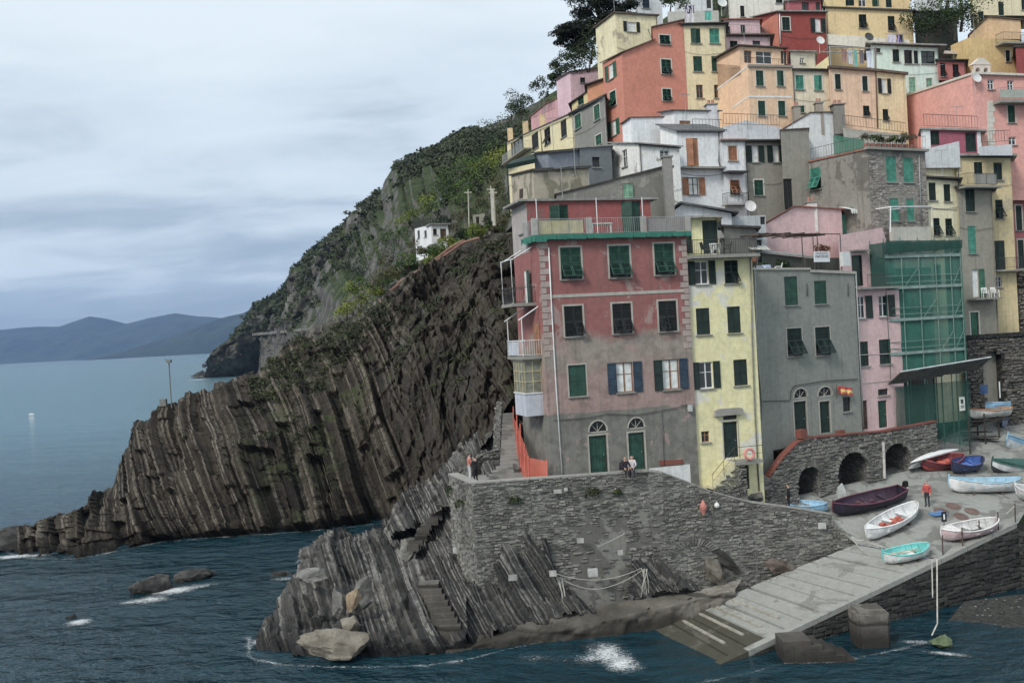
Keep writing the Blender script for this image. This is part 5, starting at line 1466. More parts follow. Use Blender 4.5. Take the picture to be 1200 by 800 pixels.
# ---------------------------------------------------------------- grey house
GRM = plaster((134, 138, 130), 8, .3, None, 0, .5, grain=.3)
H = GRE = House('plain grey rendered house with roof terrace and flag', [(880.5, 314, 66), (1001, 318, 70.5)], GRM, back=6, base=9.2, parapet=.5, wins=[
    (0, 919.5, 324, 935, 357.5, 'closed', 'green'), (0, 954.5, 329, 969, 356, 'closed', 'green'), (0, 922.5, 384.5, 940, 417, 'prop', 'dark', {'surround': SURRG, 'sw_w': .07}), (0, 955.5, 383, 973, 416, 'prop', 'dark', {'surround': SURRG, 'sw_w': .07}),
    (0, 930, 455, 946, 466.5, 'arch', ''), (0, 931, 470, 945.5, 510, 'door', 'dark', {'surround': SURRG, 'sw_w': .1}), (0, 958.5, 453, 975, 464.5, 'arch', ''), (0, 961, 470, 973, 507, 'door', 'dark', {'surround': SURRG, 'sw_w': .1}),
    (0, 988, 465, 997, 482, 'pane', 'dark', {'frame': 'dark'})])
H.pipe(0, [(883.5, 316), (886, 400), (892, 470), (892.5, 492), (889, 498), (890.5, 570)], .05, GREYM)
m = MB(); bars(m, H.pl[0], 0, 1.1, 5.0, 9.2, 0, 0, 2.0); m.build('plinth', GRM, H.root)
H.pipe(0, [(1002, 318), (1006, 400), (1011, 500)], .05, GREYM)
H.pipe(0, [(893, 470), (925, 469), (926, 458), (930, 452), (965, 446), (1004, 444)], .03, METAL, 'cable')
H.band(0, 880, 315, 949, 315, .14, .1, None, 'coping'); H.band(0, 949, 317.5, 1001, 319.5, .2, .12, None, 'coping')
for px in (945, 993): H.pipe(0, [(px, 332), (px, 347)], .03, METAL, 'wall_tie')

# ---------------------------------------------------------------- pink house
PKM = plaster((212, 172, 172), 11, .12, None, 0, .15, grain=.12)
H = PNK = House('pale pink house behind the grey roof terrace', [(1003, 338, 70.9), (1053, 336, 73)], PKM, back=6, base=9.4, wins=[
    (0, 1005, 347, 1014, 373, 'open', 'dark', {'left': 0, 'sw': .7, 'curtain': False}), (0, 1030, 346, 1040.5, 371, 'open', 'dark', {'left': 0, 'sw': .7, 'curtain': False}), (0, 1008, 400, 1018, 429, 'closed', 'dark'), (0, 1030.5, 397.5, 1044, 426.5, 'closed', 'dark'),
    (0, 1010, 469, 1017, 503, 'door', 'brown'), (0, 1029, 455.5, 1041, 463, 'pane', 'dark', {'frame': 'dark'}), (0, 1029.5, 469, 1040, 501, 'door', 'green')])
H.band(0, 1003, 416, 1050, 414, .06, .03); H.band(0, 1005, 450, 1050, 445, .05, .03)
H.slab(0, 1001, 337, 1049, 335.5, .6, .16)
pl = H.pl[0]; a, b = pl.hit(1011, 336)[0], pl.hit(1041, 336)[0]; zb_ = pl.hit(1026, 336.5)[1]
m = MB(); railing(m, [pl.at(a, zb_, .5), pl.at(b, zb_, .5)], .95, .14); m.build('railing', METAL, H.root)
PU = House('', [(982, 276, 72.2), (1034, 266.5, 74.6), (1041, 290, 75.0)], PKM, back=4.5, base=zb_ - 3, root=H.root, wall='upper_wall', wins=[(0, 998.5, 299, 1011, 335, 'closed', 'dark', {'sill': False})])
PG = House('', [(897, 263, 73.6), (932, 242.5, 75.3), (986, 246, 77.6)], PKM, back=4, base=zb_ - 3, root=H.root, wall='gable_wall', roof='tile', over=.15, thick=.1)
m = MB(); a = PU.pl[0].hit(997, 293), PU.pl[0].hit(1012, 291.5); bars(m, PU.pl[0], a[0][0] - .2, a[1][0] + .2, a[0][1] - .12, a[0][1], .5, 0, .52); m.build('door_hood', SILL, H.root)
# green awning shop-front on the upper terrace
aw = thing('awning', 'white scalloped awning over a green shuttered front on the pink house', 'awning', W(1005, 262, 78.5))
pa, pb = W(986, 250, 78.2), W(1020, 250, 80); q = Plane(pa, pb)
z0, z1 = q.hit(1003, 272)[1], q.hit(1003, 252)[1]
m = MB()
for k in range(10): bars(m, q, q.L * k / 10 + .01, q.L * (k + 1) / 10 - .01, z0 - 1, z1, 0, 0, .05)
m.build('shutter_front', plain(SHC['teal'], .6, 'teal_boards', .25), aw)
m = MB(); n = 20
u0_, u1_ = -.4, q.L * 1.35
m.quad(q.at(u0_, z1 + .65, 0), q.at(u1_, z1 + .65, 0), q.at(u1_, z1 + .25, 1.3), q.at(u0_, z1 + .25, 1.3))
for k in range(n):
    x0, x1 = u0_ + (u1_ - u0_) * k / n, u0_ + (u1_ - u0_) * (k + 1) / n
    m.poly([q.at(x0, z1 + .25, 1.3), q.at(x1, z1 + .25, 1.3), q.at(x1 - .03, z1 - .02, 1.34), q.at((x0 + x1) / 2, z1 - .12, 1.34), q.at(x0 + .03, z1 - .02, 1.34)])
m.build('canvas', plain((205, 212, 205), .8, 'canvas', .12), aw, fix=False)
# ---------------------------------------------------------------- houses climbing the hill
S1 = {'surround': True, 'sw_w': .10}
# grey gable wall and chimney block behind the red house
N = House('grey cement gable wall with green shutter above the red house', [(652, 229, 66.5), (690, 219.5, 67.2), (777, 196, 68.6), (787, 196, 68.8)], plaster((124, 122, 114), 14, .4, (150, 146, 136), .08, .4), back=5, base=24, roof='dark', over=.1, thick=.12, wins=[(2, 730.5, 215, 742, 231.5, 'closed', 'mint')])
m = MB(); pc = W(782, 193, 67.6); m.box(pc.x - .32, pc.x + .32, pc.y - .25, pc.y + .4, 23.5, pc.z + .5); m.build('chimney', plaster((130, 128, 122), 15, .4), N.root)
m = MB(); m.box(pc.x - .4, pc.x + .4, pc.y - .33, pc.y + .48, pc.z + .5, pc.z + .62); m.build('chimney_cap', SILL, N.root)
# beige box house left
O = House('squat beige house with louvre vent on the cliff edge', [(599, 206, None), (625, 200, 71), (690, 196, 73)], plaster((172, 160, 138), 16, .35, (120, 118, 92), .10, .5), 'L', roof='dark', over=.12, thick=.12, base=22)
m = MB(); q = O.pl[0]
for k in range(6): u, z = q.hit(611, 222 + k * 1.8); bars(m, q, u - .3, u + .3, z - .05, z + .03, .06, 0, .08)
m.build('louvre_vent', plain((80, 64, 54), .7, 'vent'), O.root)
P_ = House('small blue grey house with flat roof below the yellow row', [(626, 180, None), (642, 179, 76.5), (680, 175, 78)], plaster((122, 132, 146), 17, .25), 'L', roof='dark', over=.15, thick=.12, base=24)
P2 = House('lead grey annex with dark window above the beige box', [(679, 174, 77.6), (716, 171, 79)], plaster((110, 118, 124), 18, .25), back=3, roof='conc', over=.12, thick=.12, base=24, wins=[(0, 694, 184, 703, 196, 'pane', 'dark', {'frame': 'dark'})])
# green canvas awning over the terrace by the cliff
m = MB(); a, b, c, d = W(594, 193, 74), W(627, 186, 76), W(627, 180, 79), W(600, 188, 78); m.quad(a, b, c, d); m.quad(a, b, b + Vector((0, 0, -.35)), a + Vector((0, 0, -.35)))
for p_ in (a, b): m.tube([p_, p_ + Vector((0, 0, -4))], .04, 5)
m.thing('terrace_awning', 'dark green canvas awning below the yellow row house', 'awning', plain((24, 52, 44), .8, 'green_canvas'))
# long yellow row + grey end with green shutters (one receding facade)
YR = plaster((228, 208, 150), 20, .12, None, 0, .2, grain=.12)
Q = House('long cream yellow row house receding along the cliff edge', [(594, 167, 121), (671.5, 133, 97)], YR, back=6, base=20, roof='dark', over=.35, thick=.14, wins=[
    (0, 601, 163, 612, 179, 'open', 'black', {'sw': .5, 'frame': 'dark', 'curtain': False}), (0, 623, 156, 631, 175, 'closed', 'black'), (0, 638, 149.5, 645, 169, 'half', 'black'), (0, 657, 140.5, 664, 161, 'closed', 'black')])
Q.slab(0, 596, 186, 624, 180, 1.0, .14); pq = Q.pl[0]; a, b = pq.hit(597, 186)[0], pq.hit(623, 180)[0]; zb_ = (pq.hit(597, 186)[1] + pq.hit(623, 180)[1]) / 2
Q.rail(0, a, b, zb_, .95, .95, GREYM); Q.pipe(0, [(634, 152), (636, 178)], .05, plain((110, 110, 90), .7, 'pipe_paint'))
for (x0, y0, x1) in ((594, 150, 601), (612, 142, 619), (633, 134, 638)):
    m = MB(); p = W((x0 + x1) / 2, y0, 123 - (x0 - 594) * .3); m.box(p.x - .35, p.x + .35, p.y, p.y + .7, p.z - 2.2, p.z); m.build('terrace_pillar', plaster((220, 190, 130), 21, .1), Q.root)
Rr_ = House('grey rendered end house with bright green shutters', [(671.5, 133, 97), (709, 112.5, 89.3)], plaster((136, 134, 126), 22, .3), back=6, base=20, roof='dark', over=.3, thick=.14, wins=[
    (0, 673.5, 134, 681, 151, 'closed', 'mid', S1), (0, 696, 123, 703, 141, 'closed', 'mid', S1), (0, 698, 158, 705, 170, 'closed', 'mid', S1)])
# pink houses and terrace above the row
U_ = House('light pink house under the pine tree', [(652, 94, None), (668, 85, 106), (703, 80, 107)], plaster((222, 178, 190), 24, .1, grain=.1), 'L', back=5, roof='brown', over=.15, thick=.1, base=30, wins=[(1, 680, 91, 686, 97, 'pane', 'dark', {'frame': 'dark'})])
U2 = House('pink terrace house stepping down beside the light pink one', [(622, 137, 125), (640, 122, 120), (655, 116, 116)], plaster((210, 150, 155), 25, .15), back=5, roof='tile', over=.2, thick=.1, base=36)
U3 = House('orange rendered extension against the tall salmon house', [(688, 101, 96), (708, 93, 95)], plaster((205, 132, 84), 26, .15), back=3, roof='dark', over=.25, thick=.12, base=36)
U4 = House('yellow stair block with green door below the orange extension', [(670, 122, 101), (689, 107, 98)], plaster((214, 190, 120), 27, .15), back=3, roof='dark', over=.2, thick=.1, base=34, wins=[(0, 677, 112, 684, 123, 'closed', 'green')])
# salmon tower
SAL = plaster((208, 122, 94), 28, .12, None, 0, .12, grain=.12)
S = House('tall salmon pink tower house with white framed windows', [(706, 74, None), (728.5, 63, 87.5), (765, 47, 88.7)], SAL, 'L', base=30, roof='brown', over=.15, thick=.1, wins=[
    (0, 713, 75, 719, 93, 'open', 'mid', {'sw': .6}), (0, 714.5, 107, 722, 125, 'prop', 'mid', S1), (0, 716.5, 141, 722.5, 159, 'open', 'mid', {'sw': .6})])
pr_ = S.pl[1]; A = S.p[2].copy(); dr = (S.p[2] - S.p[1]); dr.z = 0; dr.normalize()
ub = pr_.hit(800.5, 24)[0]; Bp = pr_.at(ub, pr_.hit(800.5, 24)[1]); A.z = pr_.hit(765, 33)[1]
S2 = House('', [A, Bp], SAL, back=5, base=30, root=S.root, wall='tower_wall', roof='brown', over=.12, thick=.1, wins=[
    (0, 773, 41.5, 785, 52, 'half', 'green', S1), (0, 775, 70, 786.5, 87, 'half', 'green', S1), (0, 776.5, 104.5, 786.5, 118.5, 'half', 'green', S1)])
S.pipe(1, [(729, 62), (764, 47), (759, 35)], .04, METAL, 'cable')
# cream house with sundial traces top left
T = House('cream house with faded wall painting below the pine', [(698, 33, None), (720.5, 15.5, 97), (770, 18.5, 99)], plaster((224, 210, 160), 30, .12, (170, 160, 130), .03), 'L', roof='brown', over=.15, thick=.1, base=44, wins=[(1, 734.5, 26, 745.5, 37.5, 'open', 'dark', {'sw': .4})])
T2 = House('white house top corner behind the cream painted one', [(743, -12, 108), (775, -10, 109)], plaster((205, 208, 212), 31, .1), back=6, base=50, wins=[(0, 753, -4, 761, 10, 'closed', 'blue')])
T3 = House('dim white house with laundry terrace above the beige tower', [(789, -14, 106), (834, -12, 107)], plaster((198, 202, 206), 32, .1), back=6, base=50, wins=[(0, 828, -4, 833.5, 10, 'pane', 'dark', {'frame': 'dark', 'sill': False})])
# beige tower
V = House('beige tower house with laundry on its roof terrace', [(798, 29.5, 89.9), (850, 28.5, 91)], plaster((222, 202, 150), 33, .15, (200, 190, 160), .04), back=6, base=33, roof='dark', over=.25, thick=.1, wins=[
    (0, 809.5, 33.5, 821, 51, 'closed', 'green'), (0, 831.5, 33.5, 843, 51, 'closed', 'teal'), (0, 812.5, 66, 823, 84, 'closed', 'green'), (0, 834, 66, 844, 84, 'closed', 'green'), (0, 816, 99.5, 824, 115, 'pane', 'dark', {'frame': 'brown'}), (0, 837, 99.5, 845, 115, 'pane', 'dark', {'frame': 'brown'})])
V2 = House('low white parapet block on top of the beige tower', [(782, 14, 93), (842, 12.5, 95)], plaster((196, 192, 180), 34, .3), back=4, base=44)
# peach house with white bands
PEA = plaster((228, 184, 140), 36, .1, grain=.1)
Wh = House('peach house with white bands and glazed rooftop veranda', [(839.5, 75, None), (876, 78, 86), (928, 78.5, 87.6)], PEA, 'L', base=30, wins=[
    (1, 886, 83, 895, 101, 'closed', 'green', S1), (1, 910.5, 83, 918.5, 101, 'closed', 'green', S1), (1, 888.5, 118.5, 897, 136, 'closed', 'green', S1), (1, 912, 118.5, 920.5, 136, 'closed', 'green', S1)])
Wh.band(1, 876, 77.5, 928, 78.5, .2, .2, SILL, 'eaves'); Wh.band(1, 877, 113.5, 928, 114, .16, .03, WHITE)
Wh.band(0, 841, 104.5, 875.5, 78.5, .14, .03, WHITE); Wh.band(0, 858, 127, 876, 114, .14, .03, WHITE)
Wu = House('', [Wh.p[0] + Vector((0, 0, .5)), Wh.p[1] + (Wh.p[0] - Wh.p[1]).normalized() * 1.2, Wh.p[2] + (Wh.p[0] - Wh.p[1]).normalized() * 1.2], PEA, 'L', base=Wh.p[1].z - .5, zt=W(890, 55, 87.5).z, root=Wh.root, wall='veranda_wall', roof='dark', over=.25, thick=.12, wins=[
    (1, 886, 60, 905, 75, 'pane', 'dark', {'frame': 'white', 'sill': False}), (1, 872, 59.5, 881, 74, 'pane', 'dark', {'frame': 'brown', 'sill': False}), (1, 915, 60, 922, 75, 'pane', 'dark', {'frame': 'dark', 'sill': False})])
pl = Wh.pl[1]; m = MB(); zz_ = Wh.p[1].z; railing(m, [pl.at(.1, zz_, .05), pl.at(pl.L - .1, zz_, .05)], .8, .2); m.build('railing', METAL, Wh.root)
# pale beige pair
X = House('pale beige house with white framed green shutters', [(928, 82, 88), (971, 83, 89.2)], plaster((218, 202, 168), 38, .12), back=6, base=32, roof='dark', over=.2, thick=.1, wins=[
    (0, 932.5, 88.5, 942, 105, 'closed', 'teal', S1), (0, 954, 88.5, 963.5, 106, 'closed', 'teal', S1), (0, 936.5, 124, 943, 132, 'closed', 'mid', S1), (0, 957, 124, 964, 132, 'pane', 'dark', {'frame': 'dark'})])
X2 = House('low cream dormer block with one tiny window', [(926, 61, 92), (955, 62, 93)], plaster((206, 196, 172), 39, .15), back=4, base=38, roof='conc', over=.2, thick=.1, wins=[(0, 937.5, 68, 942.5, 74, 'pane', 'dark', {'frame': 'white'})])
X3 = House('pale yellow stair wall beside the laundry terrace', [(954, 79, 91.5), (971, 66, 91.5)], plaster((222, 208, 140), 40, .12), back=2, base=38)
# peach to yellow double front
Y = House('wide peach house front under the laundry terrace', [(971, 80.5, 88.6), (1026, 84, 90.2)], plaster((230, 184, 144), 42, .1, grain=.1), back=6, base=32, wins=[
    (0, 978.5, 87, 985.5, 105, 'closed', 'dark', S1), (0, 1010.5, 89.5, 1017, 107, 'closed', 'dark', S1), (0, 979, 122, 986, 134, 'pane', 'dark', {'frame': 'dark'}), (0, 1011.5, 124, 1019, 136, 'half', 'dark')])
Y2 = House('sandy yellow house front joined to the wide peach one', [(1026, 84, 90.2), (1061, 88, 91.4)], plaster((228, 200, 144), 43, .1, grain=.1), back=6, base=32, wins=[
    (0, 1033, 92.5, 1039.5, 109.5, 'open', 'black', {'sw': .4}), (0, 1034.5, 128, 1041, 141.5, 'half', 'dark')])
Y.band(0, 970, 79, 1026, 83, .22, .3, ROOFM['brown'], 'eaves'); Y2.band(0, 1026, 83, 1062, 87, .22, .3, ROOFM['brown'], 'eaves'); Y2.pipe(0, [(1025.5, 55), (1026, 88), (1028, 150)], .06, plain((110, 84, 66), .7, 'rust_pipe'))
# dark red house
Z = House('deep red house with orange side wall and white gutter', [(882, 20, None), (911.5, 14.5, 97), (968, 14.5, 98.4)], plaster((158, 58, 48), 45, .15, grain=.12), 'L', roof='conc', over=.2, thick=.1, base=40, wins=[
    (1, 916.5, 20.5, 925.5, 36, 'closed', 'dark', S1), (1, 955, 22, 962, 38, 'open', 'dark', {'sw': .5})])
m = MB(); bars(m, Z.pl[0], .02, Z.pl[0].L - .02, 40, min(Z.p[0].z, Z.p[1].z) - .05, .015, 0, .01); m.build('side_render', plaster((208, 118, 88), 46, .1), Z.root)
Z.pipe(1, [(913, 16), (914, 52)], .06, WHITE)
Z2 = House('crimson rooftop storey above the deep red house', [(920, 2, 102), (962, 0, 103)], plaster((178, 84, 92), 47, .15), back=5, base=50, roof='conc', over=.2, thick=.1, wins=[(0, 939.5, 3, 948, 12.5, 'pane', 'dark', {'frame': 'dark'}), (0, 956, 3, 961, 12.5, 'pane', 'dark', {'frame': 'dark'})])
AA = House('small rose pink house with terrace between beige tower and orange wall', [(849, 42, 93.5), (902, 42.5, 94.8)], plaster((208, 168, 172), 48, .12), back=5, base=40, wins=[(0, 855.5, 48, 864.5, 56, 'closed', 'dark'), (0, 882, 48, 891, 53, 'pane', 'dark', {'frame': 'dark'})], roof='brown', over=.3, thick=.12)
AA2 = House('', [(848, 24, 96.5), (890, 23, 97.5)], plaster((214, 172, 176), 49, .1), back=3, base=45, root=AA.root, wall='upper_wall', roof='tile', over=.2, thick=.1, wins=[(0, 851, 31, 856, 41, 'closed', 'black', {'sill': False}), (0, 868, 29, 873.5, 41, 'closed', 'black', {'sill': False})])
pl = AA.pl[0]; m = MB(); zz_ = max(p.z for p in AA.p) + .12; railing(m, [pl.at(.3, zz_, .2), pl.at(pl.L - .3, zz_, .2)], .85, .2); m.build('railing', GREYM, AA.root)
AAb = House('off white house with narrow dark window behind the rose terrace', [(853, -6, 103), (894, -16, 104), (922, -14, 104.6)], plaster((214, 210, 196), 50, .1), back=6, base=48, wins=[(0, 867.5, 7, 872.5, 20, 'closed', 'black'), (1, 909, -6, 917, 4, 'closed', 'dark')])
# yellow top houses
AB = House('warm yellow house with washing lines on its lower terrace', [(967, 9, 101), (1069, 13, 103)], plaster((224, 192, 124), 52, .1, grain=.1), back=6, base=44, roof='dark', over=.2, thick=.1, wins=[
    (0, 1006.5, 17, 1015.5, 33, 'half', 'dark'), (0, 1040.5, 19, 1048.5, 36, 'half', 'dark')])
AB2 = House('', [(988, -14, 104.2), (1066, -12, 105.5)], plaster((222, 186, 116), 53, .1), back=4, base=52, root=AB.root, wall='upper_wall', wins=[(0, 989, -5, 1001, 7, 'closed', 'dark', {'sill': False}), (0, 1006, -5, 1015, 8, 'pane', 'dark', {'sill': False}), (0, 1022, -5, 1030, 8, 'closed', 'green', {'sill': False}), (0, 1038, -5, 1045, 9, 'closed', 'dark', {'sill': False})])
AB3 = House('ochre block at the top beside the warm yellow house', [(963, -18, 103.5), (990, -16, 104)], plaster((226, 194, 120), 54, .1), back=4, base=50)
# mint house
MINT = plaster((192, 216, 202), 56, .1, grain=.1)
AC = House('mint green house with a row of dark windows', [(1020, 52, 95), (1099, 55.5, 97)], MINT, back=6, base=40, roof='conc', over=.45, thick=.14, wins=[
    (0, 1046, 58, 1054, 73, 'closed', 'dark', S1), (0, 1059.5, 59, 1069, 75, 'closed', 'black', S1), (0, 1071, 59.5, 1076, 75, 'closed', 'black'), (0, 1079.5, 60, 1096, 75, 'pane', 'dark', {'frame': 'dark'}),
    (0, 1065.5, 91, 1073, 108, 'closed', 'mint', S1), (0, 1085.5, 92, 1092.5, 103, 'closed', 'mint', S1), (0, 1024, 56.5, 1032, 62, 'pane', 'dark', {'frame': 'dark'})])
AD = House('small rust red house between mint and yellow houses', [(1098, 71, 96.6), (1131, 72, 97.6)], plaster((190, 100, 92), 57, .12), back=5, base=42, roof='dark', over=.25, thick=.1, wins=[(0, 1102, 74, 1108, 90, 'half', 'black'), (0, 1116.5, 75.5, 1123.5, 91, 'half', 'black')])
AD2 = House('pale stucco stub behind the small rust red house', [(1098, 59, 100), (1128, 60.5, 101)], plaster((206, 186, 176), 58, .2), back=3, base=46)
AE = House('mustard yellow house with stepped balconies', [(1114, 53.5, None), (1136, 44, 99), (1195, 47.5, 100.5)], plaster((214, 178, 98), 59, .12, grain=.1), 'L', base=42, wins=[(1, 1178.5, 59, 1183.5, 72.5, 'closed', 'dark', S1)])
AE2 = House('', [(1136, 42, 102.5), (1158, 20.5, 103), (1196, 24, 104)], plaster((222, 178, 120), 60, .12), back=4, base=48, root=AE.root, wall='upper_wall', roof='brown', over=.15, thick=.1)
AE.slab(1, 1166, 52, 1200, 54, 1.2, .2); pl = AE.pl[1]; a, b = pl.hit(1167, 52), pl.hit(1196, 54); AE.rail(1, a[0], b[0], a[1], 1.1, .95)
AF = House('tall cream house at the top of the hill', [(1135, -22, 108), (1270, -16, 111)], plaster((222, 206, 160), 62, .1, grain=.1), back=6, base=52, wins=[(0, 1146.5, 13.5, 1153, 26.5, 'closed', 'dark'), (0, 1170, 2.5, 1176.5, 18.5, 'closed', 'dark'), (0, 1197, -2, 1203, 12, 'closed', 'dark')])
AI = House('brick red house at the edge beside the mustard one', [(1190, 56, 96), (1268, 52, 98)], plaster((160, 62, 60), 63, .12), back=5, base=42, roof='dark', over=.2)
TW = House('white house with glass balcony beside the hillside bushes', [(1070, -14, 108), (1097, -12, 109), (1104, 4, 109.2)], plaster((206, 206, 210), 64, .1), back=5, base=52)
TW2 = House('dark timber terrace house above the mint house', [(1071, 14, 104), (1121, 14.5, 105.5)], plaster((70, 78, 70), 65, .3), back=4, base=46, roof='slate', over=.25, thick=.1, wins=[(0, 1085, 17, 1093, 28, 'closed', 'dark'), (0, 1108, 17, 1115, 26, 'closed', 'dark')])
# big pink house
PB = plaster((226, 152, 138), 66, .08, None, 0, .1, grain=.1)
AG = House('large rose pink house with bell gable and quoined corner', [(1062, 112, 94), (1139, 86.5, 84.5), (1265, 91, 87)], PB, None, back=5, base=28, wins=[
    (1, 1157.5, 93.5, 1165, 105, 'pane', 'dark', {'frame': 'white'}), (1, 1180.5, 94.5, 1188, 106.5, 'pane', 'dark', {'frame': 'white', 'sill': False}), (1, 1181, 123.5, 1189.5, 144, 'closed', 'green', S1), (1, 1182, 160.5, 1191, 170, 'pane', 'dark', {'frame': 'white'})])
AG.band(0, 1062, 112, 1138, 87, .2, .12, SURR, 'coping'); AG.band(1, 1139, 86.5, 1212, 89, .2, .3, SURR, 'eaves')
AG.slab(1, 1163, 119, 1212, 121, 1.0, .25); pl = AG.pl[1]; a, b = pl.hit(1164, 119), pl.hit(1211, 121); AG.rail(1, a[0], b[0], a[1], .95, 1.0, GREYM)
m = MB(); bars(m, pl, a[0], b[0], a[1] + .05, a[1] + .85, .9, 0, .02); m.build('balcony_panel', plaster((176, 182, 168), 68, .2), AG.root)
for k in range(9):
    u0, z0 = pl.hit(1157, 118 + 6.5 * k); m = MB(); w_ = .38 if k % 2 else .28; bars(m, pl, u0, u0 + w_ * 2, z0 - .5, z0 - .02, .03, 0, .06); m.build('quoin', SURR, AG.root)
# bell gable on the pink roof
bg_ = thing('bell_gable', 'white bell gable with two arched openings on the pink roof', 'bell gable', W(1151, 86, 85.6))
p0, p1 = W(1141, 86, 85.6), W(1161, 87, 86); q = Plane(p0, p1); zt_ = q.hit(1150, 76)[1]; zb_ = q.hit(1150, 88)[1]; m = MB()
hs = [(q.L * .12, q.L * .40, zb_ + .25, zt_ - .25), (q.L * .60, q.L * .88, zb_ + .25, zt_ - .25)]
wall_grid(m, q, q.L, zb_, lambda u: zt_, hs, .5)
for h in hs: arch_fill(m, q, h[0], h[1], h[3] - .35, h[3], 0.001)
m.prism([q.at(-.1, zt_, .05), q.at(q.L + .1, zt_, .05), q.at(q.L * .6, q.hit(1150, 68)[1], .05), q.at(q.L * .4, q.hit(1150, 68)[1], .05)], q.n * -.6); m.build('gable_wall', plaster((205, 196, 182), 69, .3), bg_, fix=False)
for h in hs: k = MB(); cx_ = (h[0] + h[1]) / 2; k.tube([q.at(cx_, h[3] - .1, -.3), q.at(cx_, h[3] - .3, -.3), q.at(cx_, h[3] - .55, -.3)], .06, 8, r2=.2); k.build('bell', METAL, bg_)
# white houses in the middle
WHT = plaster((218, 221, 226), 72, .12, grain=.1)
L = House('tall white house with orange shutters', [(773, 146, None), (792.5, 154, 79.5), (847, 154, 81)], WHT, 'L', base=22, roof='slate', over=.2, thick=.1, wins=[
    (1, 804.5, 162, 818.5, 195, 'closed', 'orange', {'sill': False}), (1, 807, 208, 818.5, 228.5, 'open', 'orange', {'sw': .6, 'frame': 'dark'})])
L.slab(1, 796, 196.5, 846, 197, .7, .16); L.pipe(1, [(842, 155), (842, 190), (845, 200)], .05, METAL)
L0 = House('', [(774, 132, None), (790, 130, 84), (842, 131, 85.5)], WHT, 'L', base=34, root=L.root, wall='upper_wall', roof='slate', over=.2, thick=.1, wins=[(1, 796.5, 141.5, 809.5, 152, 'closed', 'orange', {'sill': False})])
Lw = House('low white wing with slate edge left of the orange shutters', [(729, 146, None), (739, 138.5, 82), (776, 137.5, 83.2)], plaster((216, 219, 224), 73, .12), 'L', base=26, roof='brown', over=.12, thick=.08)
L2 = House('weathered cream white house with peeling wall', [(716, 167, None), (748, 169, 76.5), (796, 173, 77.8)], plaster((228, 228, 212), 74, .2, (150, 145, 130), .05, .4), 'L', base=22, roof='conc', over=.2, thick=.1, wins=[
    (0, 729, 175.5, 735, 195.5, 'pane', 'dark', {'frame': 'white'}), (1, 773.5, 176, 784.5, 188, 'pane', 'dark', {'frame': 'white', 'sill': False})])
M_ = House('slim white house with tiled edge and amber shutters', [(845.5, 165, 80.6), (873, 165, 81.4)], plaster((214, 216, 222), 75, .15), back=5, base=22, roof='tile', over=.15, thick=.12, wins=[(0, 853.5, 171, 864, 188.5, 'closed', 'orange', S1), (0, 855.5, 211, 867, 228, 'prop', 'orange')])
pl = M_.pl[0]; M_.slab(0, 847, 203, 871, 201, .9, .14, METAL); M_.slab(0, 846, 241, 872, 239.5, .8, .12); a, b = pl.hit(847, 240), pl.hit(871, 239.5); M_.rail(0, a[0], b[0], a[1], .75, .9)
K = House('narrow stone grey house with white curtained windows', [(874, 166, 82), (919.5, 166, 83.2)], plaster((142, 138, 126), 76, .3), back=6, base=22, roof='dark', over=.3, thick=.12, wins=[
    (0, 881, 171, 888.5, 190, 'open', 'dark', {'sw': .55}), (0, 905.5, 171, 912.5, 190, 'open', 'dark', {'sw': .55}), (0, 884, 211, 894.5, 229, 'closed', 'green', S1)])
K2 = House('white rooftop terrace house behind the curtained grey one', [(846, 149, 85), (874, 141, 85.6), (916, 150, 86.8)], plaster((202, 206, 212), 77, .15), back=4, base=30)
# stone house in the middle with roof garden
ST = plaster((138, 134, 124), 79, .5, (104, 100, 92), .10, .7, grain=.5)
J2 = House('grey cement wing with tall dark doorway', [(914.5, 153, 81.5), (947.5, 151, 82.3)], plaster((142, 138, 126), 78, .4, None, 0, .4), back=5, base=22, roof='brown', over=.08, thick=.08, wins=[(0, 918.5, 209.5, 929, 246, 'pane', 'dark', {'frame': 'dark', 'sill': False})])
J = House('large weathered stone house with planted roof terrace', [(947.5, 190, 82.0), (1016.5, 174.5, 76), (1084, 177.5, 78.2)], ST, None, back=6, base=18, wins=[(0, 949.5, 196.5, 962, 222, 'prop', 'teal'), (1, 1038.5, 183.5, 1050.5, 213.5, 'closed', 'teal'), (1, 1058.5, 185, 1070.5, 214, 'closed', 'teal'), (1, 1043.5, 232.5, 1053.5, 259, 'closed', 'teal'), (1, 1062.5, 233, 1071.5, 259, 'closed', 'teal')])
J.band(0, 947.5, 189.5, 1016, 174.5, .14, .1, ROOFM['tile'], 'coping'); J.band(1, 1013, 174, 1085, 177, .2, .35, SILL, 'eaves'); J.pipe(1, [(1076, 180), (1079, 262)], .05, GREYM)
ms = MB(); q = J.pl[1]; wh = [q.rect(*r) for r in ((1037, 181, 1052, 216), (1057, 182, 1072, 216), (1042, 230, 1055, 261), (1061, 230, 1073, 261))]
stones(ms, q.at, 0.05, q.L - .05, lambda u: 18.5, lambda u: J.p[1].z - .3, lambda u, z: not any(r[0] - .12 < u < r[1] + .12 and r[2] - .12 < z < r[3] + .12 for r in wh), seed=320, h=(.14, .26), l=(.18, .45), proud=(.0, .05))
tag(ms.build('stonework', stone_mat((124, 112, 104), (168, 160, 150), (100, 92, 88), 'rubble_stone'), J.root, fix=False), kind='stuff')
q0 = J.pl[0]; m = MB(); railing(m, [q0.at(.2, J.p[0].z + .1, -.1), q0.at(q0.L, J.p[1].z + .1, -.1), J.pl[1].at(J.pl[1].L - .1, J.p[2].z + .2, .2)], 1.0, .3); m.build('railing', METAL, J.root)
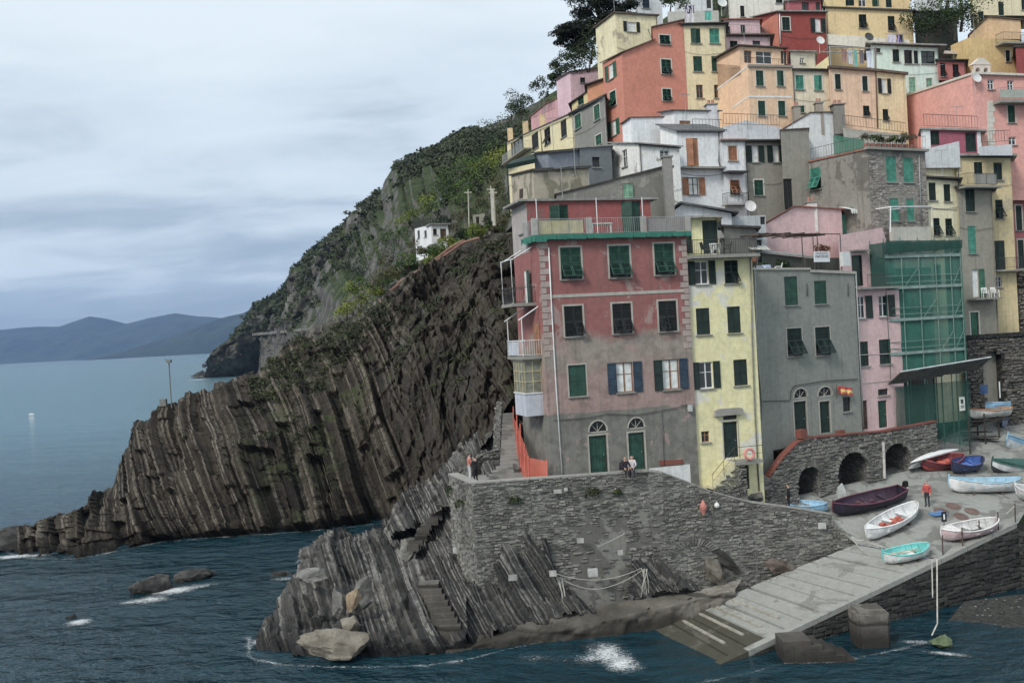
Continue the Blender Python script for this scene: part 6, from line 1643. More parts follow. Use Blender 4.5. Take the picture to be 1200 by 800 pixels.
m = MB(); A, B_ = q0.at(1.0, J.p[0].z + .9, -2), q0.at(q0.L - 2.2, J.p[1].z + .2, -2); m.quad(A + Vector((0, 0, -.8)), B_ + Vector((0, 0, -.4)), B_ + Vector((0, 0, 1.1)), A + Vector((0, 0, 1.3))); m.build('shade_net', net_mat((24, 120, 96), .8, 'shade_net'), J.root, fix=False)
AH = House('white terrace house with sloping parapet above the stone house', [(915, 154, 86), (950, 132.5, 86.6), (974, 132, 87.2), (988, 141, 87.6)], plaster((206, 208, 208), 85, .15), back=5, base=30, roof='brown', over=.08, thick=.08)
AH3 = House('broken grey terrace block behind the roof garden', [(988, 150, 86.5), (1062, 158, 88.5)], plaster((176, 172, 160), 86, .4), back=4, base=30)
MG = House('magenta rooftop room framed in white', [(1083, 152, 82.4), (1148, 154.5, 83.4)], plaster((166, 78, 102), 87, .1), back=3, base=31.7, roof='conc', over=.3, thick=.16, wins=[(0, 1090, 153.5, 1101, 170, 'closed', 'dark', {'sill': False}), (0, 1131.5, 155.5, 1144, 178, 'closed', 'dark', {'sill': False})])
m = MB(); bars(m, MG.pl[0], -.15, .55, 31.7, MG.p[0].z, .03, 0, .3); m.build('pier', WHITE, MG.root); m = MB(); u_ = MG.pl[0].hit(1145, 165)[0]; bars(m, MG.pl[0], u_, MG.pl[0].L + .1, 31.7, MG.p[1].z, .03, 0, .3); m.build('pier', WHITE, MG.root)
MW = House('white sloping parapet wall in front of the magenta room', [(1081, 175.5, 80.5), (1124, 165.5, 81.4)], plaster((196, 200, 204), 88, .15), back=.4, base=W(1100, 196, 80.5).z, name='parapet_wall', cat='wall')
MW2 = House('white parapet with cushions over the ochre house', [(1147, 172, 81.0), (1186, 169, 82.0)], plaster((196, 200, 204), 89, .15), back=.4, base=W(1165, 183, 81.8).z, name='parapet_wall', cat='wall')
# cream house, grey beige, ochre, rose at the right
F = House('slim cream house with propped dark shutters', [(1083, 208, 78.6), (1122, 211, 79.8)], plaster((220, 210, 166), 121, .1, grain=.1), back=5, base=9, roof='dark', over=.3, thick=.14, wins=[
    (0, 1088.5, 214, 1097, 235, 'closed', 'dark'), (0, 1106, 216, 1114, 236, 'closed', 'dark'), (0, 1094, 255.5, 1101.5, 276, 'prop', 'dark'), (0, 1108, 256, 1116, 276, 'prop', 'dark'), (0, 1108, 310, 1117, 336, 'closed', 'mint'), (0, 1095, 310, 1103, 336, 'closed', 'dark')])
F.band(0, 1083, 244, 1121, 246, .08, .04)
F2 = House('', [(1081, 192, 80.8), (1121, 194, 82)], plaster((222, 208, 160), 122, .1), back=3, base=24, root=F.root, wall='upper_wall')
G = House('grey beige house with plastic chairs on its balcony', [(1122, 220, 79.4), (1162, 222, 80.8)], plaster((148, 142, 126), 123, .25), back=5, base=9, roof='dark', over=.3, thick=.18, wins=[
    (0, 1131.5, 221.5, 1142.5, 248, 'closed', 'dark'), (0, 1134.5, 265, 1144, 297, 'closed', 'teal'), (0, 1139.5, 315.5, 1147, 348, 'open', 'mid', {'left': 0, 'sw': .6, 'sill': False}), (0, 1137.5, 366, 1147, 393, 'door', 'mid', {'surround': True})])
pl = G.pl[0]; G.slab(0, 1133, 349.5, 1164, 349.5, 1.0, .14); a, b = pl.hit(1133, 349.5), pl.hit(1163, 349.5)
H8 = House('ochre house with dark balcony door', [(1120, 183, 81.6), (1184, 184, 83.0)], plaster((208, 184, 126), 124, .2, (180, 165, 130), .05), back=5, base=9, roof='conc', over=.3, thick=.2, wins=[
    (0, 1141.5, 190, 1151.5, 205, 'closed', 'dark'), (0, 1164.5, 190.5, 1174.5, 211, 'closed', 'dark'), (0, 1166.5, 234, 1175.5, 256, 'prop', 'dark'), (0, 1163, 282, 1178, 316, 'closed', 'dark', {'sill': False}), (0, 1167, 324, 1174, 337, 'pane', 'dark', {'frame': 'white'})])
H8.slab(0, 1160, 316, 1194, 317, .8, .14); pl = H8.pl[0]; a, b = pl.hit(1161, 316), pl.hit(1184, 317); H8.rail(0, a[0], b[0] + .6, a[1], .75, .95)
G.slab(0, 1121, 219, 1163, 220, 1.0, .18); pl = G.pl[0]; a, b = pl.hit(1123, 219), pl.hit(1158, 220); m = MB(); bars(m, pl, a[0] + .9, b[0], a[1] + .05, a[1] + .95, .9, 0, .05); m.build('balcony_panel', plaster((170, 168, 160), 125, .35), G.root); G.rail(0, a[0], b[0], a[1], .95, 1.0)
I_ = House('rose red house with white framed tall shutters', [(1184, 196, 86), (1268, 200, 88.6)], plaster((186, 96, 98), 126, .12), back=5, base=9, roof='dark', over=.3, thick=.14, wins=[
    (0, 1189, 202, 1196, 231.5, 'closed', 'dark', S1), (0, 1190.5, 241, 1197.5, 270, 'closed', 'dark', S1), (0, 1193, 281, 1200, 314, 'closed', 'dark', S1)])
# house skin behind the scaffold
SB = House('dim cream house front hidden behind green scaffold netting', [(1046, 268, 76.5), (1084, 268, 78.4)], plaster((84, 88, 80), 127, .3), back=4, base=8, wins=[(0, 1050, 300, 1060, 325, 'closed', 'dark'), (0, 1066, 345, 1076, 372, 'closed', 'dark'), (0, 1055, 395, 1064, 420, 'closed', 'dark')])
ROOFS = [(N, 'grey gable'), (P_, 'blue grey house'), (L, 'tall white house'), (K, 'curtained grey house'), (Wh, 'peach banded house'), (X, 'pale beige house'), (S, 'salmon tower'), (T, 'painted cream house'), (Z, 'deep red house'), (AC, 'mint house'), (AG, 'large rose house'), (F, 'slim cream house'), (J2, 'cement wing'), (Y, 'wide peach front'), (AB, 'warm yellow house'), (Q, 'cream yellow row'), (UP, 'red house roof'), (MG, 'magenta room'), (AE, 'mustard house'), (AD, 'rust red house')]
EAVES = (O, P_, Q, Rr_, V, X, Z, AC, AD, K, M_, L, L2, T, AA, AB, F, G, H8, I_)
# ================================================================== ARCADE, BRIDGE, STAIRS
ar = thing('arcade_wall', 'rubble stone arcade with three arched boat stores under the grey house', 'wall', W(990, 590, 67))
A0, A1 = W(893, 580, 64.2), W(1097, 492, 73.0)
q = Plane(A0, A1)
tp_ = [q.hit(x, y) for x, y in ((893, 575), (900, 560), (918, 535), (934, 519), (945, 513.5), (1035, 506), (1097, 494))]
zt_ = interp(tp_)
hol = []
for (x0, y0, x1, y1) in ((935.5, 546, 962, 602), (982, 529, 1019, 600), (1034, 519, 1068, 576)):
    r = q.rect(x0, y0, x1, y1); hol.append(r)
def in_arch(u, z, g=0.0):
    for (a, b, c, d) in hol:
        cx_, r = (a + b) / 2, (b - a) / 2 + g; zs = d - r * .9
        if abs(u - cx_) < r and z < zs: return True
        if z >= zs and ((u - cx_) / r) ** 2 + ((z - zs) / (r * .9)) ** 2 < 1: return True
    return False
m = MB(); ss = sorted({p[0] for p in tp_} | {h[0] for h in hol} | {h[1] for h in hol})
wall_grid(m, q, q.L, 3.0, zt_, [(h[0], h[1], h[2] - 2, h[3], 2.6) for h in hol])
for h in hol: arch_fill(m, q, h[0], h[1], h[3] - (h[1] - h[0]) / 2 * .9, h[3], 0)
# split the sloping stair edge finely so that the top follows it
for i in range(len(tp_) - 1):
    a, b = tp_[i], tp_[i + 1]; m.quad(q.at(a[0], a[1]), q.at(b[0], b[1]), q.at(b[0], b[1], -.4), q.at(a[0], a[1], -.4))
for h in hol: m.quad(q.at(h[0] - .5, 3, -2.6), q.at(h[1] + .5, 3, -2.6), q.at(h[1] + .5, h[3] + .3, -2.6), q.at(h[0] - .5, h[3] + .3, -2.6))
m.build('wall_core', RUB, ar, fix=False)
ms = MB(); stones(ms, q.at, 0, q.L, lambda u: 4.0, zt_, lambda u, z: not in_arch(u, z, .02), seed=400, h=(.12, .26), l=(.2, .55), proud=(.02, .12)); tag(ms.build('stonework', stone_mat((104, 102, 96), (140, 136, 126), (84, 82, 78), 'arcade_stone', (72, 78, 58)), ar, fix=False), kind='stuff')
# voussoirs
mv = MB()
for (a, b, c, d) in hol:
    cx_, r = (a + b) / 2, (b - a) / 2; zs = d - r * .9; nvs = 19
    for k in range(nvs):
        t0, t1 = math.pi * k / nvs + .02, math.pi * (k + 1) / nvs - .02
        def P(t, rr, o): return q.at(cx_ - rr * math.cos(t), zs + rr * .9 * math.sin(t), o)
        mv.box8([P(t0, r, 0), P(t1, r, 0), P(t1, r + .32, 0), P(t0, r + .32, 0), P(t0, r, .1), P(t1, r, .1), P(t1, r + .32, .1), P(t0, r + .32, .1)])
tag(mv.build('voussoirs', WALLSTONE, ar), kind='stuff')
# brick coping, brick by brick
lens = [0]
for i in range(len(tp_) - 1): lens.append(lens[-1] + math.hypot(tp_[i + 1][0] - tp_[i][0], tp_[i + 1][1] - tp_[i][1]))
nb = int(lens[-1] / .27); bm_ = None
for k in range(nb):
    l = (k + .5) / nb * lens[-1]; u = float(np.interp(l, lens, [p[0] for p in tp_])); z = float(np.interp(l, lens, [p[1] for p in tp_]))
    u2 = float(np.interp(l + .05, lens, [p[0] for p in tp_])); z2 = float(np.interp(l + .05, lens, [p[1] for p in tp_]))
    dv = (q.s * (u2 - u) + Vector((0, 0, z2 - z)))
    if dv.length < 1e-6: dv = q.s.copy()
    dv.normalize(); up = dv.cross(q.n); up = up if up.z > 0 else -up
    if bm_ is None:
        w_ = MB(); w_.box(-.125, .125, -.28, .28, -.045, .045); bm_ = w_.mesh('brick', BRICK)
    c = q.at(u, z + .05, -.16); mt = Matrix(((dv.x, q.n.x, up.x, c.x), (dv.y, q.n.y, up.y, c.y), (dv.z, q.n.z, up.z, c.z), (0, 0, 0, 1)))
    shared('brick', bm_, mt, ar)
m = MB(); p = q.at(tp_[4][0] - .3, tp_[4][1] + .1, -.16); m.obox(p + Vector((0, 0, .25)), q.s * .3, q.n * .28, (0, 0, .3)); m.build('brick_pier', BRICK, ar)
# white downpipe beside the second arch
m = MB(); m.tube([q.at(*q.hit(1033.5, 518), .12), q.at(*q.hit(1035, 560), .12)], .11, 8); m.build('downpipe', plain((176, 172, 168), .7, 'pipe_paint'), ar)
# terrace floor behind the coping
m = MB(); zf = q.hit(990, 512)[1] - .3; m.quad(q.at(tp_[3][0], zf, -.2), q.at(q.L, zf, -.2), q.at(q.L, zf, -4), q.at(tp_[3][0], zf, -4)); tag(m.build('upper_terrace', PAVE, fix=False), kind='structure')

# stone bridge wall with arch at the back of the harbour
br = thing('stone_bridge', 'dark stone bridge wall with tall archway behind the boats', 'bridge', W(1160, 490, 82))
B0, B1 = W(1128, 398, 79.0), W(1215, 392, 80.5); q = Plane(B0, B1)
ah = q.rect(1153, 411, 1177, 496); wq = (ah[0], ah[1], ah[2] - 3, ah[3], 5.0)
m = MB(); zt_ = lambda u: B0.z + (B1.z - B0.z) * u / q.L
wall_grid(m, q, q.L, 4.0, zt_, [wq]); arch_fill(m, q, ah[0], ah[1], ah[3] - .8, ah[3], 0)
m.quad(q.at(0, zt_(0)), q.at(q.L, zt_(q.L)), q.at(q.L, zt_(q.L), -4), q.at(0, zt_(0), -4)); m.quad(q.at(ah[0] - 1, 4, -5), q.at(ah[1] + 1, 4, -5), q.at(ah[1] + 1, ah[3] + 1, -5), q.at(ah[0] - 1, ah[3] + 1, -5))
m.build('wall_core', DARKRUB, br, fix=False)
hol = [(ah[0], ah[1], ah[2], ah[3])]
ms = MB(); stones(ms, q.at, 0, q.L, lambda u: 5.0, zt_, lambda u, z: not in_arch(u, z, .02), seed=420, h=(.14, .3), l=(.2, .6), proud=(.02, .12)); tag(ms.build('stonework', stone_mat((86, 82, 76), (118, 112, 102), (66, 64, 60), 'bridge_stone', (64, 68, 50)), br, fix=False), kind='stuff')
m = MB(); bars(m, q, 0, q.L, B0.z - .0, B0.z + .35, .18, 0, .5); m.build('parapet', DARKRUB, br)
# rough retaining wall above the bridge, right edge
rwr = thing('hill_wall', 'rough brown stone retaining wall above the bridge', 'wall', W(1185, 392, 84))
q = Plane(W(1160, 345, 84), W(1225, 318, 83)); m = MB(); z0_ = B0.z - 1; zt_ = interp([(0, q.hit(1162, 352)[1]), (q.L * .35, q.hit(1180, 335)[1]), (q.L * .6, q.hit(1195, 318)[1]), (q.L, q.hit(1215, 310)[1])])
for k in range(12): a, b = q.L * k / 12, q.L * (k + 1) / 12; m.quad(q.at(a, z0_), q.at(b, z0_), q.at(b, zt_(b)), q.at(a, zt_(a))); m.quad(q.at(a, zt_(a)), q.at(b, zt_(b)), q.at(b, zt_(b), -2), q.at(a, zt_(a), -2))
m.build('wall_core', DARKRUB, rwr, fix=False)
ms = MB(); stones(ms, q.at, 0, q.L, lambda u: z0_, zt_, None, seed=430, h=(.14, .3), l=(.2, .6), proud=(.02, .14)); tag(ms.build('stonework', stone_mat((92, 84, 74), (126, 116, 102), (70, 64, 58), 'hill_stone', (64, 68, 50)), rwr, fix=False), kind='stuff')
# small sign and pole at the bridge
m = MB(); p = W(1153, 456, 78.4); m.box(p.x - .32, p.x + .32, p.y - .03, p.y + .03, p.z - .36, p.z + .36); m.thing('blue_sign', 'small blue square sign on the bridge pier', 'sign', plain((40, 78, 130), .5, 'sign_blue'))
m = MB(); a, b = W(1171, 447, 78.2), W(1172, 466, 78.2); m.tube([a, b], .05, 6); m.thing('white_marker', 'short white marker post hung beside the bridge arch', 'post', WHITE)

# stairs beside the red house
stt = thing('stone_stairs', 'long narrow stone stairs climbing beside the red house', 'stairs', W(605, 560, 60))
for k in range(17):
    f = k / 16; y0 = 556 - 71 * f; d = 60.6 + 6.6 * f; xl = 588 + 2.0 * f * 0 - 2 * f; xr = 611 - 11 * f
    a, b = W(585 + 4 * f if k > 2 else 573 + k * 4, y0, d), W(610 - 9 * f if k > 2 else 618 - k * 2, y0, d); z = (a.z + b.z) / 2
    s = MB(); s.box(a.x, b.x, d, d + .62, z - 1.4, z + .02); s.build('step', PAVE, stt)
# low wall left of the stairs
lw = thing('stair_wall', 'dry stone wall running up the sea side of the stairs', 'wall', W(578, 530, 64))
wp = [(550, 545, 63.5, 12), (566, 532, 64.5, 14), (586, 526, 65.2, 22), (587, 490, 67.2, 20), (589, 470, 68.8, 20)]
mc, ms = MB(), MB()
for i in range(len(wp) - 1):
    a, b = W(*wp[i][:3]), W(*wp[i + 1][:3]); q = Plane(a, b); zb = interp([(0, a.z - 2.4), (q.L, b.z - 2.4)]); zt_ = interp([(0, a.z), (q.L, b.z)])
    mc.box8([q.at(0, zb(0), 0), q.at(q.L, zb(q.L), 0), q.at(q.L, zb(q.L), -.45), q.at(0, zb(0), -.45), q.at(0, a.z, 0), q.at(q.L, b.z, 0), q.at(q.L, b.z, -.45), q.at(0, a.z, -.45)])
    stones(ms, q.at, 0, q.L, zb, zt_, None, seed=440 + i, h=(.1, .2), l=(.2, .5), proud=(.03, .12)); stones(ms, lambda u, z, o, q=q: q.at(u, z, -.45 - o), 0, q.L, zb, zt_, None, seed=460 + i, h=(.1, .2), l=(.2, .5), proud=(.03, .12))
mc.build('wall_core', RUB, lw); tag(ms.build('stonework', WALLSTONE, lw, fix=False), kind='stuff')
# orange mesh fence by the stairs
of = thing('orange_fence', 'orange plastic mesh fence closing the passage beside the red house', 'fence', W(625, 562, 58.8))
fp = [(602.5, 490, 528, 66), (606.5, 498, 545, 63), (610.5, 510, 556, 61), (615.5, 522, 561, 60.0), (620, 536, 562, 59.2), (641.5, 540, 560, 58.6)]
ORG = net_mat((226, 96, 62), .62, 'orange_mesh'); m = MB()
for i in range(len(fp) - 1):
    a, b = fp[i], fp[i + 1]; m.quad(W(a[0], a[2], a[3]), W(b[0], b[2], b[3]), W(b[0], b[1], b[3]), W(a[0], a[1], a[3]))
m.build('mesh', ORG, of, fix=False)
for a in fp:
    m = MB(); m.tube([W(a[0], a[2] + 1, a[3]), W(a[0] - 1, a[1] - (14 if a[0] < 613 else 2), a[3])], .05, 6); m.build('fence_post', plain((205, 88, 60), .7, 'orange_paint', .3), of)

# ================================================================== SCAFFOLD
sc_ = thing('scaffold', 'scaffold wrapped in green netting against the cream house', 'scaffold', W(1095, 520, 74))
F0, F1 = W(1046, 500, 72.4), W(1136, 500, 75.2); q = Plane(F0, F1); dpt = 1.5
ztop = q.hit(1090, 283)[1]; zmid = q.hit(1090, 440)[1]; zlow = q.hit(1090, 500)[1]
PIPE = plain((92, 128, 118), .5, 'scaffold_steel', .2)
us = [0.05, q.L * .22, q.L * .44, q.L * .66, q.L * .86, q.L - .05]
for i, u in enumerate(us):
    for o in (0, -dpt):
        m = MB(); m.tube([q.at(u, zlow - (2.2 if u > q.L * .5 else 0), o), q.at(u, ztop + .3, o)], .045, 6); m.build('standard', PIPE, sc_)
lev = [q.hit(1090, y)[1] for y in (301, 337, 374, 413)]
for z in lev:
    m = MB()
    for dz in (.5, 1.0): m.tube([q.at(0, z + dz, .02), q.at(q.L, z + dz, .02)], .03, 5)
    m.tube([q.at(0, z, .02), q.at(q.L, z, .02)], .04, 5); m.build('ledger', PIPE, sc_)
    for j in range(2):
        m = MB(); bars(m, q, .1, q.L - .1, z, z + .06, -.1 - j * .65, 0, .6); m.build('deck_board', plain((150, 150, 138), .8, 'deck_board', .3), sc_)
    m = MB(); bars(m, q, 0, q.L, z - .02, z + .22, .03, 0, .03); m.build('toe_board', plain((120, 145, 138), .7, 'toe_board'), sc_)
for i in range(4):
    m = MB(); a, b = us[i % 5], us[i % 5 + 1]; m.tube([q.at(a, lev[i], .04), q.at(b, lev[i] + 1.7, .04)], .025, 5); m.tube([q.at(us[4], lev[i], .04), q.at(us[5], lev[i] + 1.7, .04)], .025, 5); m.build('brace', PIPE, sc_)
NET = net_mat((38, 122, 106), .80, 'green_net'); NETD = net_mat((28, 84, 74), .88, 'green_net_dense')
def netting(pts_top, pts_bot, mat, seed, nx=40, ny=24, amp=.10):
    g_ = random.Random(seed); a, b = pts_top; c, d = pts_bot
    P = np.zeros((nx, ny, 3))
    for i in range(nx):
        for j in range(ny):
            p = a.lerp(b, i / (nx - 1)).lerp(c.lerp(d, i / (nx - 1)), j / (ny - 1)); P[i, j] = tuple(p)
    dd = fbm(P * np.array([1.1, 1.1, .5]), 3, seed)[..., None] * amp
    P += dd * np.array(tuple(q.n))
    return grid_obj('netting', P, mat, sc_)
netting((q.at(0, ztop, -.12), q.at(q.L, ztop, -.12)), (q.at(0, zmid, -.12), q.at(q.L, zmid, -.12)), NET, 4, amp=.05)
netting((q.at(0, ztop, .10), q.at(0, ztop, -dpt)), (q.at(0, zmid, .10), q.at(0, zmid, -dpt)), NETD, 5, 8, 20, .05)
netting((q.at(q.L, ztop, .10), q.at(q.L, ztop, -dpt)), (q.at(q.L, zmid, .10), q.at(q.L, zmid, -dpt)), NET, 6, 8, 20, .05)
netting((q.at(0, ztop + .1, .3), q.at(q.L, ztop + .05, .3)), (q.at(0, ztop - .9, .2), q.at(q.L, ztop - .6, .2)), NETD, 12, 40, 8, .12)
netting((q.at(.2, zmid - .6, .22), q.at(q.L, zmid - .6, .22)), (q.at(.2, zlow, .22), q.at(q.L, zlow - 2.0, .22)), net_mat((30, 92, 80), .62, 'low_net'), 7)
# sloping catch boards
ua, ub = -.35, q.L + 1.0; zc0, zc1 = q.hit(1060, 447)[1], q.hit(1060, 434)[1]
for k in range(5):
    a, b = ua + (ub - ua) * k / 5 + .02, ua + (ub - ua) * (k + 1) / 5 - .02; m = MB()
    z1_ = zc1 + .12 * k; m.box8([q.at(a, zc0 - .1 + .12 * k, .1), q.at(b, zc0 - .1 + .12 * k, .1), q.at(b, z1_, 1.5), q.at(a, z1_, 1.5), q.at(a, zc0 - .03 + .12 * k, .1), q.at(b, zc0 - .03 + .12 * k, .1), q.at(b, z1_ + .07, 1.5), q.at(a, z1_ + .07, 1.5)])
    m.build('catch_board', plain((96, 96, 90), .8, 'old_boards', .3), sc_)
m = MB(); m.tube([q.at(ua, zc1 + .05, 1.52), q.at(ub, zc1 + .6, 1.52)], .06, 6); m.build('catch_rail', plain((185, 190, 190), .5, 'pale_steel'), sc_)
# site notice
m = MB(); u, z = q.hit(1124, 472); bars(m, q, u - .28, u + .28, z - .6, z + .5, .30, 0, .03); so = m.build('notice_board', plain((206, 208, 196), .6, 'notice'), sc_)
m = MB(); bars(m, q, u - .14, u + .14, z - .05, z + .30, .305, 0, .004); bars(m, q, u - .18, u + .18, z - .38, z - .30, .305, 0, .004); bars(m, q, u - .18, u + .18, z - .24, z - .16, .305, 0, .004); m.build('print', plain((40, 70, 60), .6, 'print'), so)
# steel frame of the open shade terrace above
sh = thing('shade_frame', 'white tubular shade frame on the pink roof', 'frame', W(1045, 270, 75.5))
pa = [W(1043.5, 272, 75), W(1043.5, 242.5, 75), W(1092, 242, 77), W(1092, 265, 77)]
m = MB(); m.tube(pa, .06, 6); m.build('front_frame', WHITE, sh); m = MB(); m.tube([W(990, 251, 79), pa[1]], .06, 6); m.tube([pa[1] + Vector((0, .3, -.2)), pa[2] + Vector((0, 3, .4))], .05, 6); m.build('top_bar', WHITE, sh)
pw = Plane(W(1044, 268, 76.0), W(1090, 266, 77.6)); m = MB(); bars(m, pw, 0, pw.L, 22, pw.hit(1060, 266)[1], 0, 0, .2); m.thing('low_parapet', 'pale rendered parapet on top of the scaffolded house', 'wall', plaster((188, 184, 170), 130, .3))
# ================================================================== BOATS
def boat(label, stern, bow, beam, out_c, in_c, rim_c, depth=.62, roll=0.0, keel_c=None, lift=0.0, cover=None, oars=0, motor=False, load=None, transom=False, thw=3, group='rowing boats drawn up on the quay', foredeck=0.0, stripe=None, on=None):
    A, nA = on[0] if on else ground(*stern); B, nB = on[1] if on else ground(*bow)
    A = Vector(A); B = Vector(B)
    X = (B - A); L = X.length; X.normalize()
    Zu = ((nA if nA.z > 0 else -nA) + (nB if nB.z > 0 else -nB)).normalized(); Y = Zu.cross(X).normalized(); Zu = X.cross(Y)
    if roll:
        Y2 = Y * math.cos(roll) + Zu * math.sin(roll); Zu = Zu * math.cos(roll) - Y * math.sin(roll); Y = Y2
    M = Matrix(((X.x, Y.x, Zu.x, A.x), (X.y, Y.y, Zu.y, A.y), (X.z, Y.z, Zu.z, A.z + .03 + lift + abs(roll) * beam * .12), (0, 0, 0, 1)))
    root = bpy.data.objects.new('rowing_boat', None); root.empty_display_size = .3; root.matrix_basis = M; COL.objects.link(root); _world[root.name] = M
    tag(root, label, 'boat', group)
    def T(p): return M @ Vector(p)
    ns, nk = 22, 8
    def hb(t):
        e0 = (.55 + .45 * min(1, t / .3)) if transom else math.sin(min(1, t / .42) * math.pi / 2) ** .62
        e1 = math.sin(min(1, (1 - t) / .5) * math.pi / 2) ** .75
        return beam / 2 * e0 * e1
    def sheer(t): return depth * (1 + .42 * max(0, (t - .45) / .55) ** 2 + (.22 * max(0, (.4 - t) / .4) ** 2))
    def keel(t): return depth * .55 * max(0, (t - .82) / .18) ** 2 + (0 if transom else depth * .45 * max(0, (.14 - t) / .14) ** 2)
    def sect(t, off=0.0):
        b = max(hb(t) - off, .004); k = keel(t) + off * 1.2; s = sheer(t); r = []
        for i in range(2 * nk + 1):
            a = (i / nk - 1); th = abs(a) * math.pi / 2
            y = b * math.copysign(math.sin(th) ** .8, a) if a else 0; z = k + (s - k) * (1 - math.cos(th)) ** .85
            r.append(T((t * L, y, z)))
        return r
    m = MB(); S = [sect(i / ns) for i in range(ns + 1)]
    for i in range(ns):
        for j in range(2 * nk):
            hi = j in (0, 1, 2 * nk - 1, 2 * nk - 2)
            low = abs(j + .5 - nk) < nk * .45
            m.quad(S[i][j], S[i + 1][j], S[i + 1][j + 1], S[i][j + 1], 1 if (stripe and hi) else (2 if (keel_c and low) else 0))
    if transom: m.poly(S[0])
    hm = plain(out_c, .5, 'boat_paint', .24)
    m.build('hull', [hm, plain(stripe, .5, 'boat_stripe', .14) if stripe else hm, plain(keel_c, .6, 'bottom_paint', .2) if keel_c else hm], root, fix=False)
    if not cover:
        m = MB(); S2 = [sect(.02 + .96 * i / ns, .05) for i in range(ns + 1)]
        for i in range(ns):
            for j in range(2 * nk): m.quad(S2[i][j], S2[i + 1][j], S2[i + 1][j + 1], S2[i][j + 1])
        m.build('lining', plain(in_c, .6, 'boat_inside', .18), root, fix=False)
        for k in range(7):
            t = .14 + .72 * k / 6; r = sect(t, .055); r2 = [p + X * .06 for p in r]; m = MB()
            for j in range(2 * nk): m.quad(r[j], r2[j], r2[j + 1], r[j + 1])
            m.build('rib', plain(tuple(int(v * .85) for v in in_c), .6, 'boat_ribs', .15), root, fix=False)
    m = MB()                                      # gunwale
    for sgn in (-1, 1):
        P = [T((t * L, sgn * (hb(t) + .005), sheer(t) + .015)) for t in [i / 30 for i in range(31)]]
        m.tube(P, .045, 6)
    if transom: m.tube([T((0, -hb(0), sheer(0) + .015)), T((0, hb(0), sheer(0) + .015))], .045, 6)
    m.build('gunwale', plain(rim_c, .5, 'gunwale_paint', .14), root, smooth=True)
    m = MB(); m.tube([T((L * .985, 0, keel(.99))), T((L * 1.005, 0, sheer(1) * .7)), T((L * 1.0, 0, sheer(1) + .22))], .05, 6); m.build('stem_post', plain(rim_c, .5, 'gunwale_paint', .14), root)
    if not cover:
        for k in range(thw):
            t = .26 + .48 * k / max(1, thw - 1); b = hb(t) - .03; z = depth * .66; m = MB()
            m.box8([T((t * L - .13, -b, z - .03)), T((t * L + .13, -b, z - .03)), T((t * L + .13, b, z - .03)), T((t * L - .13, b, z - .03)), T((t * L - .13, -b, z)), T((t * L + .13, -b, z)), T((t * L + .13, b, z)), T((t * L - .13, b, z))]); m.build('thwart', plain(tuple(min(235, int(v * 1.05)) for v in in_c), .6, 'thwart_paint', .15), root)
        if foredeck:
            m = MB(); pts = [T((t * L, hb(t) - .02, sheer(t) - .01)) for t in np.linspace(1 - foredeck, .99, 8)] + [T((t * L, -hb(t) + .02, sheer(t) - .01)) for t in np.linspace(.99, 1 - foredeck, 8)]
            m.poly(pts); m.build('foredeck', plain(rim_c, .55, 'deck_paint', .14), root, fix=False)
        if load:
            rg = random.Random(len(label)); m = MB()
            for _ in range(7):
                t = rg.uniform(.35, .62); c = T((t * L, rg.uniform(-.2, .2) * beam, depth * .55)); m.obox(c, X * rg.uniform(.12, .28), Y * rg.uniform(.08, .2), Zu * rg.uniform(.05, .14))
            m.build('gear', plain(load, .7, 'boat_gear', .3), root)
    else:
        m = MB(); g_ = random.Random(3); N1, N2 = 24, 10; G = []
        for i in range(N1 + 1):
            t = .0 + 1.0 * i / N1; row = []
            for j in range(N2 + 1):
                a = j / N2 * 2 - 1; y = (hb(t) + .07) * a; z = sheer(t) + .05 + .32 * (1 - abs(a) ** 1.4) * math.sin(min(1, t * 1.1) * math.pi) ** .6 - (.22 if abs(a) == 1 else 0) + g_.uniform(-.02, .02)
                row.append(T((t * L, y, z)))
            G.append(row)
        for i in range(N1):
            for j in range(N2): m.quad(G[i][j], G[i + 1][j], G[i + 1][j + 1], G[i][j + 1])
        m.build('cover', plain(cover, .75, 'tarpaulin', .25), root, fix=False, smooth=True)
    for k in range(oars):
        y = (-.18 + .36 * k) * beam * .5; m = MB(); z = depth * .8
        m.tube([T((L * .2, y, z)), T((L * .78, y * .6, z + .12))], .028, 6); m.obox(T((L * .83, y * .55, z + .13)), X * .3, Y * .07, Zu * .012); m.build('oar', plain((176, 160, 130), .6, 'oar_wood', .2), root)
    if motor:
        mo = MB(); c = Vector((-.12, 0, sheer(0)))
        P = lambda x, y, z: T((c.x + x, c.y + y, c.z + z))
        mo.box8([P(-.28, -.14, .05), P(.1, -.14, .05), P(.1, .14, .05), P(-.28, .14, .05), P(-.22, -.1, .42), P(.06, -.1, .42), P(.06, .1, .42), P(-.22, .1, .42)])
        mo.box8([P(-.12, -.05, -.8), P(.0, -.05, -.8), P(.0, .05, -.8), P(-.12, .05, -.8), P(-.16, -.07, .06), P(.04, -.07, .06), P(.04, .07, .06), P(-.16, .07, .06)])
        mo.box8([P(-.22, -.03, -.95), P(.08, -.03, -.95), P(.08, .03, -.95), P(-.22, .03, -.95), P(-.22, -.03, -.8), P(.08, -.03, -.8), P(.08, .03, -.8), P(-.22, .03, -.8)])
        mo.build('outboard_motor', plain((28, 28, 30), .4, 'motor_black', .15), root)
    # chocks under the keel
    for t in (.3, .7):
        c = T((t * L, 0, .0)); m = MB()
        m.obox(Vector((c.x, c.y, c.z - .04 - lift * .5)), X * .08, Y * beam * .28, Vector((0, 0, .07 + lift * .5)))
        m.build('chock', plain((92, 84, 72), .85, 'chock_wood', .25), root)
    return root, T, L
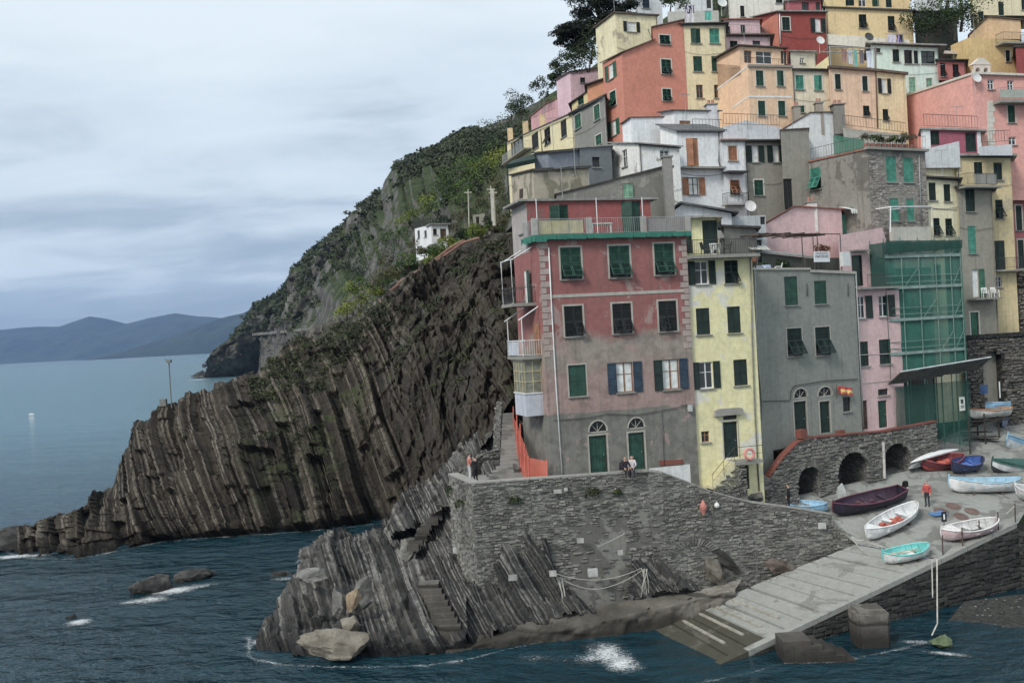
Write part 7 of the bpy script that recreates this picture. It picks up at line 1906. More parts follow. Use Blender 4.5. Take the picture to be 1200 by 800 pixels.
b1 = boat('dark purple boat with outboard motor beside the arcade', (1057, 586), (975, 607), 1.75, (46, 40, 58), (66, 46, 66), (110, 48, 70), .78, 0, motor=True, load=(96, 60, 70), transom=True)
b2 = boat('white open boat with orange gear on the slipway', (1076, 602), (1017, 637), 1.9, (206, 208, 210), (190, 194, 196), (212, 214, 214), .72, .10, load=(190, 84, 58), foredeck=.2)
b3 = boat('small white boat with turquoise interior on the slipway kerb', (1090, 650), (1036, 663), 1.5, (204, 206, 204), (60, 190, 186), (62, 200, 194), .62, .08, oars=2, load=(210, 212, 210))
b4 = boat('faded pink boat with white interior beside the kerb railing', (1170, 621), (1103, 636), 1.6, (204, 170, 174), (184, 184, 182), (214, 210, 206), .66, -.05, foredeck=.3, load=(60, 60, 66))
b5 = boat('broad white boat with sky blue interior near the red jacket', (1196, 576), (1112, 578), 1.9, (210, 212, 212), (136, 188, 214), (138, 192, 220), .80, .14, oars=2, load=(200, 206, 210))
b6 = boat('navy boat full of bright blue tarpaulin next to the red boat', (1150, 548), (1114, 556), 1.6, (50, 58, 92), (44, 92, 172), (66, 60, 92), .74, .05, load=(60, 112, 196))
b7 = boat('dark red boat lying under an upturned white kayak', (1128, 545), (1080, 553), 1.6, (112, 44, 52), (134, 50, 56), (150, 60, 66), .74, .05, foredeck=.2, load=(206, 84, 58), keel_c=(186, 60, 48))
b8 = boat('boat under a dark green tarpaulin cover', (1222, 556), (1160, 556), 2.0, (196, 198, 196), (90, 90, 90), (30, 80, 72), .85, 0, cover=(34, 92, 82), keel_c=(60, 60, 62))
b9 = boat('pale blue boat at the right end of the quay with white strake', (1232, 535), (1178, 529), 1.9, (196, 200, 202), (122, 176, 206), (120, 176, 210), .95, 0, stripe=(116, 172, 206))
b10 = boat('boat under a crumpled blue violet tarpaulin', (1222, 502), (1174, 506), 1.8, (120, 126, 150), (90, 90, 90), (80, 100, 160), .85, 0, cover=(86, 108, 182))
b11 = boat('light blue boat behind the parapet at the arcade foot', (970, 601), (909, 597), 1.4, (120, 178, 214), (128, 186, 220), (122, 184, 222), .55, 0, foredeck=.3)
rk0, rk1 = W(1186, 487, 78.6), W(1136, 492, 77.0)
b12 = boat('white boat with orange gunwale on the timber rack', None, None, 1.7, (198, 196, 188), (150, 140, 120), (196, 120, 72), .62, 0, on=((rk0, Vector((0, 0, 1))), (rk1, Vector((0, 0, 1)))), group='boats on racks')
b13 = boat('sky blue hull stacked beside the rack boat', None, None, 1.4, (120, 176, 214), (110, 160, 200), (140, 190, 220), .55, .3, on=((W(1187, 481, 80.4), Vector((0, 0, 1))), (W(1156, 483, 79.4), Vector((0, 0, 1)))), group='boats on racks')
b14 = boat('white boat bow with red post at the edge railing', (1240, 588), (1192, 585), 1.6, (208, 210, 210), (160, 164, 166), (206, 208, 208), .75, 0)
# rack carrying the upper boats
rk = thing('boat_rack', 'dark timber boat rack under the white and orange boat', 'rack', ground(1160, 512)[0])
WOOD = plain((58, 52, 46), .85, 'rack_wood', .3)
for px, py in ((1137, 532), (1155, 520), (1171, 513), (1146, 510)):
    gq = ground(px, py)[0]; m = MB(); m.tube([gq, Vector((gq.x, gq.y, max(rk0.z, rk1.z) + .55))], .06, 6); m.build('post', WOOD, rk)
m = MB(); m.tube([rk1 + Vector((-.4, -.8, -.06)), rk0 + Vector((.3, -.8, -.06))], .08, 6); m.build('beam', WOOD, rk); m = MB(); m.tube([rk1 + Vector((-.4, .6, -.06)), rk0 + Vector((.3, .6, -.06))], .08, 6); m.build('beam', WOOD, rk)
rg = random.Random(9)
for k in range(7):
    gq = ground(rg.uniform(1138, 1166), rg.uniform(512, 522))[0]; m = MB(); a = rg.uniform(-.5, .3)
    m.obox(gq + Vector((0, 0, .1 + .09 * k)), Vector((math.cos(a), math.sin(a), 0)) * rg.uniform(.7, 1.3), Vector((-math.sin(a), math.cos(a), 0)) * .12, (0, 0, .03)); m.thing('plank', 'old dark plank in the pile under the boat rack', 'plank', WOOD, 'planks under the rack')
# upturned kayaks on the red boat
for i, (lab, c, p0, p1, dz) in enumerate((('white kayak upturned across the red boat', (210, 212, 212), (1066, 540), (1124, 524), .0), ('grey kayak hull below the white kayak', (150, 156, 156), (1064, 547), (1098, 538), -.2))):
    A, B = W(p0[0], p0[1], 70.6 + .3 * i), W(p1[0], p1[1], 73.4 + .3 * i); m = MB(); X = (B - A); L = X.length; X.normalize(); Yk = Vector((0, 0, 1)).cross(X).normalized(); Zk = X.cross(Yk); n = 16; rings = []
    for k in range(n + 1):
        t = k / n; r = .36 * math.sin(math.pi * t) ** .7 + .004; rings.append([A + X * (t * L) + Yk * (r * math.cos(a)) + Zk * (r * .55 * math.sin(a) + .15 * (2 * t - 1) ** 2 * -1) for a in [2 * math.pi * j / 12 for j in range(12)]])
    for k in range(n):
        for j in range(12): m.quad(rings[k][j], rings[k + 1][j], rings[k + 1][(j + 1) % 12], rings[k][(j + 1) % 12])
    ko = m.thing('kayak', lab, 'kayak', plain(c, .4, 'kayak_gelcoat', .1), None, smooth=True)
    if i == 0:
        f = MB(); f.obox((A + B) / 2 + Zk * .22, X * .22, Yk * .02, Zk * .06); f.build('keel_fin', plain((50, 50, 52), .5, 'fin'), ko)

# ================================================================== PEOPLE
def limb(v, r): return (Vector(v), r)
def person(label, foot, face, H, jacket, legs, skin=(200, 150, 125), hair=(45, 36, 30), pose='stand', hold=None, hat=None):
    k = H / 1.74
    J = {'pelvis': (0, 0, .93), 'waist': (0, 0, 1.06), 'chest': (0, .0, 1.28), 'neck': (0, 0, 1.46), 'head0': (0, .01, 1.55), 'head1': (0, .02, 1.66), 'headt': (0, .01, 1.73)}
    R = {'pelvis': .155, 'waist': .14, 'chest': .165, 'neck': .06, 'head0': .085, 'head1': .10, 'headt': .05}
    E = [('pelvis', 'waist'), ('waist', 'chest'), ('chest', 'neck'), ('neck', 'head0'), ('head0', 'head1'), ('head1', 'headt')]
    sit = pose == 'sit'; walk = pose == 'walk'; lean = pose == 'lean'
    for s, n in ((-1, 'l'), (1, 'r')):
        ph = s if walk else 0
        J['hip' + n] = (s * .09, 0, .88); J['knee' + n] = (s * .10, .03 + .16 * ph, .49); J['ank' + n] = (s * .10, -.02 + .24 * ph - (.12 if ph < 0 else 0), .08 + (.05 if ph < 0 else 0)); J['toe' + n] = (s * .12, J['ank' + n][1] + .17, .03)
        J['sh' + n] = (s * .185, 0, 1.40); J['elb' + n] = (s * .25, -.03 - .10 * ph, 1.13); J['wri' + n] = (s * .24, .10 - .12 * ph, .90)
        if sit: J['knee' + n] = (s * .12, .42, .90); J['ank' + n] = (s * .12, .46, .46); J['toe' + n] = (s * .12, .62, .42); J['elb' + n] = (s * .25, .10, 1.14); J['wri' + n] = (s * .14, .34, 1.02)
        if lean: J['elb' + n] = (s * .25, .12, 1.14); J['wri' + n] = (s * .16, .34, 1.10)
        if hold == n: J['elb' + n] = (s * .27, .04, 1.14); J['wri' + n] = (s * .20, .28, 1.16)
        R.update({'hip' + n: .105, 'knee' + n: .065, 'ank' + n: .045, 'toe' + n: .036, 'sh' + n: .078, 'elb' + n: .05, 'wri' + n: .034})
        E += [('pelvis', 'hip' + n), ('hip' + n, 'knee' + n), ('knee' + n, 'ank' + n), ('ank' + n, 'toe' + n), ('chest', 'sh' + n), ('sh' + n, 'elb' + n), ('elb' + n, 'wri' + n)]
        d = (Vector(J['wri' + n]) - Vector(J['elb' + n])).normalized(); J['palm' + n] = tuple(Vector(J['wri' + n]) + d * .07); R['palm' + n] = .036; E.append(('wri' + n, 'palm' + n))
        sd = d.cross(Vector((s, 0, 0))).normalized()
        for f, (o, ln) in enumerate(((-.03, .085), (-.01, .1), (.01, .095), (.03, .075))):
            a = 'f%s%d' % (n, f); J[a] = tuple(Vector(J['palm' + n]) + d * ln * .9 + sd * o * 1.2 + Vector((-s * .02, 0, 0))); R[a] = .010; E.append(('palm' + n, a))
        J['th' + n] = tuple(Vector(J['wri' + n]) + d * .06 + sd * .065); R['th' + n] = .011; E.append(('wri' + n, 'th' + n))
    names = list(J); me = bpy.data.meshes.new('skel'); me.from_pydata([J[n] for n in names], [(names.index(a), names.index(b)) for a, b in E], [])
    ob = bpy.data.objects.new('skel', me); COL.objects.link(ob)
    md = ob.modifiers.new('skin', 'SKIN')
    for i, n in enumerate(names): me.skin_vertices[0].data[i].radius = (R[n], R[n] * (.78 if n in ('pelvis', 'waist', 'chest') else 1.0)); me.skin_vertices[0].data[i].use_root = (n == 'pelvis')
    sb = ob.modifiers.new('sub', 'SUBSURF'); sb.levels = 2; sb.render_levels = 2
    dg = bpy.context.evaluated_depsgraph_get(); ev = ob.evaluated_get(dg); m2 = bpy.data.meshes.new_from_object(ev); bpy.data.objects.remove(ob)
    m2.name = 'person'
    for c, nm in ((jacket, 'jacket'), (legs, 'trousers'), (skin, 'skin'), (hair, 'hair'), ((30, 28, 28), 'shoes')): m2.materials.append(plain(c, .8, nm, .2))
    segs = [(Vector(J[a]), Vector(J[b]), b) for a, b in E]
    for p in m2.polygons:
        c = p.center
        def sd_(q):
            e_ = q[1] - q[0]; f_ = max(0, min(1, (c - q[0]).dot(e_) / max(1e-9, e_.length_squared))); return (c - q[0] - e_ * f_).length
        b = min(segs, key=sd_)[2]
        if b.startswith(('hip', 'knee', 'ank')): mi = 1
        elif b.startswith('toe'): mi = 4
        elif b.startswith(('palm', 'f', 'th')) or b in ('neck', 'head0', 'head1', 'headt'): mi = 2
        else: mi = 0
        if b == 'neck' and c.z < 1.43: mi = 0
        if c.z > 1.60 and b in ('head0', 'head1', 'headt') and (c.y < .045 or c.z > 1.69): mi = 3
        p.material_index = mi; p.use_smooth = True
    o = bpy.data.objects.new('person', m2); COL.objects.link(o); o.location = foot; o.rotation_euler = (0, 0, face); o.scale = (k, k, k)
    if sit: o.location = Vector(foot) - Vector((0, 0, .80 * k))
    _world[o.name] = Matrix.Translation(o.location) @ Matrix.Rotation(face, 4, 'Z') @ Matrix.Scale(k, 4)
    Mw = _world[o.name]
    f = MB()                                        # face: nose, brow, ears
    f.obox(Mw @ Vector((0, .118, 1.625)), Mw.to_3x3() @ Vector((.014, 0, 0)), Mw.to_3x3() @ Vector((0, .02, 0)), Mw.to_3x3() @ Vector((0, 0, .024)))
    for s in (-1, 1): f.obox(Mw @ Vector((s * .102, .01, 1.635)), Mw.to_3x3() @ Vector((.012, 0, 0)), Mw.to_3x3() @ Vector((0, .022, 0)), Mw.to_3x3() @ Vector((0, 0, .032)))
    f.build('face', plain(skin, .8, 'skin', .2), o)
    e_ = MB()
    for s in (-1, 1): e_.obox(Mw @ Vector((s * .036, .108, 1.645)), Mw.to_3x3() @ Vector((.012, 0, 0)), Mw.to_3x3() @ Vector((0, .006, 0)), Mw.to_3x3() @ Vector((0, 0, .007)))
    e_.obox(Mw @ Vector((0, .105, 1.575)), Mw.to_3x3() @ Vector((.024, 0, 0)), Mw.to_3x3() @ Vector((0, .006, 0)), Mw.to_3x3() @ Vector((0, 0, .005)))
    e_.build('eyes_and_mouth', plain((40, 28, 26), .6, 'eyes', .1), o)
    return tag(o, label, 'person')
person('person in red jacket and dark trousers standing among the boats', ground(1087, 593)[0], 2.4, 1.78, (196, 52, 46), (44, 44, 52), pose='stand')
person('person in black coat beside the arcade wall', W(925, 596, 64.0), 1.2, 1.72, (32, 32, 34), (30, 30, 32), pose='stand')
person('person in white shirt with rust vest at the terrace corner', W(551, 563, 59.3), -1.2, 1.72, (190, 100, 84), (176, 176, 180), pose='stand', hold='r')
person('person in dark jacket at the terrace corner', W(558, 566, 59.0), .7, 1.72, (34, 36, 42), (30, 30, 36), pose='lean')
person('person in dark jacket sitting on the terrace parapet', W(733, 551.5, 59.0), 3.3, 1.7, (40, 38, 46), (36, 36, 42), pose='sit', hair=(30, 26, 24))
person('person in pale top sitting on the terrace parapet', W(741, 550.5, 59.1), 3.0, 1.7, (186, 176, 182), (40, 40, 48), pose='sit', hair=(24, 22, 22))
gz = GRE.p[0].z - .5
mp = W(884, 312, 66.6); person('person in brown jumper in the roof terrace doorway', (mp.x, mp.y, gz), .2, 1.78, (140, 84, 56), (60, 52, 46), pose='stand', hair=(60, 44, 34))
# bag left on the parapet
m = MB(); c = W(729, 546, 59.1); m.obox(c, (.18, 0, 0), (0, .12, 0), (.03, 0, .22)); m.tube([c + Vector((-.1, 0, .2)), c + Vector((0, 0, .36)), c + Vector((.1, 0, .2))], .018, 5); m.thing('bag', 'dark rucksack leaning beside the sitting people', 'bag', plain((46, 34, 44), .8, 'bag'))

# ================================================================== FURNITURE AND SMALL THINGS
def chair_parts(root, c, face, mat):
    M = Matrix.Translation(c) @ Matrix.Rotation(face, 4, 'Z'); T = lambda x, y, z: M @ Vector((x, y, z))
    def bx(nm, x0, x1, y0, y1, z0, z1, lean=0):
        m = MB(); m.box8([T(x0, y0, z0), T(x1, y0, z0), T(x1, y1, z0), T(x0, y1, z0), T(x0, y0 + lean, z1), T(x1, y0 + lean, z1), T(x1, y1 + lean, z1), T(x0, y1 + lean, z1)]); m.build(nm, mat, root)
    bx('seat', -.24, .24, -.22, .22, .40, .44)
    for x in (-.22, -.09, .05, .18): bx('back_slat', x, x + .06, -.24, -.20, .44, .84, -.09)
    bx('back_rail', -.24, .24, -.345, -.305, .80, .88)
    for x in (-.24, .20):
        for y in (-.22, .18): bx('leg', x, x + .04, y, y + .04, 0, .40)
        bx('armrest', x, x + .045, -.24, .2, .62, .65)
        bx('arm_post', x, x + .04, .16, .2, .44, .62)
def chair(label, c, face, col, group):
    r = thing('chair', label, 'chair', c, group); chair_parts(r, Vector(c), face, plain(col, .5, 'chair_plastic', .08)); return r
def table(label, c, col, r_=.45, cloth=None):
    t = thing('table', label, 'table', c); c = Vector(c); m = MB(); n = 16
    m.prism([c + Vector((r_ * math.cos(a), r_ * math.sin(a), .70)) for a in [2 * math.pi * k / n for k in range(n)]], (0, 0, .03)); m.build('table_top', plain(col, .5, 'table_plastic', .08), t)
    for k in range(4):
        a = math.pi / 4 + k * math.pi / 2; m = MB(); m.tube([c + Vector((r_ * .55 * math.cos(a), r_ * .55 * math.sin(a), .70)), c + Vector((r_ * .75 * math.cos(a), r_ * .75 * math.sin(a), 0))], .025, 6); m.build('leg', plain(col, .5, 'table_plastic', .08), t)
    if cloth:
        m = MB(); n = 28
        P0 = [c + Vector(((r_ + .02) * math.cos(2 * math.pi * k / n), (r_ + .02) * math.sin(2 * math.pi * k / n), .737)) for k in range(n)]; P1 = [c + Vector(((r_ + .06 + .04 * math.sin(k * 2.1)) * math.cos(2 * math.pi * k / n), (r_ + .06 + .04 * math.sin(k * 2.1)) * math.sin(2 * math.pi * k / n), .46)) for k in range(n)]
        m.poly(P0)
        for k in range(n): m.quad(P0[k], P0[(k + 1) % n], P1[(k + 1) % n], P1[k])
        t2 = NT('checked_cloth'); ch = t2.n('ShaderNodeTexChecker'); t2.l(t2.pos(), ch.inputs[0]); ch.inputs['Scale'].default_value = 7; ch.inputs[1].default_value = (.55, .6, .68, 1); ch.inputs[2].default_value = (.28, .36, .52, 1)
        o = m.thing('tablecloth', 'blue checked cloth on the roof terrace table', 'tablecloth', t2.done(ch.outputs[0], .9))
pl = YEL.pl[0]; zb_ = (pl.hit(804, 300)[1] + pl.hit(880, 299)[1]) / 2 + .005
uu = lambda px: pl.hit(px, 295)[0]
table('round white plastic table on the yellow house balcony', pl.at(uu(836), zb_, .30), (206, 208, 206), .42)
chair('dark plastic chair left of the white balcony table', pl.at(uu(824), zb_, .35), -1.4, (52, 54, 52), None)
chair('dark plastic chair right of the white balcony table', pl.at(uu(849), zb_, .35), 1.4, (54, 50, 48), None)
chair('white plastic chair behind the balcony table', pl.at(uu(839), zb_, -.25), 3.1, (206, 208, 206), None)
pg = GRE.pl[0]; zt_ = gz + .0
def gp(px, o): return pg.at(pg.hit(px, 312)[0], zt_, o)
table('round table under the pergola of the grey house', gp(905, -1.1), (200, 200, 200), .62, True)
chair('white plastic armchair beside the clothed terrace table', gp(923, -1.0), 1.4, (206, 208, 206), None)
pg2 = G.pl[0]; z_ = pg2.hit(1148, 349.5)[1] + .003
chair('white plastic armchair at the balcony railing end', pg2.at(pg2.hit(1160, 345)[0], z_, .55), 3.3, (210, 212, 210), None)
chair('white plastic armchair by the open green balcony door', pg2.at(pg2.hit(1149, 345)[0], z_, .5), 3.0, (206, 208, 206), None)
zr = RZ + .22; pr = RED.pl[1]
tb_ = thing('bench_table', 'long white table on the red house roof terrace', 'table', pr.at(pr.hit(706, 275)[0], zr, -.4))
m = MB(); bars(m, pr, pr.hit(695, 275)[0], pr.hit(719, 275)[0], zr + .68, zr + .74, -.1, 0, .7); m.build('table_top', WHITE, tb_)
for px in (696.5, 717.5):
    for o in (-.15, -.72): m = MB(); u = pr.hit(px, 275)[0]; bars(m, pr, u - .03, u + .03, zr, zr + .68, o, 0, .06); m.build('leg', WHITE, tb_)
# terrace of the grey house: dark doorway wall, pergola, planters, signs
zg = gz; pr_ = pg
rm = House('low rooftop room with dark doorway on the grey house terrace', [gp(876, -2.6) + Vector((0, 0, 2.75)), gp(915, -2.6) + Vector((0, 0, 2.7))], plaster((150, 158, 154), 140, .25), back=2.5, base=gz - .4, wins=[(0, 879, 281, 893.5, 313, 'pane', 'dark', {'frame': 'dark', 'sill': False})], roof='dark', over=.1, name='rooftop_room')
pgla = thing('pergola', 'reed covered pergola over the grey house terrace', 'pergola', gp(950, -1.5))
pA, pB = gp(893, -.3), gp(990, -.3); pC, pD = gp(893, -3.4), gp(990, -3.4); h_ = 2.95
REED = plain((84, 66, 56), .9, 'dry_reed', .35)
for p in (pB, gp(958, -.3), gp(952, -.9), gp(963, -.3)):
    m = MB(); m.tube([p, p + Vector((0, 0, h_ - .1))], .035, 6); m.build('post', METAL, pgla)
rg = random.Random(4)
for k in range(46):
    f = rg.uniform(0, 1); a = pA.lerp(pB, f * .82 + rg.uniform(-.02, .02)); b = pC.lerp(pD, f * .82 + rg.uniform(-.04, .06)); m = MB() if k % 12 == 0 else m
    m.tube([a + Vector((0, 0, h_ + rg.uniform(-.08, .08) - .1 * abs(f - .5))), b + Vector((0, 0, h_ + .1 + rg.uniform(-.1, .1)))], rg.uniform(.02, .05), 4)
    if k % 12 == 11 or k == 45: m.build('reed_mat', REED, pgla)
m = MB(); m.tube([pA + Vector((0, 0, h_)), pB + Vector((0, 0, h_ - .05))], .04, 6); m.build('beam', METAL, pgla)
# canopies of neighbours below the pink gable
m = MB(); a, b = gp(906, -3.0), gp(930, -3.0); m.quad(a + Vector((0, 0, 2.55)), b + Vector((0, 0, 2.5)), b + Vector((.3, -.9, 1.95)), a + Vector((.3, -.9, 2.0))); m.thing('small_awning', 'small cream awning beside the rooftop doorway', 'awning', plain((196, 196, 186), .8, 'canvas', .12))
gh = thing('glass_shed', 'low glazed lean-to behind the terrace plants', 'shed', gp(945, -3.2))
q = Plane(gp(918, -2.8), gp(982, -2.8)); m = MB(); z0_ = gz
m.prism([q.at(0, z0_ - .3, 0), q.at(q.L, z0_ - .3, 0), q.at(q.L, z0_ + 1.35, 0), q.at(0, z0_ + 1.85, 0)], q.n * -.3); m.build('wall', plaster((96, 100, 92), 141, .4), gh)
m = MB(); m.quad(q.at(-.2, z0_ + 1.95, .3), q.at(q.L + .2, z0_ + 1.42, .3), q.at(q.L + .2, z0_ + 1.75, -1), q.at(-.2, z0_ + 2.3, -1)); m.quad(q.at(-.2, z0_ + 1.85, .3), q.at(q.L + .2, z0_ + 1.32, .3), q.at(q.L + .2, z0_ + 1.42, .3), q.at(-.2, z0_ + 1.95, .3)); m.build('roof', plain((150, 156, 152), .6, 'sheet_roof', .2), gh)
def plant(label, c, r, mat, n=3, name='potted_plant', pot=True, leaf=.09, per=70, cat='plant', group=None, sq=1.0):
    rg = np.random.default_rng(int(abs(c.x * 100)) + 1); t = thing(name, label, cat, c, group)
    if pot:
        m = MB(); k = 10; a = [Vector(c) + Vector((.16 * math.cos(2 * math.pi * j / k), .16 * math.sin(2 * math.pi * j / k), 0)) for j in range(k)]; b = [Vector(c) + Vector((.22 * math.cos(2 * math.pi * j / k), .22 * math.sin(2 * math.pi * j / k), .38)) for j in range(k)]
        for j in range(k): m.quad(a[j], a[(j + 1) % k], b[(j + 1) % k], b[j])
        m.poly(b); m.build('pot', plain((150, 88, 66), .8, 'terracotta', .2), t)
    C = np.array(tuple(c)) + np.array([0, 0, (.4 if pot else 0) + r * .6]) + rg.normal(size=(n, 3)) * r * .35
    leaf_cloud('foliage', C, np.full((n, 3), r * .75) * np.array([1, 1, sq]), per, leaf, mat, int(rg.integers(1e6)), None, t)
    return t
LEAFD = leaf_mat((0.012, 0.022, 0.010), (0.05, 0.075, 0.028), 'dark_leaves'); LEAFG = leaf_mat((0.025, 0.05, 0.012), (0.12, 0.19, 0.045), 'green_leaves'); LEAFY = leaf_mat((0.07, 0.10, 0.015), (0.26, 0.30, 0.06), 'yellow_leaves'); LEAFR = leaf_mat((0.07, 0.03, 0.018), (0.18, 0.075, 0.04), 'rust_leaves'); LEAFDRY = leaf_mat((0.045, 0.045, 0.022), (0.15, 0.14, 0.075), 'dry_leaves')
plant('dark leafy plant behind the terrace armchair', gp(933, -1.2), .55, LEAFD); plant('grey leafy plant beside the clothed table', gp(914, -1.9), .45, LEAFD); plant('tall dark plant in the corner of the grey roof terrace', gp(942, -1.7), .5, LEAFD)
plant('dry rust coloured plant hanging over the terrace ledge', gp(976, -.9) + Vector((0, 0, 1.2)), .55, LEAFR, 4, pot=False)
rr0 = random.Random(12)
for k in range(9):
    px = 1018 + 6.6 * k; u_ = J.pl[1].hit(px, 176)[0]; plant('leafy pot plant in the row on the stone house roof', J.pl[1].at(u_, J.p[1].z + .1, -.25), rr0.uniform(.35, .6), (LEAFDRY, LEAFG, LEAFD, LEAFDRY)[k % 4], 2, group='roof garden plants')
# sign on the terrace ledge
sg = thing('terrace_sign', 'white rectangular sign with dark lettering on the grey house ledge', 'sign', gp(960, .1))
u0_, z0_ = pg.hit(951.5, 307.5); u1_, z1_ = pg.hit(969, 295); m = MB(); bars(m, pg, u0_, u1_, z0_, z1_, .25, 0, .05); m.build('board', plain((205, 208, 212), .5, 'sign_white', .06), sg)
for (px0) in (953, 967): m = MB(); u = pg.hit(px0, 300)[0]; m.tube([pg.at(u, z0_ - .6, .2), pg.at(u, z1_, .2)], .025, 5); m.build('leg', METAL, sg)
def text_mesh(body, name, mat, parent, pl, u, z, out, height, width=None):
    cu = bpy.data.curves.new('txt', 'FONT'); cu.body = body; cu.size = height * 1.35; cu.align_x = 'CENTER'; cu.align_y = 'CENTER'; cu.extrude = .004
    o = bpy.data.objects.new('txt', cu); COL.objects.link(o); dg = bpy.context.evaluated_depsgraph_get(); me = bpy.data.meshes.new_from_object(o.evaluated_get(dg)); bpy.data.objects.remove(o)
    w = max(v.co.x for v in me.vertices) - min(v.co.x for v in me.vertices); sx = (width / w) if width else 1
    me.materials.append(mat); X = pl.s * sx; Zz = Vector((0, 0, 1)); N_ = pl.n; p = pl.at(u, z, out)
    return shared(name, me, Matrix(((X.x, Zz.x, N_.x, p.x), (X.y, Zz.y, N_.y, p.y), (X.z, Zz.z, N_.z, p.z), (0, 0, 0, 1))), parent)
text_mesh('PARTENZE', 'lettering', plain((44, 50, 66), .6, 'sign_ink', .1), sg, pg, (u0_ + u1_) / 2, z0_ + (z1_ - z0_) * .52, .256, (z1_ - z0_) * .28, (u1_ - u0_) * .84)
m = MB(); bars(m, pg, u0_ + .15, u1_ - .15, z1_ - .16, z1_ - .10, .256, 0, .006); m.build('rule', plain((90, 96, 108), .6, 'sign_rule', .1), sg)
u0_, z0_ = pg.hit(987, 312); u1_, z1_ = pg.hit(995, 295); m = MB(); bars(m, pg, u0_, u1_, z0_, z1_, .1, 0, .3); m.thing('meter_cabinet', 'small white cabinet on the terrace ledge corner', 'cabinet', plain((196, 200, 198), .6, 'cabinet', .1))
m = MB(); bars(m, pg, pg.hit(951, 315)[0], pg.hit(990, 316)[0], gz - .05, gz + 1.15, -.5, 0, .25); m.thing('terrace_wall', 'dark stained low wall behind the white sign', 'wall', plaster((70, 70, 64), 143, .4))
# flag on the grey house
fl = thing('flag', 'red and yellow flag hung above the small grey window', 'flag', pg.at(*pg.hit(982, 512), .3))
u, z = pg.hit(977, 452); m = MB(); m.tube([pg.at(u + .15, z - 1.0, .1), pg.at(u, z + .1, .3)], .02, 5); m.build('pole', METAL, fl)
m = MB(); NX, NY = 14, 6; u1_, z1_ = pg.hit(995, 463); Wd, Hh = u1_ - u, z - z1_; G_ = [[pg.at(u + Wd * i / NX + .12 * j / NY, z - Hh * (.72 * j / NY) - Hh * .3 * (i / NX), .32 + .05 * math.sin(i * 1.1 + j * .4)) for j in range(NY + 1)] for i in range(NX + 1)]
for i in range(NX):
    for j in range(NY): m.quad(G_[i][j], G_[i + 1][j], G_[i + 1][j + 1], G_[i][j + 1], 1 if (j in (2, 3) or (j == 4 and i % 3 == 0)) and i > 2 else 0)
m.build('cloth', [plain((200, 40, 36), .8, 'flag_red', .1), plain((224, 190, 50), .8, 'flag_yellow', .1)], fl, fix=False)
m = MB(); u, z = pg.hit(982, 505); bars(m, pg, u - .3, u + .3, z - .35, z + .1, .4, 0, .3); m.thing('brick_planter', 'small brick stack at the grey house wall under the flag', 'planter', BRICK)
# lamp post on the cliff, sea rope, buoys
m = MB(); a = W(200.5, 468, 108); m.tube([a + Vector((0, 0, -1)), a + Vector((0, 0, 4.3))], .07, 6); m.obox(a + Vector((0, 0, 4.4)), (.25, 0, 0), (0, .25, 0), (0, 0, .18)); m.tube([a + Vector((0, 0, 4.3)), a + Vector((-.5, 0, 4.75))], .05, 5); m.obox(a + Vector((-.9, 0, -.3)), (.35, 0, 0), (0, .3, 0), (0, 0, .4)); m.thing('navigation_light', 'thin navigation light pole on the cliff crest', 'lamp post', plain((110, 112, 108), .6, 'pole_paint'))
c = U(37, 486, 0); m = MB(); m.prism([c + Vector(v) for v in ((-.8, -.3, .05), (.75, -.3, .05), (1.0, 0, .25), (.75, .3, .25), (-.8, .3, .25), (-.85, -.3, .25))], (0, 0, .15)); m.box(c.x - .3, c.x + .1, c.y - .2, c.y + .2, .25, .6); m.thing('far_boat', 'tiny white boat far out on the open sea', 'boat', WHITE)
ROPE = plain((176, 172, 160), .9, 'rope', .2)
def rope(label, pts, r=.03, sag=.0, n=14):
    P = []
    for a, b in zip(pts[:-1], pts[1:]):
        a, b = Vector(a), Vector(b)
        for k in range(n): f = k / n; P.append(a.lerp(b, f) - Vector((0, 0, sag * 4 * f * (1 - f))))
    P.append(Vector(pts[-1])); m = MB(); m.tube(P, r, 5); return m.thing('rope', label, 'rope', ROPE, None, True)
rope('mooring rope sagging along the ledge from its iron post', [W(652, 672, 57.0), W(752, 665, 58.2)], .022, .55)
rope('second slacker rope below the mooring rope', [W(655, 676, 57.0), W(700, 690, 57.4), W(752, 668, 58.2)], .02, .2)
rope('rope rising from the wall ring to the concrete patch', [W(700, 640, 58.1), W(733, 624, 58.6)], .018, .05)
rope('long rope hanging straight down the slipway face to the water', [W(1098, 655, 54.6), W(1098.5, 730, 53.4), W(1092, 744, 52.5)], .045, 0)
rope('shorter rope hanging beside the long one on the slipway face', [W(1092, 655, 54.5), W(1093, 700, 54.0)], .04, 0)
rope('painter rope from the white boat bow to the slipway', [W(1012, 632, 60.8), W(998, 628, 61.2), W(1012, 645, 60.0)], .03, .15)
rope('line running from the white boat to the turquoise boat', [W(1015, 634, 60.6), W(1068, 648, 59.2)], .025, .08)
for (px0, py0, px1, py1, lab) in ((652, 676, 660, 712, 'bundle of frayed rope hanging on the rock'), (752, 666, 756, 700, 'frayed rope end hanging by the second rock wedge')):
    m = MB()
    for k in range(5): a, b = W(px0 + k * 1.6, py0, 57.0 if px0 < 700 else 58.1), W(px1 + rr0.uniform(-5, 5), py1 - rr0.uniform(0, 12), 57.0 if px0 < 700 else 58.1); m.tube([a, a.lerp(b, .5) + Vector((.05, -.05, 0)), b], .022, 4)
    m.thing('rope', lab, 'rope', ROPE)
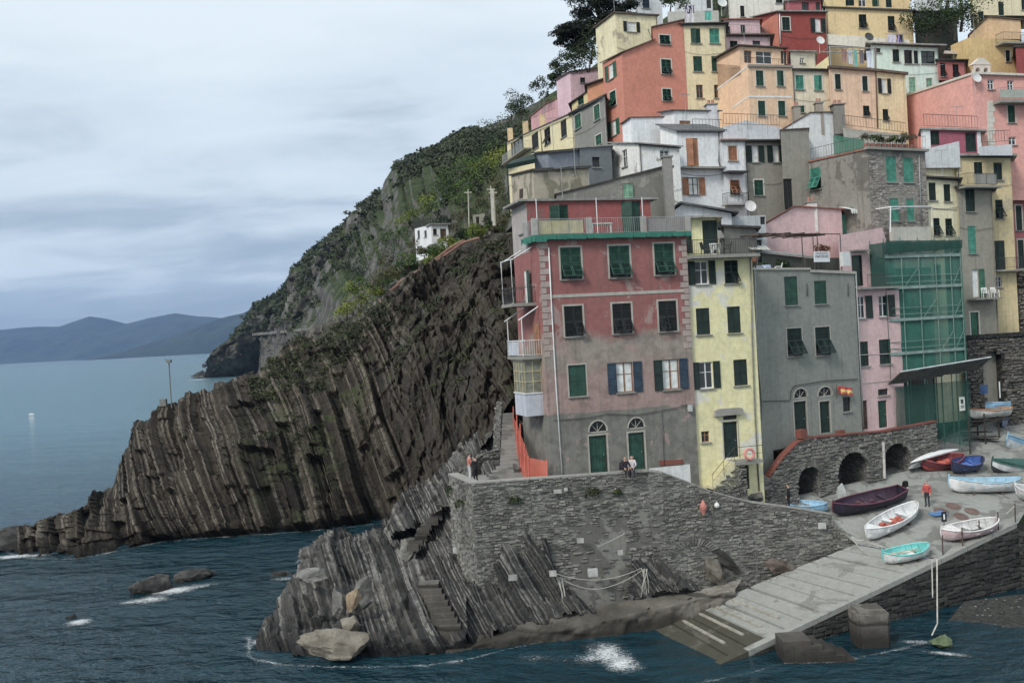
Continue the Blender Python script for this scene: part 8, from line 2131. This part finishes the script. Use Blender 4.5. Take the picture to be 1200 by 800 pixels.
def buoy(label, px, py, d, s):
    c = W(px, py, d); m = MB(); n = 12; prof = [(.02, .62), (.05, .55), (.22, .25), (.30, .05), (.28, -.12), (.14, -.45), (.10, -.6), (.02, -.62)]; R_ = [[c + Vector((r * s * math.cos(2 * math.pi * j / n), r * s * math.sin(2 * math.pi * j / n), z * s)) for j in range(n)] for r, z in prof]
    for i in range(len(R_) - 1):
        for j in range(n): m.quad(R_[i][j], R_[i][(j + 1) % n], R_[i + 1][(j + 1) % n], R_[i + 1][j])
    m.thing('buoy', label, 'buoy', plain((196, 108, 92), .6, 'buoy_red', .2), None, True)
buoy('faded red conical buoy hanging on the stone wall', 824, 594, 60.2, .8); 
for (px, py, d, r, c, lab) in ((840, 592, 60.6, .17, (205, 205, 200), 'white ball float on the wall beside the red buoy'), (866, 588, 61.4, .14, (176, 84, 72), 'small red float on the wall parapet')):
    bm = bmesh.new(); bmesh.ops.create_uvsphere(bm, u_segments=14, v_segments=9, radius=r)
    for v in bm.verts: v.co.z *= 1.0 + .1 * (v.co.z > 0)
    bmesh.ops.create_cone(bm, segments=8, radius1=.04, radius2=.03, depth=.12, cap_ends=True, matrix=Matrix.Translation((0, 0, r * 1.15)))
    me = bpy.data.meshes.new('float_ball'); bm.to_mesh(me); bm.free(); me.materials.append(plain(c, .5, 'float_plastic', .1)); o = bpy.data.objects.new('float_ball', me); COL.objects.link(o); o.location = W(px, py, d - .12); tag(o, lab, 'float')
def plate(label, px0, py0, px1, py1, d, c, name='wall_plate', cat='plate', th=.06):
    a, b = W(px0, py1, d), W(px1, py0, d); m = MB(); m.box(a.x, b.x, d - th, d + th, a.z, b.z); m.box(a.x + .05, a.x + .09, d - th - .02, d - th, b.z - .09, b.z - .05); m.thing(name, label, cat, plain(tuple(int(v * .86) for v in c), .7, 'plate', .25))
plate('white board lying on the low stone wall by the blue boat', 959, 612, 967.5, 619.5, 62.05, (196, 196, 190), 'white_board', 'board'); plate('white box fixed on the wall near the terrace left end', 649, 573, 658, 578, 57.9, (190, 190, 184)); plate('tiny white box beside the fixed white box', 661, 571.5, 665, 575, 58.0, (190, 190, 184))
plate('white plastic can standing at the concrete patch foot', 689, 666, 700, 675, 57.6, (186, 188, 184), 'plastic_can', 'can', .2); plate('white flap on the rock wedge beside the ropes', 644, 668, 652, 675, 56.6, (190, 188, 180)); plate('pale patch plate left on the concrete wall patch', 676, 630, 684, 636, 58.05, (170, 170, 165)); plate('pale plate right on the concrete wall patch', 724, 644, 730, 650, 58.6, (176, 176, 170))
plate('white plate on the left return of the stone wall', 531, 641, 535, 648, 58.9, (196, 196, 190)); plate('white cloth lying on the slanted rock slab', 596, 673, 606, 680, 56.0, (160, 160, 155))
plate('white enamel box on the red house corner cable', 806, 474, 811, 482, 61.7, (186, 188, 182), 'junction_box', 'box', .12)
sk = MB(); c = W(986.5, 579, 65.6); sk.prism([c + Vector((-.25, 0, -.75)), c + Vector((.25, 0, -.75)), c + Vector((.3, 0, .2)), c + Vector((.1, 0, .75)), c + Vector((-.22, 0, .45)), c + Vector((-.3, 0, 0))], (0, .25, 0)); sk.thing('white_sack', 'white sack propped at the arcade pillar', 'sack', plain((168, 174, 170), .85, 'sack', .2))
# manhole covers on the quay
for (px, py) in ((1103, 599), (1117, 593), (1126, 605), (1139, 599)):
    p, nrm = ground(px, py); m = MB(); n = 20; Xd = Vector((1, 0, 0)) - nrm * nrm.x; Xd.normalize(); Yd = nrm.cross(Xd)
    for r0, r1, h in ((0, .40, .012), (.42, .50, .02)):
        for k in range(n):
            a0, a1 = 2 * math.pi * k / n, 2 * math.pi * (k + 1) / n; f = lambda r, a, hh: p + Xd * (r * math.cos(a)) + Yd * (r * math.sin(a)) + nrm * hh
            m.quad(f(r0, a0, h), f(r1, a0, h), f(r1, a1, h), f(r0, a1, h)); m.quad(f(r1, a0, h), f(r1, a0, .002), f(r1, a1, .002), f(r1, a1, h))
    m.thing('manhole_cover', 'rust brown round cover set in the quay paving', 'manhole cover', plain((110, 84, 76), .8, 'rusty_iron', .25), 'round covers on the quay')
# kerb railing posts with a line, at the seaward edge of the quay
rl = thing('edge_railing', 'rusty posts with rope rail along the slipway edge', 'railing', ground(1140, 636)[0])
prev = None
for (px, py) in ((1105, 652), (1128, 643), (1148, 634), (1170, 624), (1190, 614)):
    a = W(px, py, 57.0 + (px - 1105) * .05); gk = ground(px, py - 2)[0]; m = MB(); m.tube([gk, gk + Vector((.02, 0, 1.25))], .04, 6); m.build('post', plain((84, 62, 54), .8, 'rusty_iron'), rl)
    if prev is not None: m = MB(); mid = (prev + gk) / 2 + Vector((0, 0, .85)); m.tube([prev + Vector((0, 0, 1.1)), mid, gk + Vector((0, 0, 1.1))], .02, 5); m.build('rail_rope', ROPE, rl)
    prev = gk
sp_ = thing('signpost', 'thin post with small black notice between white and pink boats', 'sign', ground(1107, 626)[0]); gq = ground(1107, 626)[0]
m = MB(); m.tube([gq, gq + Vector((0, 0, 1.5))], .025, 6); m.build('post', METAL, sp_); m = MB(); m.box(gq.x - .17, gq.x + .17, gq.y - .06, gq.y - .03, gq.z + .85, gq.z + 1.5); m.build('board', plain((36, 38, 42), .5, 'notice_black'), sp_); m = MB(); m.box(gq.x - .05, gq.x + .05, gq.y - .066, gq.y - .062, gq.z + 1.0, gq.z + 1.35); m.build('print', WHITE, sp_)
m = MB(); gq = ground(1099, 603)[0]; m.obox(gq + Vector((0, 0, .08)), (.5, .1, 0), (-.06, .35, 0), (0, 0, .06)); m.obox(gq + Vector((.1, 0, .17)), (.3, .1, 0), (-.04, .2, 0), (0, 0, .04)); m.thing('blue_tarpaulin', 'folded blue tarpaulin on the ground behind the white boat', 'tarpaulin', plain((70, 130, 190), .7, 'blue_tarp', .2))

# laundry and roof clutter
def line_laundry(pa, pb, items, label, group=None):
    pa, pb = Vector(pa), Vector(pb); root = thing('washing_line', label + ' line', 'washing line', pa.lerp(pb, .5), group)
    m = MB(); m.tube([pa, pa.lerp(pb, .5) - Vector((0, 0, .06)), pb], .012, 4); m.build('cord', METAL, root)
    for f, w, h, c, lab in items:
        a = pa.lerp(pb, f); d = (pb - pa).normalized(); n = Vector((d.y, -d.x, 0)); m = MB(); N_ = 6
        for i in range(N_):
            for j in range(3):
                P = lambda ii, jj: a + d * (w * (ii / N_ - .5)) + Vector((0, 0, -.02 - h * jj / 3)) + n * (.05 * math.sin(ii * 1.9 + jj) * jj / 3)
                m.quad(P(i, j), P(i + 1, j), P(i + 1, j + 1), P(i, j + 1))
        m.thing('laundry', lab, 'laundry', plain(c, .9, 'cloth', .12))
line_laundry(W(799, 7, 90.6), W(815, 6.5, 91), [(.55, .95, .75, (60, 50, 90), 'dark purple towel hanging above the beige tower'), (.5, .9, 1.6, (196, 190, 196), 'white towel hanging below the purple one')], 'laundry of the beige tower terrace')
line_laundry(W(824, 13, 91), W(836, 12.5, 91.3), [(.45, .7, .9, (50, 170, 150), 'teal sheet drying on the beige tower roof')], 'second laundry of the beige tower terrace')
line_laundry(W(985, 57, 90.5), W(1024, 60, 91.5), [(.1, .6, 1.3, (160, 120, 110), 'dusty pink cloth drying under the peach terrace pergola'), (.27, .45, 1.4, (190, 196, 206), 'striped pale towel on the peach terrace'), (.42, .5, 1.6, (80, 190, 180), 'turquoise towel on the peach terrace line'), (.62, .5, 1.3, (120, 110, 116), 'mauve shirt drying on the peach terrace'), (.85, .65, 1.6, (196, 206, 224), 'big white sheet at the right of the peach terrace line')], 'laundry of the peach terrace')
line_laundry(W(1036, 40, 99), W(1064, 40.5, 99.6), [(.3, .9, .9, (190, 180, 200), 'lilac sheet drying below the warm yellow house'), (.65, .8, .8, (46, 40, 60), 'black top drying below the warm yellow house'), (.6, .5, 1.3, (150, 130, 190), 'violet shirt drying below the warm yellow house')], 'laundry of the warm yellow house')
# terrace floor and pergola frame above the peach house, sloping terrace of the yellow house
tf = thing('terrace_pergola', 'pale metal pergola frame over the peach laundry terrace', 'pergola', W(995, 80, 90.2))
cs = [W(972, 55, 89.6), W(1000, 56, 90.4), W(1024, 57, 91.2)]
for c in cs: m = MB(); m.tube([c, c + Vector((0, 0, -2.2))], .06, 6); m.build('post', GREYM, tf)
m = MB(); m.tube(cs, .06, 6); m.tube([c + Vector((0, 2.5, .25)) for c in cs], .06, 6)
for k in range(8): a = cs[0].lerp(cs[2], k / 7); m.tube([a, a + Vector((0, 2.5, .25))], .03, 5)
m.build('roof_frame', GREYM, tf)
for (lab, a, b, h) in (('terrace parapet wall below the warm yellow house', W(968, 40, 98.5), W(1066, 47, 100), 1.1),):
    q = Plane(a, b); m = MB(); m.box8([q.at(0, a.z - h), q.at(q.L, b.z - h), q.at(q.L, b.z - h, -.3), q.at(0, a.z - h, -.3), q.at(0, a.z), q.at(q.L, b.z), q.at(q.L, b.z, -.3), q.at(0, a.z, -.3)]); m.thing('terrace_wall', lab, 'wall', plaster((214, 206, 186), 150, .2))
# chimneys and dishes
def chimney(label, px, py, d, w, h, c):
    p = W(px, py, d); r = thing('chimney', label, 'chimney', (p.x, p.y, p.z - h)); m = MB(); m.box(p.x - w, p.x + w, p.y - w, p.y + w, p.z - h - 1.5, p.z); m.build('stack', plaster(c, 151, .3) if ('ch', c) not in _mc else _mc[('ch', c)], r)
    m = MB(); m.box(p.x - w * 1.25, p.x + w * 1.25, p.y - w * 1.25, p.y + w * 1.25, p.z + .003, p.z + .1); m.build('cap', SILL, r)
    for s in (-.4, .4): m = MB(); m.tube([p + Vector((s * w, 0, .1)), p + Vector((s * w, 0, .5))], w * .3, 8); m.build('pot', plain((170, 110, 86), .8, 'clay_pot', .2), r)
chimney('white chimney on the pink gable roof', 950, 238, 76.6, .38, .9, (200, 196, 190)); chimney('stone chimney left on the white terrace roof', 933, 126, 87, .3, 1.2, (150, 140, 126)); chimney('stone chimney with pots right on the white terrace roof', 959, 122, 87.2, .32, 1.4, (150, 138, 124)); chimney('squat grey chimney before the peach wall', 981, 124, 87.4, .5, 1.2, (128, 124, 116)); chimney('pale chimney on the white house slate roof', 833, 124, 85.5, .45, .8, (190, 190, 196))
def dish(label, px, py, d, r, c=(190, 192, 190), yaw=0.2):
    p = W(px, py, d); m = MB(); n = 16; ax = Vector((math.sin(yaw), -math.cos(yaw), .35)).normalized(); a = ax.cross(Vector((0, 0, 1))).normalized(); b = ax.cross(a)
    R_ = [[p + a * (r * k / 4 * math.cos(2 * math.pi * j / n)) + b * (r * k / 4 * math.sin(2 * math.pi * j / n)) + ax * (.25 * r * (k / 4) ** 2) for j in range(n)] for k in range(5)]
    for k in range(4):
        for j in range(n): m.quad(R_[k][j], R_[k][(j + 1) % n], R_[k + 1][(j + 1) % n], R_[k + 1][j])
    m.tube([p, p + Vector((0, .3, -.3)), p + Vector((0, .3, -1.2))], .03, 5); m.tube([p + b * r * .9, p + ax * r * .9], .015, 4); m.thing('satellite_dish', label, 'satellite dish', plain(c, .5, 'dish', .1))
dish('white satellite dish on the pink side wall', 1144, 92, 84.2, .45); dish('satellite dish on the slate roof by the white balcony', 879, 242, 79, .5); dish('grey satellite dish on the red house terrace edge', 961, 48, 96, .45); dish('dark satellite dish on the warm yellow terrace', 1018, 44, 98.4, .5, (60, 62, 64)); dish('satellite dish beside the laundry of the beige tower', 846, 4, 94, .5)
# white roof terraces above the stone house: thin railings
def roof_rail(label, pts, h=.95):
    m = MB(); railing(m, [W(*p) for p in pts], h, .3, .014); m.thing('roof_railing', label, 'railing', METAL)
roof_rail('thin rusty railing on the broken terrace block', [(988, 147, 86.2), (1062, 156, 88)]); roof_rail('thin railing in front of the large pink wall', [(1083, 148.5, 82.2), (1146, 151, 83.6)], 1.1); roof_rail('grey railing on the white upper balcony', [(812, 152, 80.6), (847, 152.5, 81.5)], .9); roof_rail('railing on the white rooftop terrace house', [(848, 146, 84.6), (914, 148, 86.4)], 1.0); roof_rail('thin railing over the magenta terrace right end', [(1150, 168, 81.3), (1184, 166, 82.2)], 1.0)
roof_rail('railing along the terrace of the pink row', [(600, 150, 120), (650, 128, 108)], .9)
# low roofs and clutter between the yellow house and the white houses
LR = House('low white room with grey slate roof behind the yellow house', [(786, 250, 68.2), (800, 239, 68.6), (857, 250, 70)], plaster((196, 200, 204), 152, .2), back=4, base=18, roof='slate', over=.3, thick=.14, wins=[(1, 812, 253, 824, 262, 'pane', 'dark', {'frame': 'dark', 'sill': False}), (1, 832, 254, 846, 270, 'pane', 'dark', {'frame': 'dark', 'sill': False})])
LR2 = House('corrugated white terrace screen beside the yellow penthouse', [(855, 254, 71), (897, 252, 72.2)], plaster((178, 184, 188), 153, .3, None, 0, .5), back=2.5, base=18, wins=[(0, 891, 254, 897, 263, 'pane', 'dark', {'frame': 'dark', 'sill': False})])
LR3 = House('dark flat roof slab between yellow penthouse and grey terrace', [(848, 266, 68.0), (886, 268, 69.4)], plaster((120, 118, 112), 154, .3), back=3, base=18, roof='dark', over=.2, thick=.16)
# hillside white cottage
CT = House('small white cottage with roof railing on the green slope', [(486, 268, None), (505, 263.5, 150), (525, 262, 151)], plaster((222, 224, 222), 155, .08), 'L', base=W(505, 300, 150).z, name='cottage', wins=[(0, 489, 270, 492, 279, 'pane', 'dark', {'frame': 'dark'}), (0, 497, 270, 500, 278, 'pane', 'dark', {'frame': 'dark'}), (1, 507.5, 268, 512, 275, 'pane', 'dark', {'frame': 'dark'}), (1, 516, 268, 523, 281, 'door', 'brown')])
m = MB(); railing(m, [p + Vector((0, 0, .05)) for p in CT.p], 1.3, .25, .02); m.build('railing', METAL, CT.root)
m = MB(); bars(m, CT.pl[1], -.3, CT.pl[1].L + .3, CT.p[1].z, CT.p[1].z + .18, .4, 0, CT.pl[1].L); m.build('roof', SILL, CT.root)
C2 = House('tiny grey shed by the pole on the slope', [(554, 252, 122), (568, 250, 123)], plaster((176, 174, 166), 156, .3), back=3, base=24, name='shed', cat='shed', wins=[(0, 558, 254, 562, 262, 'pane', 'dark', {'frame': 'dark'})])
for (px, y0, y1, d, lab, r) in ((549.5, 222, 272, 124, 'slim wooden utility pole on the green slope', .09), (578.5, 222, 245, 112, 'thick pale concrete pole beside the cliff bushes', .22), (576, 218, 240, 114, 'second pale pole behind the concrete one', .1)):
    a, b = W(px, y1, d), W(px - 1, y0, d); m = MB(); m.tube([a + Vector((0, 0, -2)), b], r, 7, r2=r * .8); m.obox(b + Vector((0, 0, -.4)), (.5, 0, 0), (0, .06, 0), (0, 0, .06)); m.thing('utility_pole', lab, 'pole', plain((168, 164, 152), .8, 'pole', .15))
# rusty pipes running down the ridge
for i, (pts, lab) in enumerate((([(562, 284, 108), (545, 289, 112), (520, 306, 117), (500, 318, 120), (475, 333, 123), (455, 348, 125), (447, 362, 124)], 'long rusty pipe following the cliff ridge'), ([(545, 287, 112.5), (530, 295, 116), (508, 312, 119), (490, 323, 121), (470, 335, 123.5)], 'second rusty pipe above the long one on the ridge'))):
    m = MB(); pr2 = resample([W(*p) - Vector((0, 3.0, -.2)) for p in pts], 30); m.tube([tuple(p) for p in pr2], .16 if i == 0 else .2, 6); m.thing('pipe', lab, 'pipe', plain((140, 96, 74), .8, 'rusty_pipe', .3))
# shrubs on the slope
rg = random.Random(21)
def shrub(label, px, py, r, mat, d=None, group=None, n=5):
    if d is None:
        h = BV.ray_cast(CAM, ray(px, py).normalized()); c = h[0] if h[0] is not None else W(px, py, 140)
    else: c = W(px, py, d)
    k = max(1.0, c.y / 130); r = r * k * 1.25; C = Vector(c) - Vector((0, 0, r * .5))
    t = thing('shrub', label, 'shrub', C, group); g2 = np.random.default_rng(int(px * 7 + py))
    CC = np.array(tuple(C)) + np.array([0, 0, r * .8]) + g2.normal(size=(n, 3)) * r * np.array([.5, .4, .32])
    leaf_cloud('crown', CC, np.full((n, 3), r * .5), 170, .12 * k, mat, int(px), None, t)
    m = MB(); m.tube([C, C + Vector((r * .1, 0, r * .7))], r * .06, 5, r2=r * .03); m.build('stem', plain((70, 58, 46), .9, 'bark'), t)
for (px, py, r, mt) in ((430, 318, 2.2, LEAFD), (446, 305, 2.6, LEAFG), (462, 296, 2.2, LEAFD), (478, 292, 1.8, LEAFG), (455, 318, 1.8, LEAFDRY), (500, 296, 2.0, LEAFDRY), (515, 300, 1.8, LEAFDRY), (485, 312, 1.8, LEAFDRY), (470, 325, 1.2, LEAFY), (480, 262, 1.6, LEAFY), (500, 250, 1.8, LEAFY), (520, 245, 2.2, LEAFG), (540, 240, 2.2, LEAFG), (528, 262, 1.4, LEAFD), (536, 270, 1.6, LEAFDRY), (556, 232, 2.4, LEAFG), (565, 215, 3.0, LEAFY), (575, 205, 3.0, LEAFG), (585, 200, 2.6, LEAFY), (560, 258, 1.6, LEAFD), (570, 262, 2.0, LEAFD), (582, 250, 2.0, LEAFDRY), (590, 235, 2.2, LEAFDRY), (535, 225, 2.6, LEAFG), (548, 212, 2.6, LEAFG), (588, 268, 1.8, LEAFDRY), (420, 330, 2.0, LEAFD), (578, 180, 3.0, LEAFD), (590, 165, 3.0, LEAFD), (560, 195, 3, LEAFD)):
    shrub({id(LEAFD): 'dark green shrub on the slope above the cliff', id(LEAFG): 'fresh green shrub on the slope above the cliff', id(LEAFY): 'yellow green shrub on the slope above the cliff', id(LEAFDRY): 'dry grey green shrub on the slope above the cliff'}[id(mt)], px, py, r, mt, None, 'slope shrubs')
rgs = random.Random(8)
for k in range(26):
    f = k / 25; px = 408 + 178 * f + rgs.uniform(-5, 5); yr = float(np.interp(px, [386, 420, 455, 505, 550, 590], [384, 372, 346, 313, 287, 275])); dr_ = float(np.interp(px, [386, 420, 455, 505, 550, 590], [126, 128, 126, 120, 112, 108]))
    mt = rgs.choice((LEAFG, LEAFD, LEAFG, LEAFY, LEAFDRY)); shrub('%s bush along the cliff crest' % {id(LEAFG): 'leafy green', id(LEAFD): 'dense dark', id(LEAFY): 'bright yellowish', id(LEAFDRY): 'greyish dry'}[id(mt)], px, yr - rgs.uniform(3, 20) * (1.2 - f * .6), rgs.uniform(.9, 1.9) * (1.15 - .5 * f), mt, dr_ + rgs.uniform(4, 14), 'bushes along the cliff crest', 6)
for (px, py, d, r, mt, lab) in ((1112, 25, 103, 2.2, LEAFG, 'green bush above the small rust red house'), (1125, 20, 104, 2.6, LEAFDRY, 'wide olive bush beside the tall cream house'), (1098, 30, 102.5, 2.0, LEAFD, 'dark bush under the timber terrace'), (1118, 36, 101, 1.8, LEAFD, 'dark bush over the mustard house corner'), (1085, 40, 101.5, 1.6, LEAFD, 'dark bush behind the mint roof'), (640, 106, 118, 1.3, LEAFD, 'round dark bush at the left of the pink house'), (646, 96, 118, 1.0, LEAFD, 'small bush over the pink house corner'), (655, 84, 116, 1.2, LEAFD, 'bush rising behind the pink house'), (672, 78, 114, 1.3, LEAFD, 'bush at the foot of the pine'), (692, 62, 104, 2.0, LEAFD, 'dense bush column under the pine beside the cream house'), (690, 74, 103, 1.6, LEAFD, 'lower dense bush beside the cream house'), (785, 6, 100, 1.2, LEAFD, 'bush behind the white parapet block'), (1108, -4, 110, 3, LEAFD, 'dark tree top behind the white balcony house'), (610, 131, 150, 2.2, LEAFD, 'dark tree clump on the skyline beside the yellow row'), (598, 137, 160, 1.8, LEAFD, 'smaller dark tree clump on the skyline')):
    shrub(lab, px, py, r * (1 / max(1, d / 130)), mt, d, None, 7)
# pine tree on the skyline
pt_ = thing('pine_tree', 'dark umbrella pine leaning over the cream house', 'tree', W(705, 60, 108)); g2 = np.random.default_rng(5); m = MB()
tr = [W(712, 66, 108), W(704, 40, 108), W(702, 18, 107.5), W(698, -6, 107), W(700, -40, 107)]
m.tube(tr, .38, 8, r2=.16)
blobs = [(670, 40, 1.6), (664, 36, 1.5), (676, 44, 1.7), (660, 45, 1.1), (688, 50, 1.6), (672, 30, 1.5), (684, 36, 1.4), (668, 55, .9), (680, 56, 1.0), (693, 40, 1.2), (678, 8, 1.8), (690, 2, 2.0), (704, 6, 2.0), (682, 20, 1.4), (718, 10, 2.0), (730, 4, 2.0), (722, -10, 2.4), (700, -12, 2.6), (684, -8, 2.0), (738, -6, 2.2), (712, 20, 1.4), (728, 18, 1.2), (700, 28, 1.1), (736, 12, 1.3)]
cc = []
for (px, py, r) in blobs:
    c = W(px, py, 107 + g2.uniform(-1.5, 1.5)); b = W(702 + (px - 702) * .1, min(40, py + 14), 107.5); m.tube([b, b.lerp(c, .6) + Vector((0, 0, .3)), c], .12, 5, r2=.04)
    for k in range(6): cc.append((np.array(tuple(c)) + g2.normal(size=3) * r * np.array([.5, .5, .28]), r * .5))
m.build('trunk', plain((74, 62, 58), .9, 'pine_bark', .3), pt_)
leaf_cloud('crown', np.array([c[0] for c in cc]), np.array([[c[1] * 1.2, c[1] * 1.2, c[1] * .55] for c in cc]), 210, .12, leaf_mat((0.006, 0.010, 0.007), (0.024, 0.034, 0.018), 'pine_needles'), 77, None, pt_)

# ================================================================== AERIALS, GUTTERS, CABLES
rg = random.Random(33)
def aerial(label, c, h):
    m = MB(); c = Vector(c); m.tube([c - Vector((0, 0, .3)), c + Vector((0, 0, h))], .022, 4); a = rg.uniform(-.6, .6); d = Vector((math.cos(a), math.sin(a), 0)); n = Vector((-d.y, d.x, 0))
    m.tube([c + Vector((0, 0, h)) - d * .5, c + Vector((0, 0, h)) + d * .6], .014, 4)
    for k in range(6): p = c + Vector((0, 0, h)) + d * (-.45 + .2 * k); m.tube([p - n * (.32 - .03 * k), p + n * (.32 - .03 * k)], .009, 4)
    m.thing('television_aerial', label, 'aerial', GREYM)
for hs, w in ROOFS:
    f = hs.foot; p = f[0].lerp(f[-2], rg.uniform(.3, .6)).lerp(f[1], rg.uniform(.1, .4)); p.z = max(q.z for q in hs.p) + .1
    aerial('thin television aerial on the roof of the ' + w, p, rg.uniform(1.6, 2.6))
for hs in EAVES:      # gutters under the eaves, a downpipe each, sagging cables on the front
    fi = len(hs.pl) - 1; pl = hs.pl[fi]; a, b = hs.p[fi], hs.p[fi + 1]; m = MB(); m.tube([pl.at(-.05, a.z - .06, .2), pl.at(pl.L + .05, b.z - .06, .2)], .06, 6); m.build('gutter', METAL, hs.root)
    u = .12 if rg.random() < .5 else pl.L - .12; z = a.z + (b.z - a.z) * u / pl.L; m = MB(); m.tube([pl.at(u, z - .06, .18), pl.at(u, z - .4, .06), pl.at(u, hs.base, .06)], .04, 5); m.build('drainpipe', plain(rg.choice([(120, 112, 100), (90, 84, 78), (150, 150, 146)]), .6, 'pipe_paint'), hs.root)
    z = min(a.z, b.z) - rg.uniform(1.8, 3.6); m = MB(); m.tube([pl.at(pl.L * k / 8, z - .25 * math.sin(math.pi * k / 8) + rg.uniform(-.03, .03), .05) for k in range(9)], .014, 4); m.build('cable', METAL, hs.root)
# ================================================================== HAZE
hz = MB(); hz.box(-14000, 6000, -40, 12500, -12, 900); ho = hz.build('haze', [], fix=True)
ho.data.materials.clear(); hm = bpy.data.materials.new('haze'); hm.use_nodes = True; nt = hm.node_tree; nt.nodes.clear(); o_ = nt.nodes.new('ShaderNodeOutputMaterial'); pv = nt.nodes.new('ShaderNodeVolumePrincipled')
pv.inputs['Color'].default_value = (0.36, 0.52, 0.84, 1); pv.inputs['Density'].default_value = 0.000055; pv.inputs['Anisotropy'].default_value = 0.0
nt.links.new(pv.outputs[0], o_.inputs['Volume']); ho.data.materials.append(hm); ho['kind'] = 'stuff'
